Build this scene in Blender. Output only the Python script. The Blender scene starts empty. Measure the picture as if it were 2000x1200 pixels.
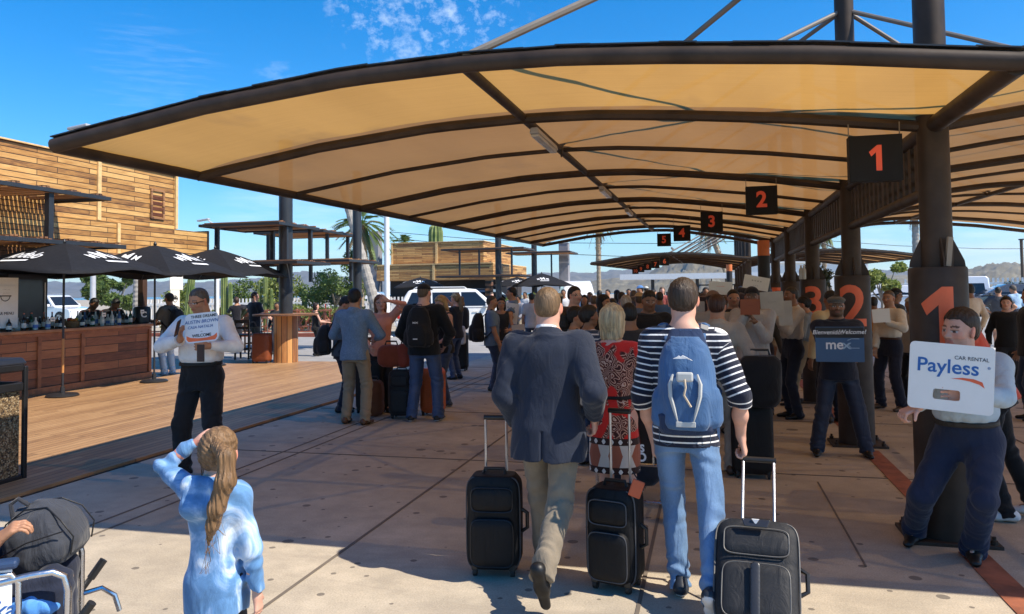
import bpy, bmesh, math, random
import numpy as np
from mathutils import Vector, Matrix, Euler
R_=math.radians
S=bpy.context.scene; COL=S.collection
random.seed(7); RNG=np.random.RandomState(5)
# ------------------------------------------------ camera
FPX,CX,HC=1500.,1000.,1.72
YAW=math.atan(382/1500); PIT=R_(2.4); ROL=R_(0.7); CY=507.8
def _basis():
    fw=np.array([-math.sin(YAW)*math.cos(PIT),math.cos(YAW)*math.cos(PIT),math.sin(PIT)])
    r=np.array([math.cos(YAW),math.sin(YAW),0]); u=np.cross(r,fw)
    c,s=math.cos(ROL),math.sin(ROL)
    return fw,c*r-s*u,s*r+c*u
FW,RT,UP=_basis(); CAM=np.array([0,0,HC])
cd=bpy.data.cameras.new('camera'); cam=bpy.data.objects.new('camera',cd); COL.objects.link(cam)
cd.sensor_width=36; cd.lens=27; cd.shift_y=-(600-CY)/2000; cd.clip_end=9000; cd.clip_start=.05
m=Matrix.Identity(4)
for i in range(3): m[i][0]=RT[i]; m[i][1]=UP[i]; m[i][2]=-FW[i]; m[i][3]=CAM[i]
cam.matrix_world=m; S.camera=cam
def ray(px,py): return FW+RT*(px-CX)/FPX-UP*(py-CY)/FPX
def G(px,py,z=0.):
    d=ray(px,py); return CAM+d*((z-HC)/d[2])
def AY(px,py,y): d=ray(px,py); return CAM+d*(y/d[1])
def AX(px,py,x): d=ray(px,py); return CAM+d*(x/d[0])
# ------------------------------------------------ world, sun
SUNV=Vector((2.42,-.50,2.85)).normalized()
W=bpy.data.worlds.new('World'); S.world=W; W.use_nodes=True
nt=W.node_tree; bg=nt.nodes['Background']; sky=nt.nodes.new('ShaderNodeTexSky'); sky.sky_type='NISHITA'; sky.sun_disc=False
el=math.asin(SUNV.z); sky.sun_elevation=el; sky.sun_rotation=math.atan2(SUNV.x,SUNV.y)
sky.altitude=50; sky.air_density=1.0; sky.dust_density=.1; sky.ozone_density=2.6
tc=nt.nodes.new('ShaderNodeTexCoord')
hs=nt.nodes.new('ShaderNodeHueSaturation'); hs.inputs['Saturation'].default_value=1.32; hs.inputs['Value'].default_value=1.0
tn=nt.nodes.new('ShaderNodeMix'); tn.data_type='RGBA'; tn.blend_type='MULTIPLY'; tn.inputs[0].default_value=1; tn.inputs[7].default_value=(.82,.98,1.13,1); nt.links.new(sky.outputs[0],tn.inputs[6]); nt.links.new(tn.outputs[2],hs.inputs['Color'])
# high clouds: small flakes in one patch of the sky plus thin streaks
def vdir(px,py):
    d=ray(px,py); return d/np.linalg.norm(d)
def wn(t,**k):
    n=nt.nodes.new(t)
    for a,b in k.items():
        if a in n.inputs: n.inputs[a].default_value=b
        else: setattr(n,a,b)
    return n
def wmath(op,a,b=None,c=None):
    n=nt.nodes.new('ShaderNodeMath'); n.operation=op; n.use_clamp=False
    for i,v in enumerate((a,b,c)):
        if v is None: continue
        if isinstance(v,(int,float)): n.inputs[i].default_value=v
        else: nt.links.new(v,n.inputs[i])
    return n.outputs[0]
def patch(px,py,rad,sc,thr,soft,stretch=(1,1,1),gain=.6,det=3):
    n=wn('ShaderNodeVectorMath',operation='DISTANCE'); nt.links.new(tc.outputs['Generated'],n.inputs[0]); n.inputs[1].default_value=vdir(px,py)
    mk=wmath('SUBTRACT',1.,wmath('DIVIDE',n.outputs['Value'],rad)); mk=wmath('MAXIMUM',mk,0.)
    mp=wn('ShaderNodeMapping'); mp.inputs['Scale'].default_value=stretch; nt.links.new(tc.outputs['Generated'],mp.inputs[0])
    no=wn('ShaderNodeTexNoise',Scale=sc,Detail=det,Roughness=.62); nt.links.new(mp.outputs[0],no.inputs['Vector'])
    v=wmath('DIVIDE',wmath('SUBTRACT',wmath('ADD',no.outputs[0],wmath('MULTIPLY',mk,.16)),thr),soft)
    v=wmath('MINIMUM',wmath('MAXIMUM',v,0.),1.)
    return wmath('MULTIPLY',wmath('MULTIPLY',v,wmath('MINIMUM',wmath('MULTIPLY',mk,3.),1.)),gain)
acc=None
for a in [(830,-50,.15,52,.56,.26,(1,1,1.2),.36,5),(790,105,.03,60,.5,.25,(1,1,1.4),.25,4),(540,158,.03,45,.5,.3,(1,1,2),.12,4),(300,150,.09,22,.55,.3,(1,1,9),.06,3),(1960,500,.22,9,.52,.3,(1,1,6),.45,3),(700,500,.2,9,.5,.3,(1,1,6),.25,3)]:
    o=patch(*a); acc=o if acc is None else wmath('MAXIMUM',acc,o)
mx=nt.nodes.new('ShaderNodeMix'); mx.data_type='RGBA'; nt.links.new(acc,mx.inputs[0]); nt.links.new(hs.outputs[0],mx.inputs[6]); mx.inputs[7].default_value=(7.5,8.2,9.2,1)
nt.links.new(mx.outputs[2],bg.inputs['Color']); bg.inputs['Strength'].default_value=.118
sd=bpy.data.lights.new('sun','SUN'); sd.energy=5.0; sd.angle=R_(.53); sd.color=(1,.90,.76)
so=bpy.data.objects.new('sun',sd); COL.objects.link(so); so.rotation_euler=SUNV.to_track_quat('Z','Y').to_euler()
S.view_settings.view_transform='Standard'; S.view_settings.look='None'; S.view_settings.exposure=0.62; S.view_settings.gamma=1
S.cycles.max_bounces=8; S.cycles.diffuse_bounces=4; S.cycles.transmission_bounces=6; S.cycles.transparent_max_bounces=12
# ------------------------------------------------ helpers
def tag(o,label=None,cat=None,group=None,kind=None):
    if label: o['label']=label
    if cat: o['category']=cat
    if group: o['group']=group
    if kind: o['kind']=kind
    return o
def empty(name,loc=(0,0,0),rz=0,label=None,cat=None,group=None):
    o=bpy.data.objects.new(name,None); COL.objects.link(o); o.location=[float(v) for v in loc]; o.rotation_euler=(0,0,rz); o.empty_display_size=.1
    return tag(o,label,cat,group)
def copy_tree(o,parent=None):
    c=o.copy(); COL.objects.link(c); c.parent=parent
    for ch in list(o.children): copy_tree(ch,c)
    return c
class MB:
    def __init__(s): s.v=[];s.f=[];s.mi=[];s.M=Matrix.Identity(4);s.cur=0
    def add(s,vs,fs):
        b=len(s.v); s.v+= [tuple(s.M@Vector(p)) for p in vs]; s.f+=[tuple(b+i for i in f) for f in fs]; s.mi+=[s.cur]*len(fs); return s
    def box(s,c,d,rz=0,rx=0,ry=0):
        m=Matrix.Translation(Vector([float(a) for a in c]))@Euler((rx,ry,rz)).to_matrix().to_4x4(); h=[x/2 for x in d]
        vs=[m@Vector((sx*h[0],sy*h[1],sz*h[2])) for sz in(-1,1) for sy in(-1,1) for sx in(-1,1)]
        return s.add(vs,[(0,2,3,1),(4,5,7,6),(0,1,5,4),(2,6,7,3),(0,4,6,2),(1,3,7,5)])
    def b2(s,x0,x1,y0,y1,z0,z1): return s.box(((x0+x1)/2,(y0+y1)/2,(z0+z1)/2),(abs(x1-x0),abs(y1-y0),abs(z1-z0)))
    def tube(s,path,r,n=10,cap=True):
        P=[Vector([float(a) for a in p]) for p in path]; k=len(P); rr=r if hasattr(r,'__len__') else [r]*k
        vs=[];T=[]
        for i in range(k): T.append((P[min(i+1,k-1)]-P[max(i-1,0)]).normalized())
        u=T[0].orthogonal().normalized()
        for i in range(k):
            u=(u-T[i]*u.dot(T[i])).normalized(); w=T[i].cross(u)
            for j in range(n):
                a=2*math.pi*j/n; vs.append(P[i]+(u*math.cos(a)+w*math.sin(a))*rr[i])
        fs=[(i*n+j,i*n+(j+1)%n,(i+1)*n+(j+1)%n,(i+1)*n+j) for i in range(k-1) for j in range(n)]
        if cap: fs+=[tuple(range(n-1,-1,-1)),tuple((k-1)*n+j for j in range(n))]
        return s.add(vs,fs)
    def lathe(s,prof,c=(0,0,0),n=16,cap=True):
        vs=[];k=len(prof)
        for r,z in prof:
            for j in range(n):
                a=2*math.pi*j/n; vs.append((c[0]+r*math.cos(a),c[1]+r*math.sin(a),c[2]+z))
        fs=[(i*n+j,i*n+(j+1)%n,(i+1)*n+(j+1)%n,(i+1)*n+j) for i in range(k-1) for j in range(n)]
        if cap: fs+=[tuple(range(n-1,-1,-1)),tuple((k-1)*n+j for j in range(n))]
        return s.add(vs,fs)
    def prism(s,pts,z0,z1,axis='z'):
        n=len(pts)
        def q(p,z): return {'z':(p[0],p[1],z),'y':(p[0],z,p[1]),'x':(z,p[0],p[1])}[axis]
        vs=[q(p,z0) for p in pts]+[q(p,z1) for p in pts]
        return s.add(vs,[tuple(range(n-1,-1,-1)),tuple(range(n,2*n))]+[(i,(i+1)%n,n+(i+1)%n,n+i) for i in range(n)])
    def quad(s,a,b,c,d): return s.add([a,b,c,d],[(0,1,2,3)])
    def build(s,name,mat,parent=None,smooth=False,bevel=0,auto=None,sub=0):
        me=bpy.data.meshes.new(name); me.from_pydata(s.v,[],s.f); 
        ms=mat if isinstance(mat,(list,tuple)) else [mat]
        for q in ms: me.materials.append(q)
        if len(ms)>1: me.polygons.foreach_set('material_index',s.mi)
        bm=bmesh.new(); bm.from_mesh(me); bmesh.ops.recalc_face_normals(bm,faces=bm.faces); bm.to_mesh(me); bm.free()
        o=bpy.data.objects.new(name,me); COL.objects.link(o)
        if parent: o.parent=parent
        if smooth:
            me.polygons.foreach_set('use_smooth',[True]*len(me.polygons))
            me.set_sharp_from_angle(angle=R_(auto or 40))
        if bevel:
            b=o.modifiers.new('bevel','BEVEL'); b.width=bevel; b.segments=2; b.limit_method='ANGLE'; b.angle_limit=R_(35)
        if sub:
            b=o.modifiers.new('s','SUBSURF'); b.levels=sub; b.render_levels=sub
        me.update(); return o
# ------------------------------------------------ materials
_mc={}
def newmat(name):
    m=bpy.data.materials.new(name); m.use_nodes=True; return m,m.node_tree,m.node_tree.nodes['Principled BSDF']
class N:
    """tiny node helper"""
    def __init__(s,t): s.t=t
    def n(s,ty,_set=None,**k):
        n=s.t.nodes.new('ShaderNode'+ty)
        for a,b in (_set or {}).items(): setattr(n,a,b)
        for a,b in k.items():
            a=a.replace('_',' ')
            if hasattr(b,'is_linked') or hasattr(b,'links'): s.t.links.new(b,n.inputs[a])
            else: n.inputs[a].default_value=b
        return n
    def L(s,a,b): s.t.links.new(a,b)
    def obj(s): return s.n('TexCoord').outputs['Object']
    def map(s,v,sc=(1,1,1),rot=(0,0,0),loc=(0,0,0)):
        n=s.t.nodes.new('ShaderNodeMapping'); n.inputs['Scale'].default_value=sc; n.inputs['Rotation'].default_value=rot; n.inputs['Location'].default_value=loc; s.L(v,n.inputs[0]); return n.outputs[0]
    def noise(s,v,sc,det=3,ro=.5,dist=0):
        n=s.n('TexNoise',Scale=sc,Detail=det,Roughness=ro,Distortion=dist); s.L(v,n.inputs['Vector']); return n.outputs[0]
    def math(s,op,a,b=0.,clamp=False):
        n=s.t.nodes.new('ShaderNodeMath'); n.operation=op; n.use_clamp=clamp
        for i,v in enumerate((a,b)):
            if isinstance(v,(int,float)): n.inputs[i].default_value=v
            else: s.L(v,n.inputs[i])
        return n.outputs[0]
    def ramp(s,v,stops,interp='LINEAR'):
        n=s.t.nodes.new('ShaderNodeValToRGB'); cr=n.color_ramp; cr.interpolation=interp
        while len(cr.elements)<len(stops): cr.elements.new(.5)
        for e,(p,c) in zip(cr.elements,stops): e.position=p; e.color=(*c,1) if hasattr(c,'__len__') else (c,c,c,1)
        s.L(v,n.inputs[0]); return n.outputs[0]
    def mix(s,f,a,b,mode='MIX'):
        n=s.t.nodes.new('ShaderNodeMix'); n.data_type='RGBA'; n.blend_type=mode
        for i,v in ((0,f),(6,a),(7,b)):
            if isinstance(v,(int,float)): n.inputs[i].default_value=v
            elif isinstance(v,tuple): n.inputs[i].default_value=(*v[:3],1)
            else: s.L(v,n.inputs[i])
        return n.outputs[2]
    def bump(s,h,st=.3,d=.01,nrm=None):
        n=s.n('Bump',Strength=st,Distance=d); s.L(h,n.inputs['Height'])
        if nrm is not None: s.L(nrm,n.inputs['Normal'])
        return n.outputs[0]
def mat(name,col,rough=.6,metal=0,var=.12,sc=6,bump=.15,bsc=60,spec=.5,coat=0,sheen=0):
    key=(name,tuple(col),rough,metal,var,sc,bump,bsc)
    if key in _mc: return _mc[key]
    m,t,b=newmat(name); k=N(t); o=k.obj()
    n1=k.noise(o,sc,4,.6); f=k.ramp(n1,[(.3,1-var),(.7,1+var)])
    c=k.mix(1.,tuple(col),f,'MULTIPLY'); k.L(c,b.inputs['Base Color'])
    b.inputs['Metallic'].default_value=metal; b.inputs['Specular IOR Level'].default_value=spec
    k.L(k.math('ADD',k.math('MULTIPLY',k.noise(o,sc*2.3,3),.25),rough-.12,True),b.inputs['Roughness'])
    if coat: b.inputs['Coat Weight'].default_value=coat
    if sheen: b.inputs['Sheen Weight'].default_value=sheen
    if bump: k.L(k.bump(k.noise(o,bsc,3),bump,.004),b.inputs['Normal'])
    _mc[key]=m; return m
def wood(name,c1,c2,c3,plank=(1.6,.13),axis='x',gap=.006,rough=.6,bump=.5,gapcol=(.03,.018,.01),contrast=1.):
    """planks: rows of boards along one axis of the surface; object coordinates. axis tells which object axis runs along the boards"""
    m,t,b=newmat(name); k=N(t); o=k.obj()
    sep=k.n('SeparateXYZ'); k.L(o,sep.inputs[0]); X,Y,Z=sep.outputs
    al,ac={'yz':(Y,Z),'xz':(X,Z),'yx':(Y,X),'zx':(Z,X),'xy':(X,Y),'zt':(Z,None)}[axis]
    if ac is None: ac=k.math('MULTIPLY',k.math('ARCTAN2',Y,X),.28)
    cb=k.n('CombineXYZ'); k.L(al,cb.inputs[0]); k.L(ac,cb.inputs[1]); v=cb.outputs[0]
    br=k.n('TexBrick',{'offset':.37,'offset_frequency':2,'squash':1,'squash_frequency':2},Color1=(0,0,0,1),Color2=(1,1,1,1),Mortar=(.5,.5,.5,1),Scale=1.,Mortar_Size=gap,Mortar_Smooth=.15,Bias=0.,Brick_Width=plank[0],Row_Height=plank[1])
    k.L(v,br.inputs['Vector'])
    # brick cells give one grey per board
    pid=br.outputs['Color']
    gr=k.noise(k.map(v,(1.3,22,1)),2.2,5,.62,.6); 
    cb2=k.n('CombineXYZ'); k.L(al,cb2.inputs[0]); k.L(ac,cb2.inputs[1]); k.L(k.math('MULTIPLY',pid,7.3),cb2.inputs[2])
    big=k.noise(k.map(cb2.outputs[0],(.9,5,1)),1.7,4,.6,1.5)
    f=k.math('ADD',k.math('MULTIPLY',pid,.55*contrast),k.math('ADD',k.math('MULTIPLY',big,.65),k.math('MULTIPLY',gr,.35)))
    c=k.ramp(k.math('SUBTRACT',f,.27*contrast),[(.18,c3),(.45,c2),(.8,c1)])
    c=k.mix(br.outputs['Fac'],c,gapcol); k.L(c,b.inputs['Base Color'])
    h=k.math('SUBTRACT',k.math('ADD',k.math('MULTIPLY',gr,.3),k.math('MULTIPLY',pid,.3)),k.math('MULTIPLY',br.outputs['Fac'],1.5))
    k.L(k.bump(h,bump,.012),b.inputs['Normal']); b.inputs['Roughness'].default_value=rough
    return m
def text(s,size,mt,parent,M,name='lettering',bold=0,align='CENTER',shear=0,depth=.0015,sx=1,wrap=None,spacing=1):
    c=bpy.data.curves.new(name,'FONT'); c.body=s; c.size=size; c.align_x=align; c.align_y='CENTER'; c.offset=bold; c.extrude=depth; c.shear=shear; c.resolution_u=4; c.space_character=spacing
    o=bpy.data.objects.new('tmp',c); COL.objects.link(o); dg=bpy.context.evaluated_depsgraph_get(); dg.update()
    me=bpy.data.meshes.new_from_object(o.evaluated_get(dg)); bpy.data.objects.remove(o)
    if sx!=1: me.transform(Matrix.Diagonal((sx,1,1,1)))
    if wrap:
        bm=bmesh.new(); bm.from_mesh(me)
        for q in np.arange(-wrap,wrap,.02): bmesh.ops.bisect_plane(bm,geom=bm.verts[:]+bm.edges[:]+bm.faces[:],plane_co=(float(q),0,0),plane_no=(1,0,0))
        for v in bm.verts:
            a=v.co.x/wrap; r=wrap+v.co.z; v.co.x=r*math.sin(a); v.co.z=r*math.cos(a)-wrap
        bm.to_mesh(me); bm.free()
    me.transform(M); me.name=name; me.materials.clear(); me.materials.append(mt)
    o=bpy.data.objects.new(name,me); COL.objects.link(o); o.parent=parent; return o
def TM(loc,x=(1,0,0),y=(0,0,1)):
    x=Vector([float(a) for a in x]).normalized(); y=Vector([float(a) for a in y]); y=(y-x*y.dot(x)).normalized(); z=x.cross(y); m=Matrix.Identity(4)
    for i in range(3): m[i][0]=x[i];m[i][1]=y[i];m[i][2]=z[i];m[i][3]=float(loc[i])
    return m
# ================================================= materials of the place
DARKM=mat('charcoal_paint',(.022,.024,.028),.45,var=.2,sc=3)
BROWNM=mat('brown_steel_paint',(.040,.026,.018),.55,var=.4,sc=4,bump=.2,bsc=22,spec=.3)
STRUTM=mat('grey_brown_steel',(.19,.165,.14),.45,var=.12,sc=5)
CHROME=mat('chrome_tube',(.62,.62,.64),.25,1,var=.05)
WHITEP=mat('white_paint',(.78,.78,.76),.5,var=.05)
CARDW=mat('white_card',(.78,.77,.73),.6,var=.04,sc=3,bump=.05)
BLACKPL=mat('black_plastic',(.012,.012,.013),.4,var=.1)
RUBBER=mat('black_rubber',(.015,.015,.015),.7,var=.1)
GALV=mat('galvanised_pole',(.55,.56,.57),.45,.3,var=.06)
REDN=mat('red_number_paint',(.82,.1,.04),.5,var=.08)
ORNGN=mat('orange_number_paint',(.75,.13,.04),.5,var=.08)
INK=mat('black_ink',(.01,.01,.012),.6,var=.05)
BLUEINK=mat('blue_ink',(.02,.1,.33),.5,var=.05)
WHITEI=mat('white_ink',(.8,.8,.8),.5,var=.03)
def concrete():
    m,t,b=newmat('plaza_concrete'); k=N(t); o=k.obj()
    big=k.noise(o,.7,5,.6,.3); mid=k.noise(o,4,5,.65); fine=k.noise(o,95,3,.7)
    c=k.ramp(big,[(.3,(.385,.325,.24)),(.55,(.485,.415,.315)),(.75,(.56,.485,.375))])
    c=k.mix(k.ramp(mid,[(.35,.45),(.62,0)]),c,(.27,.235,.185))
    c=k.mix(1.,c,k.ramp(fine,[(.25,.72),(.75,1.22)]),'MULTIPLY')
    # tyre and trolley scuffs running across (x)
    sc=k.noise(k.map(o,(.5,1.9,1),rot=(0,0,.06)),1.3,5,.65,.8); c=k.mix(k.ramp(sc,[(.5,0),(.7,.42)]),c,(.25,.21,.165))
    # gum spots
    for s,th,d in ((2.6,.15,0),(4.2,.15,4.7),(6.3,.12,9.1)):
        vo=k.n('TexVoronoi',{'feature':'F1'},Scale=s,Randomness=1.); k.L(k.map(o,(1,1,1),loc=(d,d,0)),vo.inputs['Vector'])
        jit=k.math('ADD',vo.outputs['Distance'],k.math('MULTIPLY',k.noise(o,30,2),.03))
        rnd=k.n('SeparateColor'); k.L(vo.outputs['Color'],rnd.inputs[0])
        on=k.math('GREATER_THAN',rnd.outputs[0],.22)
        f=k.math('MULTIPLY',k.math('LESS_THAN',jit,k.math('MULTIPLY',rnd.outputs[1],th+.05)),on)
        c=k.mix(k.math('MULTIPLY',f,.78),c,(.10,.085,.07))
    k.L(c,b.inputs['Base Color']); b.inputs['Roughness'].default_value=.82
    k.L(k.bump(k.math('ADD',fine,k.math('MULTIPLY',mid,.6)),.35,.006),b.inputs['Normal']); return m
CONC=concrete()
JOINT=mat('joint_line',(.14,.115,.09),.9)
REDLINE=mat('red_brown_line',(.27,.085,.04),.75,var=.35,sc=7)
ASPH=mat('asphalt_pale',(.28,.27,.26),.9,var=.15,sc=1.2,bump=.4,bsc=120)
PAVE=mat('pale_pavement',(.6,.57,.52),.85,var=.1,sc=1)
DIRT=mat('dry_ground',(.36,.31,.24),.95,var=.2,sc=.8)
DECKM=wood('deck_boards',(.48,.29,.14),(.35,.195,.09),(.2,.11,.055),(2.6,.105),'yx',.005,.5,.35,contrast=.55)
CLADM=wood('reclaimed_wood',(.68,.41,.145),(.42,.205,.055),(.11,.042,.015),(1.25,.105),'yz',.007,.62,.9,contrast=.8)
CLADX=wood('reclaimed_wood_front',(.62,.37,.13),(.40,.195,.055),(.17,.075,.03),(1.25,.105),'xz',.007,.62,.9,contrast=.8)
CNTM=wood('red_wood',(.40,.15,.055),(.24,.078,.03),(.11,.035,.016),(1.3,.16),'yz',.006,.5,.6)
DRKW=wood('dark_brown_wood',(.40,.2,.08),(.26,.12,.05),(.12,.05,.025),(1.3,.15),'yz',.006,.6,.6)  # dark brown timber of fascia, trays and counters
VWOOD=wood('upright_wood',(.60,.30,.10),(.42,.18,.055),(.22,.085,.03),(3,.13),'zt',.008,.5,.5,contrast=1.2)
TRIM=mat('pale_wood_trim',(.68,.45,.2),.6,var=.2,sc=12)
UMBF=mat('umbrella_cloth',(.012,.012,.014),.8,var=.2,sc=9,bump=.25,bsc=160,sheen=0,spec=.25)
def struct(mb,name,mt,**k): return tag(mb.build(name,mt,**k),kind='structure')
# ================================================= ground
mb=MB(); mb.b2(-3000,3000,-40,4200,-.9,-.10); struct(mb,'terrain',DIRT)
mb=MB(); mb.b2(-5.8,60,-14,24,-.09,0); o=struct(mb,'plaza_ground',CONC)
mb=MB(); mb.b2(-60,-5.8,17.7,20.5,-.085,-.004); mb.b2(-60,70,24,60,-.085,-.02); mb.b2(-60,-5.8,20.5,24,-.085,-.02)
struct(mb,'road',ASPH)
mb=MB(); mb.b2(-60,-5.8,-14,17.6,-.085,.035); struct(mb,'wooden_deck',DECKM)
mb=MB(); mb.b2(-5.81,-5.77,-14,17.6,-.08,.006); struct(mb,'deck_edge_gap',BLACKPL)
mb=MB(); mb.b2(-5.8,2.9,24.02,50,-.06,.0); struct(mb,'plaza_far',CONC)
mb=MB(); mb.b2(6.5,60,17,24,-.05,.012); struct(mb,'pavement',PAVE)
# slab joints
mb=MB()
for x in (-4.55,-4.35,-2.41,-.405,3.3,5.2):
    mb.b2(x-.011,x+.011,-3,23.9,.001,.0045)
for y in (1.2,7.6,10.6,13.8,17,20.2): mb.b2(-5.7,9,y-.007,y+.007,.002,.0055)
mb.b2(.9,.912,5.2,7.35,.001,.0045)
struct(mb,'joint_lines',JOINT)
mb=MB(); mb.b2(1.53,1.70,-2,5.6,.002,.006)
for n in range(5): mb.b2(1.53,1.70,6.25+n*3.28,6.25+n*3.28+2.6,.002,.006)
struct(mb,'floor_stripe',REDLINE)
# kerb with planting bed far left
KY=28.5
mb=MB(); mb.b2(-34,-15.2,KY,KY+.2,-.02,.13); mb.b2(-34,-15.2,KY+1.1,KY+1.4,-.02,.15); struct(mb,'kerb',mat('red_kerb',(.33,.09,.05),.8))
mb=MB(); mb.b2(-34,-15.2,KY+.2,KY+1.1,-.02,.12); mb.b2(-40,-13,KY+1.4,60,-.02,.09); struct(mb,'verge',DIRT)
# hills
def hills(name,prof,y0,depth,col,seed):
    rs=np.random.RandomState(seed); n=260; mrows=26
    px=[p[0] for p in prof]
    xs=np.linspace(px[0],px[-1],n); top=np.interp(xs,px,[p[1] for p in prof])
    ph=rs.rand(8)*6; rid=sum(np.sin(xs*.01*2**i+ph[i])*5/1.7**i for i in range(6)); top=top+rid*.45
    vs=[];fs=[]
    for j in range(mrows):
        t=j/(mrows-1)
        for i in range(n):
            yy=y0+depth*t; a=AY(xs[i],top[i],y0+depth); H=max(a[2],6)
            prof_t=math.sin(t*math.pi/2)**1.3
            gx=a[0]*(yy/(y0+depth)); z=H*prof_t*(1-.0)
            if 0<j<mrows-1: z+=H*.10*math.sin(xs[i]*.05+j*.9+ph[0])*math.sin(t*math.pi)+H*.07*math.sin(xs[i]*.13-j*1.7+ph[1])*math.sin(t*math.pi)+rs.randn()*H*.025
            vs.append((gx,yy,z-1))
    for j in range(mrows-1):
        for i in range(n-1): fs.append((j*n+i,j*n+i+1,(j+1)*n+i+1,(j+1)*n+i))
    b=MB(); b.add(vs,fs); 
    m,t,bs=newmat(name+'_scrub'); k=N(t); oo=k.obj()
    c=k.ramp(k.noise(oo,.03,8,.75),[(.32,tuple(q*.5 for q in col)),(.55,col),(.72,tuple(q*1.5 for q in col))]); k.L(c,bs.inputs['Base Color']); bs.inputs['Roughness'].default_value=1
    struct(b,name,m,smooth=True,auto=180)
hills('hill',[(1120,548),(1200,544),(1260,541),(1285,528),(1330,515),(1352,505),(1390,507),(1430,520),(1460,530),(1490,520),(1530,517),(1600,528),(1700,532),(1780,537),(1840,532),(1900,528),(1935,520),(1975,519),(2040,522),(2150,512)],500,420,(.17,.15,.10),3)
hills('far_hills',[(-300,548),(200,552),(480,549),(560,541),(600,536),(660,543),(760,541),(900,545),(1050,534),(1110,537),(1180,536),(1260,531),(1330,537),(1420,533),(1500,534),(1650,530),(2100,528)],1500,800,(.14,.13,.10),8)
mb=MB(); mb.b2(-2600,60,420,1490,-.095,-.06); struct(mb,'sea',mat('sea_water',(.03,.12,.2),.2,var=.1,sc=.02))
# ================================================= shade canopy
def arch(x,y=4.36):
    z=np.interp(abs(x-1.55),[0,.95,1.75,2.34,2.95,3.7,4.74,5.94],[2.855,2.975,3.045,3.085,3.095,3.07,2.965,2.775])
    return float(z)+.014*(y-4.36)*min(1,abs(x-1.55)/2.5)
def fabric():
    m,t,b=newmat('shade_cloth'); k=N(t); o=k.obj()
    n1=k.noise(k.map(o,(1,.25,1)),1.4,4,.6); st=k.noise(k.map(o,(.6,14,1)),3,3)
    mpv=k.map(o,(260,260,1)); wv=k.noise(mpv,1.,2)
    v=k.math('ADD',k.math('MULTIPLY',n1,.5),k.math('ADD',k.math('MULTIPLY',st,.25),k.math('MULTIPLY',wv,.3)))
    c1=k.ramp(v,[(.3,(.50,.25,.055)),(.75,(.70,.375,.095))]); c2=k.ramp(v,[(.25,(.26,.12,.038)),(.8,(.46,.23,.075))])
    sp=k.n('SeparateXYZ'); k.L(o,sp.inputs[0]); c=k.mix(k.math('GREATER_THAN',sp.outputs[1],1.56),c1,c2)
    stn=k.noise(k.map(o,(1,.5,1),loc=(3,2,0)),.8,4,.6); c=k.mix(k.ramp(stn,[(.60,0),(.72,.45)]),c,(.22,.11,.05))
    tl=k.n('BsdfTranslucent'); k.L(c,tl.inputs['Color']); b.inputs['Roughness'].default_value=.75
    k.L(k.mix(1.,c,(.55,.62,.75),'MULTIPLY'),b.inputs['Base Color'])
    b.inputs['Sheen Weight'].default_value=.2
    tr=k.n('BsdfTransparent'); tr.inputs[0].default_value=(1,.70,.40,1)
    m1=k.n('MixShader'); m1.inputs[0].default_value=.50; k.L(b.outputs[0],m1.inputs[1]); k.L(tl.outputs[0],m1.inputs[2])
    m2=k.n('MixShader'); m2.inputs[0].default_value=.05; k.L(m1.outputs[0],m2.inputs[1]); k.L(tr.outputs[0],m2.inputs[2])
    k.L(m2.outputs[0],t.nodes['Material Output'].inputs[0]); return m
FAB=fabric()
XC=1.55
def canopy(label,Y0,thick,thin,yend,nx=30,main=True):
    root=empty('shade_canopy',(XC,Y0,0),0,label,'canopy')
    oy=Y0-4.36
    def P(x,y,dz=0): return (x-XC,y-Y0,arch(x,y-oy)+dz)
    xs=np.linspace(XC-5.94,XC+5.94,nx*2+1); xl=xs[:nx+1]; xr=xs[nx:]
    ys=sorted([Y0,yend]+thick+thin); 
    # cloth: sags a little between ribs, hem slightly ragged
    for side in (xl,xr):
        mb=MB(); yy=[]
        for a,b in zip(ys[:-1],ys[1:]): yy+=[(a+(b-a)*t,math.sin(math.pi*t)) for t in (0,.25,.5,.75)]
        yy.append((ys[-1],0)); vs=[]
        for (y,s) in yy:
            for i,x in enumerate(side):
                ed=min(1,abs(x-side[0])/.3,abs(x-side[-1])/.3)
                oe=min(1,abs(abs(x-XC)-5.94)/.25); vs.append(P(x,y,.056*oe+.015*(1-oe)-.03*s*ed*oe+.004*math.sin(x*9+y*3)))
        n=len(side); mb.add(vs,[(j*n+i,j*n+i+1,(j+1)*n+i+1,(j+1)*n+i) for j in range(len(yy)-1) for i in range(n-1)])
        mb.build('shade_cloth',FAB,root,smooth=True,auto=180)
    for y in [Y0]: MB().tube([P(x,y) for x in xs],.052,12).build('front_arch',BROWNM,root,smooth=True)
    mb=MB()  # hem flap lying on the front arch
    for i in range(len(xs)-1):
        a,b=xs[i],xs[i+1]; h0=.058+.008*random.random(); 
        mb.box(((a+b)/2-XC,.012,(arch(a)+arch(b))/2+h0),(b-a+.01,.09+.02*random.random(),.008),ry=-math.atan2(arch(b)-arch(a),b-a))
    mb.build('cloth_hem',DARKM,root)
    for y in thick+[yend]: MB().tube([P(x,y,-.015) for x in xs],.042,8).build('rib',BROWNM,root,smooth=True)
    for y in thin: MB().tube([P(x,y,-.0) for x in xs],.022,8).build('rib',BROWNM,root,smooth=True)
    for x,r in ((XC-5.94,.048),(XC+5.94,.048),(XC,.06),(XC-2.95,.036),(XC+2.95,.036)):
        MB().tube([P(x,y,-.01 if abs(x-XC)<5 else 0) for y in np.linspace(Y0+.02,yend,12)],r,10).build('long_beam',BROWNM,root,smooth=True)
    return root
TH=[5.915+3.28*n for n in range(5)]; TN=[y+1.64 for y in TH[:-1]]
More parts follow.
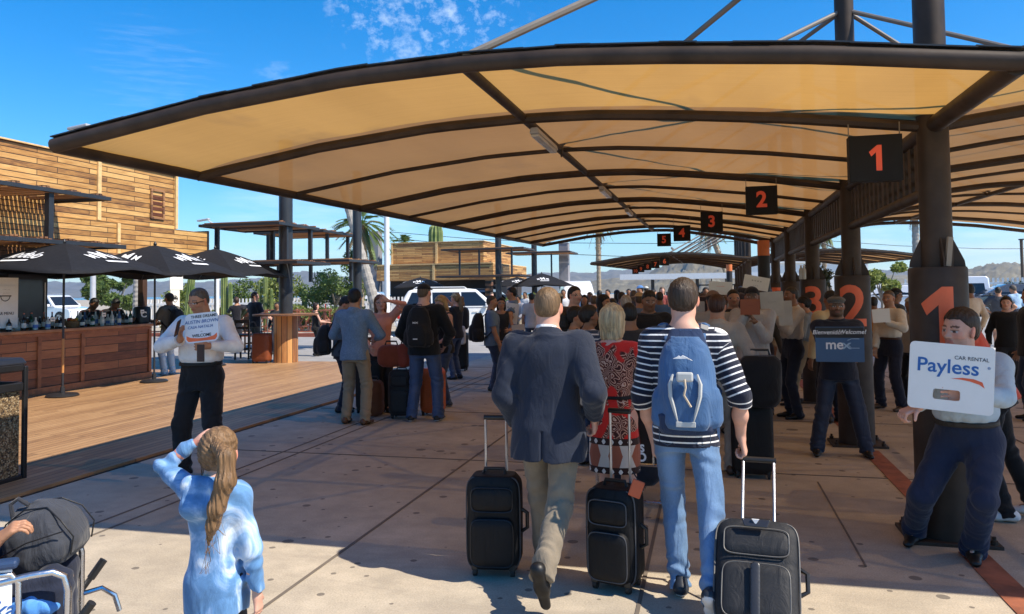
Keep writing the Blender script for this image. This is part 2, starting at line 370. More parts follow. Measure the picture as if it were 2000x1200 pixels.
C1=canopy('large tan cloth shade canopy in the foreground, on the row of numbered columns',4.36,TH,TN,20.62)
B2=25.34
TH2=[y+B2 for y in TH]; TN2=[y+B2 for y in TN]
C2=canopy('smaller looking second tan shade canopy behind the first one, above the distant crowd',4.36+B2,TH2,TN2,20.62+B2)
# dark stains of cable shadow are cast by these masts and stays
def one_glyph(h,mt,parent,M,wrap=None):
    w=h*.42; me=bpy.data.meshes.new('number'); bm=bmesh.new()
    for P in ([(0,-h/2),(w*.5,-h/2),(w*.5,h/2),(w*.12,h/2),(0,h*.22)],[(w*.12,h/2),(-w*.60,h*.24),(-w*.40,h*.06),(0,h*.22)]): bm.faces.new([bm.verts.new((x,z,0)) for x,z in P])
    bmesh.ops.remove_doubles(bm,verts=bm.verts[:],dist=1e-5); bmesh.ops.recalc_face_normals(bm,faces=bm.faces[:])
    if wrap:
        for q in np.arange(-wrap,wrap,.015): bmesh.ops.bisect_plane(bm,geom=bm.verts[:]+bm.edges[:]+bm.faces[:],plane_co=(float(q),0,0),plane_no=(1,0,0))
        for v in bm.verts: a=v.co.x/wrap; v.co.x,v.co.z=(wrap+.001)*math.sin(a),(wrap+.001)*math.cos(a)-wrap
    bm.to_mesh(me); bm.free(); me.transform(M); me.materials.append(mt); o=bpy.data.objects.new('number',me); COL.objects.link(o); o.parent=parent; return o
def column(i,y,label,num=None,bottles=False):
    o=empty('canopy_column',(XC,y,0),0,label,'column',None)
    b=MB(); b.lathe([(.185,.02),(.185,1.84),(.18,1.855),(.0,1.856)],n=28,cap=False); b.build('drum',BROWNM,o,smooth=True)
    b=MB(); b.lathe([(.102,1.8),(.102,5.3),(.0,5.31)],n=20,cap=False); b.build('mast',BROWNM,o,smooth=True)
    for a in range(4):
        b=MB(); b.M=Matrix.Rotation(a*math.pi/2+.0,4,'Z'); b.prism([(.10,1.857),(.178,1.857),(.172,1.90),(.10,2.06)],-.006,.006,'y'); b.build('gusset',BROWNM,o)
    b=MB(); b.box((0,0,.012),(.56,.44,.024)); b.build('base_plate',BROWNM,o,bevel=.004)
    for sx in(-1,1):
        for sy in(-1,1):
            b=MB(); b.lathe([(.022,.024),(.022,.05),(.012,.052),(.012,.075),(0,.076)],(sx*.235,sy*.18,0),8,cap=False); b.build('anchor_bolt',BROWNM,o)
    if num:
        ang=math.atan2(-y,-XC)+ (R_(0)); M=Matrix.Rotation(ang+math.pi/2,4,'Z')@TM((0,-.186,1.50 if num!='5' else 1.5),(1,0,0),(0,0,1))
        if num=='1': one_glyph(.44,ORNGN,o,M,wrap=.186)
        else: text(num,.62,ORNGN,o,M,'number',bold=.012,wrap=.186,depth=.001)
    for s in (-1,1):
        for dy in (-1.55,1.6):
            xx=2.95*s; MB().tube([(.0,0,4.85),(xx,dy,arch(XC+xx,y+dy if y<25 else y+dy-B2)+.04)],.026 if abs(dy)>0 else .03,8).build('stay_tube',STRUTM,o,smooth=True)
    return o
ords=['first','second','third','fourth','fifth']
for i,y in enumerate(TH):
    column(i,y,['nearest brown steel column with a red number 1, behind the white car rental board','brown steel column with a red number 2, behind the man in the flat cap','third brown steel column with a red number 3, with plastic bottles on its ledge','fourth brown steel column of the near canopy, behind the third','fifth brown steel column of the near canopy, with a partly hidden number 5'][i],str(i+1) if i!=3 else None)
for i,y in enumerate(TH2):
    tag(column(i,y,'brown steel mast column of the second, more distant canopy'),group='columns of the far canopy')
# railing panels between columns
for i in range(4):
    y0,y1=TH[i]+.12,TH[i+1]-.12; o=empty('lattice_panel',(XC,(y0+y1)/2,2.6),0,'brown lattice panel high between the %s and %s canopy columns'%(ords[i],ords[i+1]),'lattice panel')
    L=(y1-y0)/2
    MB().tube([(0,-L,.24),(0,L,.24)],.022,8).build('top_rail',BROWNM,o,smooth=True)
    MB().tube([(0,-L,-.2),(0,L,-.2)],.045,10).build('bottom_rail',BROWNM,o,smooth=True)
    b=MB()
    for q in np.arange(-L+.1,L,.19): b.box((0,q,.02),(.03,.085,.42))
    b.build('slats',BROWNM,o)
    b=MB()
    for z in (-.09,.02,.13): b.box((.022,0,z),(.012,2*L,.035))
    b.build('cross_slats',BROWNM,o)
# hanging number signs
sq=[(1708,311,0),(1487,392,1),(1390,434,2),(1332,456,3),(1297,469,4)]
def numsign(p,w,n,label,topz,red=REDN):
    o=empty('number_sign',p,0,label,'number sign','hanging number signs'); h=w*.47
    b=MB(); b.box((0,0,0),(w,.10 if n<'3' else .07,h*2)); b.build('sign_box',mat('sign_black',(.009,.008,.008),.6,spec=.2),o,bevel=.004)
    d=.05 if n<'3' else .035
    if n=='1': one_glyph(w*.52,red,o,TM((0,-d-.003,0)))
    else: text(n,w*.72,red,o,TM((0,-d-.003,0)),'number',bold=.008*w/.34 ,sx=.95)
    for s in(-1,1):
        MB().tube([(s*w*.48,0,h),(s*w*.48,0,max(h+.02,topz-p[2]))],.004,6).build('hanger',STRUTM,o)
    return o
for px,py,i in sq:
    y=TH[i]-.08; p=AY(px,py,y); numsign(p,.345-.004*i,str(i+1),'black hanging box sign showing a red %s under the near canopy'%'one two three four five'.split()[i],arch(p[0],y)-.03)
for (px,py),n in zip([(1298,511),(1280,517),(1265,521.5),(1252,526),(1241,530)],'6 7 8 9 10'.split()):
    i=int(n)-6; y=TH2[i]-.06; p=AY(px,py,y); numsign(p,.35,n,'small distant black hanging sign showing an orange %s under the far canopy'%'six seven eight nine ten'.split()[i],arch(p[0],y-B2)-.03,ORNGN)
# strip lights under the middle beam
def striplight(y,label):
    x=XC-2.9; z=arch(x,y)-.09; o=empty('strip_light',(x,y,z),0,label,'lamp')
    b=MB(); b.prism([(-.042,-.02),(.042,-.02),(.03,.03),(-.03,.03)],-.42,.42,'y'); b.build('housing',mat('lamp_housing',(.35,.34,.33),.4),o,bevel=.01)
    b=MB(); b.prism([(-.03,-.045),(.03,-.045),(.038,-.021),(-.038,-.021)],-.40,.40,'y'); b.build('diffuser',mat('lamp_diffuser',(.5,.47,.42),.2),o,bevel=.01)
    b=MB(); b.tube([(0.02,.42,0),(.05,.5,.01),(.03,.62,-.04),(.03,.7,.05)],.007,6); b.build('cable',BLACKPL,o)
for y,l in ((6.5,'clear cased strip light nearest, under the canopy middle beam'),(10.6,'second strip light under the canopy middle beam, farther back'),(13.9,'third strip light under the canopy middle beam'),(31.2,'strip light under the far canopy beside sign 6')): striplight(y,l)
# orange and black round posts in the middle of the crowd
for px,yb,l,h in ((1493,13.3,'black post with orange top, tall, beside the brown steel columns',1),(1425,27,'thin far black post with orange top in the crowd',1)):
    w=(22 if yb<20 else 11)/1500*yb/2; p=AY(px,560,yb); zt=AY(px,470 if yb<20 else 517,yb)[2]; zm=AY(px,500 if yb<20 else 530,yb)[2]
    o=empty('striped_post',(p[0],yb,0),0,l,'post')
    b=MB(); b.lathe([(w,0),(w,zm)],n=16); b.build('black_section',mat('matt_black',(.01,.01,.011),.6),o,smooth=True)
    b=MB(); b.lathe([(w,zm+.003),(w,zt)],n=16); b.build('orange_section',mat('orange_band',(.6,.16,.04),.5),o,smooth=True)
# ================================================= wooden kiosk on the left
def slatfan(o,x0,x1,y0,y1,z,name='tray',th=.07,wavy=True):
    """slatted tray: dark rim with wooden slats across, the top edge gently wavy"""
    b=MB(); t=.06
    b.b2(x0,x1,y0,y0+t,z,z+th); b.b2(x0,x1,y1-t,y1,z,z+th); b.b2(x0,x0+t,y0+t,y1-t,z,z+th); b.b2(x1-t,x1,y0+t,y1-t,z,z+th)
    b.build(name+'_rim',DARKM,o,bevel=.004)
    b=MB(); n=int((y1-y0)/.085)
    for i in range(n):
        yy=y0+t+(i+.5)*(y1-y0-2*t)/n; dz=(.035*math.sin(i*.9)+.01*random.random()) if wavy else 0
        b.box(((x0+x1)/2,yy,z+th*.6+dz+.02),(x1-x0-2*t,.062,.03),rz=random.uniform(-.01,.01))
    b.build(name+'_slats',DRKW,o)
ko=empty('wooden_kiosk',(-12,12,0),0,'large kiosk clad in reclaimed wood planks with an open bar hatch','kiosk')
KX=-12.0
def kb(x0,x1,y0,y1,z0,z1,b=None): return (b or MB()).b2(x0+12,x1+12,y0-12,y1-12,z0,z1)
kb(KX-6,KX,4,15.4,3.28,4.52).build('upper_wall',CLADM,ko)
kb(KX-6.1,KX+.03,4,16.49,2.62,3.27).build('lower_fascia',CLADM,ko)
kb(KX-6.1,KX+.05,16.495,16.55,2.55,3.32).build('end_board',DARKM,ko)
b=MB(); 
for y in (13.02,): kb(KX+.002,KX+.04,y-.045,y+.045,3.285,4.515,b)
kb(KX+.002,KX+.045,15.32,15.40,3.285,4.525,b); kb(KX+.035,KX+.07,13.49,13.57,2.63,3.265,b); kb(KX-6,KX+.05,4,15.42,4.523,4.55,b)
b.build('corner_trim',TRIM,ko)
b=MB(); kb(KX+.004,KX+.035,14.52,14.57,3.45,4.13,b); kb(KX+.004,KX+.035,14.91,14.96,3.45,4.13,b); kb(KX+.004,KX+.035,14.57,14.91,4.08,4.13,b); kb(KX+.004,KX+.035,14.57,14.91,3.45,3.50,b)
vf=b.build('vent',DRKW,ko)
b=MB()
for z in np.arange(3.56,4.06,.125): b.box((.022,2.74,z),(.012,.33,.075),ry=.5)
b.build('louvre',mat('louvre_wood',(.25,.09,.05),.6),vf)
# soffit fascia band under the umbrellas and ceiling of the bar
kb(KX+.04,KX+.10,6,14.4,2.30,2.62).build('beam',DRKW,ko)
b=MB(); 
for y in (8.9,10.6,12.1,13.6): kb(KX+.10,KX+.14,y-.05,y+.05,2.31,2.61,b)
b.build('brackets',DARKM,ko)
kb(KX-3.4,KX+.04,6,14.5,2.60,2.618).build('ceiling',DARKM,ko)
kb(KX-3.5,KX-3.42,4,15.2,2.2,2.6).build('rear_beam',DARKM,ko)
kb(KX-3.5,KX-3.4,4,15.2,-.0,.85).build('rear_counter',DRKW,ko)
for y in (10.15,14.35): kb(KX-.1,KX+.03,y-.07,y+.07,.04,2.60).build('post',mat('dark_stained_wood',(.06,.03,.018),.55),ko,bevel=.005)
kb(KX-3.5,KX-3.4,14.2,14.4,.86,2.2).build('post',DARKM,ko)
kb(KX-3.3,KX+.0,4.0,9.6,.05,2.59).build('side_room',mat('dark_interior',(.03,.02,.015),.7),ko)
kb(-11.84,-11.3,4.4,13.7,.03,1.10).build('counter_front',CNTM,ko)
kb(-11.95,-11.22,4.3,13.78,1.105,1.16).build('counter_top',mat('worn_counter_wood',(.36,.16,.07),.45,var=.3,sc=5),ko,bevel=.008)
b=MB()
for y in (8.1,10.95,11.9,13.68): kb(-11.297,-11.27,y-.035,y+.035,.16,1.04,b)
kb(-11.297,-11.272,4.4,13.72,1.045,1.10,b)
kb(-11.297,-11.26,4.4,13.72,.035,.155,b)
b.build('counter_trim',mat('red_wood_trim',(.28,.10,.04),.5,var=.3,sc=9),ko)
for q in ((103,624),(203,615),(278,609)):
    p=AX(q[0],q[1],-11.26); b=MB(); b.box((p[0]+12,p[1]-12,p[2]),(.006,.10,.075)); pl=b.build('price_card',WHITEP,ko)
    b=MB(); b.box((p[0]+12.005,p[1]-12,p[2]),(.002,.06,.02)); b.build('card_print',mat('grey_print',(.25,.25,.25),.6),pl)
# fridge, menu boards
p=AX(55,600,-11.9)
fo=empty('bottle_fridge',(-12.2,p[1],.05),0,'black glass fronted fridge at the left end of the bar','fridge')
MB().b2(-.3,.3,-.42,.42,.0,2.1).build('cabinet',BLACKPL,fo,bevel=.01)
MB().b2(.302,.31,-.36,.3,.9,2.0).build('glass_door',mat('dark_glass',(.02,.025,.03),.12),fo)
MB().b2(.302,.318,.345,.36,1.1,1.95).build('light_strip',WHITEP,fo)
def board(px,py,X,w,h,label,lines,dark=False,name='menu_board',rz=0):
    p=AX(px,py,X); o=empty(name,p,rz,label,'notice board'); MB().b2(-.012,0,-w/2,w/2,-h/2,h/2).build('board',DARKM if dark else CARDW,o)
    for s,z,sz in lines: text(s,sz,WHITEI if dark else INK,o,TM((.003,0,z),(0,1,0),(0,0,1)))
    return o
def emblem(o,z,r,mt=INK):
    b=MB(); b.tube([(.004,r*math.cos(a),z+r*math.sin(a)) for a in np.linspace(0,2*math.pi,17)],.006,6); b.build('emblem_ring',mt,o); 
    b=MB(); b.prism([(-r*1.25,z-.012),(r*1.25,z-.012),(r*1.25,z+.014),(-r*1.25,z+.014)],.002,.007,'x'); b.prism([(-r*.7,z+.02),(r*.7,z+.02),(0,z+r*.8)],.002,.006,'x'); b.build('emblem_bar',mt,o)
o=board(10,592,-11.45,.5,.85,'white menu poster with a round black emblem at the left end of the counter',[('BAR MENU',-.18,.07)]); emblem(o,.12,.09)
o=board(12,568,-11.44,.42,.16,'small white printed sheet above the left menu poster',[('. . . . . .',.03,.05),('. . . . .',-.03,.05)],name='printed_sheet')
p0=AX(341,588,-11.3); 
o=board(342,592,-11.35,.30,.56,'white poster with a black emblem hung on the right kiosk post',[('. . . .',-.12,.05)],name='poster'); emblem(o,.09,.07)
o=board(345,553,-11.35,.42,.30,'white sheet pinned above the poster on the right kiosk post',[('- - - -',.04,.05)],name='printed_sheet')
MB().b2(-11.93,-11.36,14.28,14.36,1.0,2.35).build('poster_panel',DARKM,None) if False else None
# kiosk tiered trays
to=empty('tiered_pergola',(-11.4,9.6,0),0,'near dark steel pergola with two slatted trays in front of the kiosk wall','pergola')
slatfan(to,-.9,.7,-3.4,2.33,3.50,'upper_tray'); slatfan(to,-.9,.7,-3.4,2.72,2.63,'lower_tray')
for (x,y) in ((.58,1.06),(-.7,1.06),(.58,-2.5)): MB().b2(x-.05,x+.05,y-.05,y+.05,2.70,3.50).build('post',DARKM,to,bevel=.004)
MB().b2(-.78,-.62,1.9,2.06,.04,2.63).build('post',DARKM,to)
# bottles on the counter
bcol={'amber':(.16,.06,.015),'green':(.02,.06,.02),'clear':(.45,.47,.45),'white':(.7,.69,.63),'dark':(.02,.015,.015),'blue':(.05,.1,.25)}
def bottlemesh(kind,tall):
    c=bcol[kind]; return mat('bottle_'+kind,c,.12,var=.05,bump=0)
protos={}
BOT=[(18,'dark',0),(26,'white',1),(35,'clear',0),(47,'dark',1),(54,'amber',0),(62,'green',1),(70,'white',0),(78,'dark',0),(86,'amber',1),(94,'white',0),(102,'dark',1),(112,'amber',0),(119,'dark',0),(152,'clear',1),(158,'clear',1),(166,'blue',1),(175,'dark',1),(181,'green',0),(187,'white',1),(196,'amber',1),(205,'dark',1),(211,'white',0),(219,'clear',1),(226,'dark',1),(233,'blue',1),(241,'amber',0),(248,'dark',0),(255,'green',1),(262,'dark',0),(161,'dark',0),(200,'clear',1),(229,'white',0)]
BOT.sort(key=lambda q:q[0]); NTH=lambda n: '%d%s'%(n,{1:'st',2:'nd',3:'rd'}.get(n%10 if n not in(11,12,13) else 0,'th'))
for i,(px,kd,tall) in enumerate(BOT):
    X=-11.55+(.14 if i%3==0 else -.1 if i%3==1 else 0); d=ray(px,600); y=X/d[0]*d[1]
    key=(kd,tall)
    if key not in protos:
        o=empty('bottle',(X,y,1.16)); h=.30 if tall else .22; r=.037 if tall else .042
        b=MB(); b.lathe([(r*.9,0),(r,.01),(r,h*.55),(r*.85,h*.63),(r*.35,h*.76),(r*.33,h*.93)],n=12); b.build('glass',bottlemesh(kd,tall),o,smooth=True)
        b=MB(); b.lathe([(r*.38,h*.93),(r*.38,h),],n=10); b.build('cap',mat('bottle_cap',(.5,.1,.05) if tall else (.6,.6,.55),.4),o,smooth=True)
        b=MB(); b.lathe([(r+.0015,h*.15),(r+.0015,h*.42)],n=12); b.build('label',mat('bottle_label_'+kd,(.7,.67,.6) if kd!='white' else (.1,.2,.5),.6),o,smooth=True)
        protos[key]=o
    else: o=copy_tree(protos[key]); o.location=(X,y,1.16)
    o.rotation_euler=(0,0,random.uniform(-1,1))
    tag(o,'%s %s bottle on the bar counter, %s from the left end of the row'%('tall' if tall else 'short',{'clear':'clear glass','white':'white','dark':'dark glass','amber':'amber glass','green':'green glass','blue':'bluish glass'}[kd],NTH(i+1)),'bottle','bottles on the bar counter')
# fruit bowl / basket on the bar
p=AX(141,642,-11.6); o=empty('fruit_basket',(-11.6,p[1],1.16),0,'wicker basket of fruit on the bar between the bottles','basket')
b=MB(); b.lathe([(.10,0),(.14,.06),(.15,.11),(.14,.115),(.13,.06)],n=16); b.build('basket',mat('wicker',(.3,.15,.06),.7,var=.4,sc=60,bump=.8,bsc=90),o,smooth=True)
for i in range(7):
    b=MB(); a=i*.9; b.lathe([(.0,-.035),(.025,-.025),(.036,0),(.025,.026),(0,.035)],(.07*math.cos(a),.07*math.sin(a),.125+.02*(i%2)),10,cap=False); b.build('fruit',mat('fruit%d'%(i%3),[(.7,.2,.03),(.6,.5,.05),(.55,.05,.03)][i%3],.4),o,smooth=True)
p=AX(252,650,-11.6); o=empty('serving_bowl',(-11.62,p[1],1.16),0,'round brown bowl on the bar beside the blue black drum','bowl'); b=MB(); b.lathe([(.06,0),(.12,.05),(.15,.12),(.14,.12),(.1,.05)],n=16); b.build('bowl',mat('brown_bowl',(.2,.09,.04),.4),o,smooth=True)
b=MB(); b.lathe([(0,.13),(.1,.11),(.13,.09)],n=12,cap=False); b.build('contents',mat('snack',(.5,.38,.2),.8,var=.5,sc=50),o)
p=AX(281,640,-11.5); o=empty('drinks_machine',(-11.55,p[1],1.16),0,'black rounded drinks machine with white emblem at the right end of the bar','drinks machine')
b=MB(); b.lathe([(.15,0),(.17,.02),(.17,.30),(.15,.34),(.05,.36),(0,.36)],n=20,cap=False); b.build('body',BLACKPL,o,smooth=True)
text('C',.16,WHITEI,o,Matrix.Rotation(.9,4,'Z')@TM((0,-.172,.18)),'emblem',bold=.006)
# ================================================= umbrellas
def umbrella(p,label,R=1.42,top=2.62,rim=2.13,rot=0,logos=True,lit=False,canted=0,closed=False,txts=None):
    o=empty('parasol',p,rot,label,'parasol')
    b=MB(); b.tube([(0,0,.0),(0,0,top-.05)],.019,10); b.build('pole',DARKM,o,smooth=True)
    if lit: b=MB(); b.tube([(0,0,.40),(0,0,.98)],.0215,10); b.build('sunlit_pole_band',mat('painted_pole_sun',(.45,.2,.06),.4),o,smooth=True)  # brighter tube colour stands in for sunlight on the dark pole
    b=MB(); b.lathe([(.25,0),(.26,.02),(.23,.045),(.12,.06),(.04,.065),(.035,.16),(.02,.17)],n=24); b.build('base',mat('black_cast_base',(.02,.02,.022),.35),o,smooth=True)
    b=MB(); b.lathe([(.0,.0),(.03,.02),(.035,.045),(.02,.07),(.012,.09),(0,.1)],(0,0,top-.02),12,cap=False); b.build('finial',BLACKPL,o,smooth=True)
    n=4
    if closed:
        b=MB(); b.lathe([(.03,1.3),(.10,1.5),(.13,1.7),(.10,2.1),(.05,2.5),(.02,top)],n=12); b.build('canopy',UMBF,o,smooth=True); return o
    # square canopy: 4 corners, mid edge slightly sagging, concave profile
    vs=[];fs=[];NR=8;NS=24
    def ring(t):
        out=[]
        for j in range(NS):
            a=2*math.pi*j/NS; c,s=math.cos(a),math.sin(a); q=1/max(abs(c),abs(s)); q=q*.97+.03*1.2
            corner=(abs(c*s)*2)**2
            r=R*t*q*(.985 if corner<.5 else 1); z=top-(top-rim)*(t**1.12)*(1-.0*corner)-(.10*corner*t*t)+ (.03*math.sin(math.pi*t))*(1-corner)
            out.append((r*c,r*s,z))
        return out
    vs=[(0,0,top)]
    for i in range(1,NR+1): vs+=ring(i/NR)
    fs=[(0,1+j,1+(j+1)%NS) for j in range(NS)]
    for i in range(NR-1):
        for j in range(NS): fs.append((1+i*NS+j,1+(i+1)*NS+j,1+(i+1)*NS+(j+1)%NS,1+i*NS+(j+1)%NS))
    b=MB(); b.add(vs,fs); c=b.build('canopy',UMBF,o,smooth=True,auto=18); sm=c.modifiers.new('t','SOLIDIFY'); sm.thickness=.006
    b=MB(); h=[(q[0]*1.0,q[1]*1.0,q[2]) for q in ring(1)]; vv=h+[(q[0]*1.003,q[1]*1.003,q[2]-.06) for q in h]
    b.add(vv,[(j,(j+1)%NS,NS+(j+1)%NS,NS+j) for j in range(NS)]); 
    for k_ in range(4):
        a=math.pi/4+k_*math.pi/2; r=R*1.414*.95
        b2=MB(); b2.tube([(0,0,rim+.28),(r*.5*math.cos(a),r*.5*math.sin(a),rim+.24),(r*math.cos(a),r*math.sin(a),rim-.1)],.009,6); b2.build('rib',DARKM,o)
    def drape(ob):
        for v in ob.data.vertices:
            x,y=v.co.x,v.co.y; t=min(1,max(abs(x),abs(y))/R/1.006); a=math.atan2(y,x); cn=(abs(math.cos(a)*math.sin(a))*2)**2
            v.co.z=top-(top-rim)*t**1.12-.10*cn*t*t+.03*math.sin(math.pi*t)*(1-cn)+.014
    if logos:
        for k_,(s,kind) in enumerate(txts or [('Modelo',0),('M',1),('Modelo',0),('M',1)]):
            a=k_*math.pi/2; d=Vector((math.cos(a),math.sin(a),0)); 
            t=.62; r=R*t; z=top-(top-rim)*(t**1.12)+.03*math.sin(math.pi*t)+.022
            sl=(top-rim)/R; up=(Vector((-d.x,-d.y,sl))).normalized(); xdir=Vector((-d.y,d.x,0))
            M=TM((d.x*r,d.y*r,z),xdir,up)
            if kind==0: drape(text(s,.20,WHITEI,o,M@Matrix.Diagonal((1,2.1,1,1)),'lettering',shear=.35,bold=.002,depth=0))
            else:
                drape(text(s,.22,WHITEI,o,M@Matrix.Translation((-.05,.04,0))@Matrix.Diagonal((1,2.1,1,1)),'lettering',bold=.004,sx=1.6,shear=-.2,depth=0)); drape(text('M',.15,WHITEI,o,M@Matrix.Translation((-.30,.02,0))@Matrix.Diagonal((1,2.,1,1)),'lettering',bold=.002,sx=1.3,shear=-.2,depth=0)); drape(text('M',.15,WHITEI,o,M@Matrix.Translation((.20,.0,0))@Matrix.Diagonal((1,2.,1,1)),'lettering',bold=.002,sx=1.3,shear=-.2,depth=0))
            b=MB(); b.M=M@Matrix.Translation((0,-.21,0.002)); b.quad(*[(x,y,0) for x,y in ((-.25,-.03),(.25,-.03),(.25,.03),(-.25,.03))]); drape(b.build('lettering_underline',WHITEI,o))
    return o
u1=G(122,774,.04); u2=G(301,746,.04); 
umbrella((u1[0],u1[1],.035),'near left black parasol with white lettering beside the trash bin, base by the counter',R=1.36,rot=.05,lit=True,top=2.62,rim=2.14,txts=[('M',1),('Modelo',0),('M',1),('Modelo',0)])
umbrella((u2[0],u2[1],.035),'middle black parasol standing at the right end of the bar counter',rot=.05,top=2.70,rim=2.15,R=1.30,txts=[('M',1)]*4)
u3=AY(420,560,16.2); umbrella((u3[0],u3[1],.035),'third black parasol, right of the kiosk in front of the cactus garden',rot=.05,top=2.82,rim=2.2,R=1.40,txts=[('M',1)]*4)
for px,y,l,tp,R in ((821,41,'grey black parasol above the white car in front of the far kiosk',2.62,1.45),(1010,44,'far black parasol left of a pair beside the grey pillar',2.6,1.5),(1058,42,'far black parasol right of a pair, next to the grey concrete pillar',2.75,1.6)):
    p=AY(px,560,y); umbrella((p[0],y,.0),l,rot=.35,top=tp,rim=2.1,R=R,txts=[('M',1)]*4)
p=AY(722,600,38); umbrella((p[0],38,0),'closed dark parasol beside the palm trunks',closed=True,top=2.9)
# ================================================= round table post with tiers
def tower(p,label,trays,h=5.6,r=.17,table=True,ps=[]):
    o=empty('pergola_post',p,0,label,'pergola')
    b=MB(); b.lathe([(r,.0),(r,h)],n=24); b.build('post',DARKM,o,smooth=True)
    for i,(x0,x1,y0,y1,z) in enumerate(trays): slatfan(o,x0-p[0],x1-p[0],y0-p[1],y1-p[1],z,'tray',.07)
    for (x,y,z0,z1) in ps: MB().b2(x-p[0]-.045,x-p[0]+.045,y-p[1]-.045,y-p[1]+.045,z0,z1).build('strut',DARKM,o)
    if table:
        b=MB(); b.lathe([(.30,.0),(.30,1.17)],n=24); b.build('wood_base',VWOOD,o,smooth=True)
        b=MB(); b.lathe([(.172,1.175),(.80,1.175),(.80,1.215),(.172,1.215)],n=32,cap=False); b.build('round_table',DRKW,o,bevel=.0)
    return o
tower((-10.32,17.37,.03),'thick black post through a round bar table with wood clad base, carrying slatted trays',[(-12.3,-10.04,16.6,18.6,3.40),(-11.9,-9.56,16.6,18.3,2.44)],ps=[(-11.9,16.8,2.5,3.4),(-10.15,17.1,2.5,3.4),(-11.2,18.2,2.5,3.4),(-10.15,18.3,2.5,3.4)])
q=AY(698,600,22.3)
tower((q[0],22.3,0),'slimmer second black pergola post with slatted trays left of the palm',[(-13.6,-11.2,21,23.3,3.6),(-12.9,-10.36,21,23.3,2.69)],r=.14,table=False,ps=[(-13.2,21.2,2.75,3.6),(-11.4,21.6,2.75,3.6),(-11.4,23,2.75,3.6),(-12.9,21.3,2.1,2.7),(-11.8,21.3,2.1,2.7),(-10.6,21.6,2.1,2.7)])
q=AY(974,560,40); tower((q[0],40,0),'far black pergola post in front of the wooden building corner',[(q[0]-3.0,q[0]+1.6,39.2,42,4.0),(q[0]-3.3,q[0]+1.4,39.2,42,2.55)],h=6.5,r=.17,table=False,ps=[(q[0]-2,39.4,2.6,4.),(q[0]-.9,39.4,2.6,4.),(q[0]+.9,39.4,2.6,4.)])
q=AY(1044,560,46); tower((q[0],46,0),'farther black pergola post left of the grey pillar',[(q[0]-1.6,q[0]+2.4,45.2,48,4.05)],h=7,r=.17,table=False,ps=[(q[0]+1.2,45.4,2.6,4.)])
q=AY(1103,560,48); o=empty('concrete_pillar',(q[0],48,0),0,'tall grey concrete pillar left of the far canopy','pillar'); MB().b2(-.3,.3,-.3,.3,0,4.75).build('shaft',mat('grey_concrete',(.24,.235,.25),.85),o,bevel=.02); MB().b2(-.33,.33,-.33,.33,4.752,4.8).build('cap',GALV,o)
q=AY(734,560,50); o=empty('concrete_pillar',(q[0],50,0),0,'grey concrete pillar behind the leaning palm trunk','pillar'); MB().b2(-.35,.35,-.35,.35,0,6.1).build('shaft',mat('grey_concrete',(.24,.235,.25),.85),o,bevel=.02)
# ================================================= far wooden building
bo=empty('wooden_building',(-16,47,0),0,'two storey building clad in wood planks behind the white car','building')
def bb(x0,x1,y0,y1,z0,z1,nm,mt,**k): return MB().b2(x0+16,x1+16,y0-47,y1-47,z0,z1).build(nm,mt,bo,**k)
bb(-19.3,-13.3,45,52,3.55,4.85,'upper_storey',CLADX); bb(-13.295,-13.25,45,52,3.55,4.84,'side_wall',CLADM)
bb(-20,-12.5,44.3,53,2.5,3.45,'lower_fascia',CLADX); bb(-12.495,-12.45,44.3,53,2.5,3.44,'side_fascia',CLADM)
bb(-20,-12.45,44.25,53,3.452,3.51,'ledge',TRIM); bb(-19.35,-13.2,44.95,52.02,4.855,4.9,'coping',TRIM)
bb(-16.35,-16.2,44.96,44.997,3.55,4.84,'trim',TRIM); bb(-16.3,-16.15,44.26,44.297,2.5,3.44,'trim',TRIM); bb(-19.32,-19.2,44.96,44.997,3.55,4.84,'trim',TRIM)
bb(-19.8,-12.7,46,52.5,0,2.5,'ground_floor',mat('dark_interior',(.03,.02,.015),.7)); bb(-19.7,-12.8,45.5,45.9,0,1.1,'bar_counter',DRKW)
bb(-13.0,-12.6,44.4,44.8,0,2.5,'corner_post',DRKW)
# ================================================= lamp posts, cables, flat roof shelter
def lamppost(px,py_top,y,label,side=-1,arm=1.6,col=GALV):
    p=AY(px,py_top,y); o=empty('street_lamp',(p[0],y,0),0,label,'street lamp'); H=p[2]
    b=MB(); b.tube([(0,0,0),(0,0,H-.5)],[.11,.07],10); b.build('pole',col,o,smooth=True)
    b=MB(); b.tube([(0,0,H-.5),(side*.15,0,H-.2),(side*.5,0,H),(side*arm,0,H+.12)],[.07,.05,.045,.04],8); b.build('arm',col,o,smooth=True)
    b=MB(); b.box((side*(arm+.35),0,H+.10),(.9,.3,.12),ry=.12*side); b.build('lamp_head',mat('lamp_head_grey',(.4,.41,.43),.4),o,bevel=.04)
lamppost(185,252,24,'street lamp whose head shows above the canopy corner on the left',arm=.35)
lamppost(421,432,46,'slim street lamp beyond the third parasol',arm=.6)
q=AY(756,600,28.2); o=empty('white_pole',(q[0],28.2,0),0,'plain white metal pole just left of the white car','pole'); b=MB(); b.tube([(0,0,0),(0,0,4.9)],.105,14); b.build('shaft',WHITEP,o,smooth=True); b=MB(); b.lathe([(.22,0),(.22,.03),(.12,.06),(.11,.3)],n=16); b.build('foot',WHITEP,o,smooth=True)
q=AY(424,600,30); o=empty('white_pole',(q[0],30,0),0,'white pole behind the third parasol among the cacti','pole'); b=MB(); b.tube([(0,0,0),(0,0,3.2)],.09,12); b.build('shaft',WHITEP,o,smooth=True)
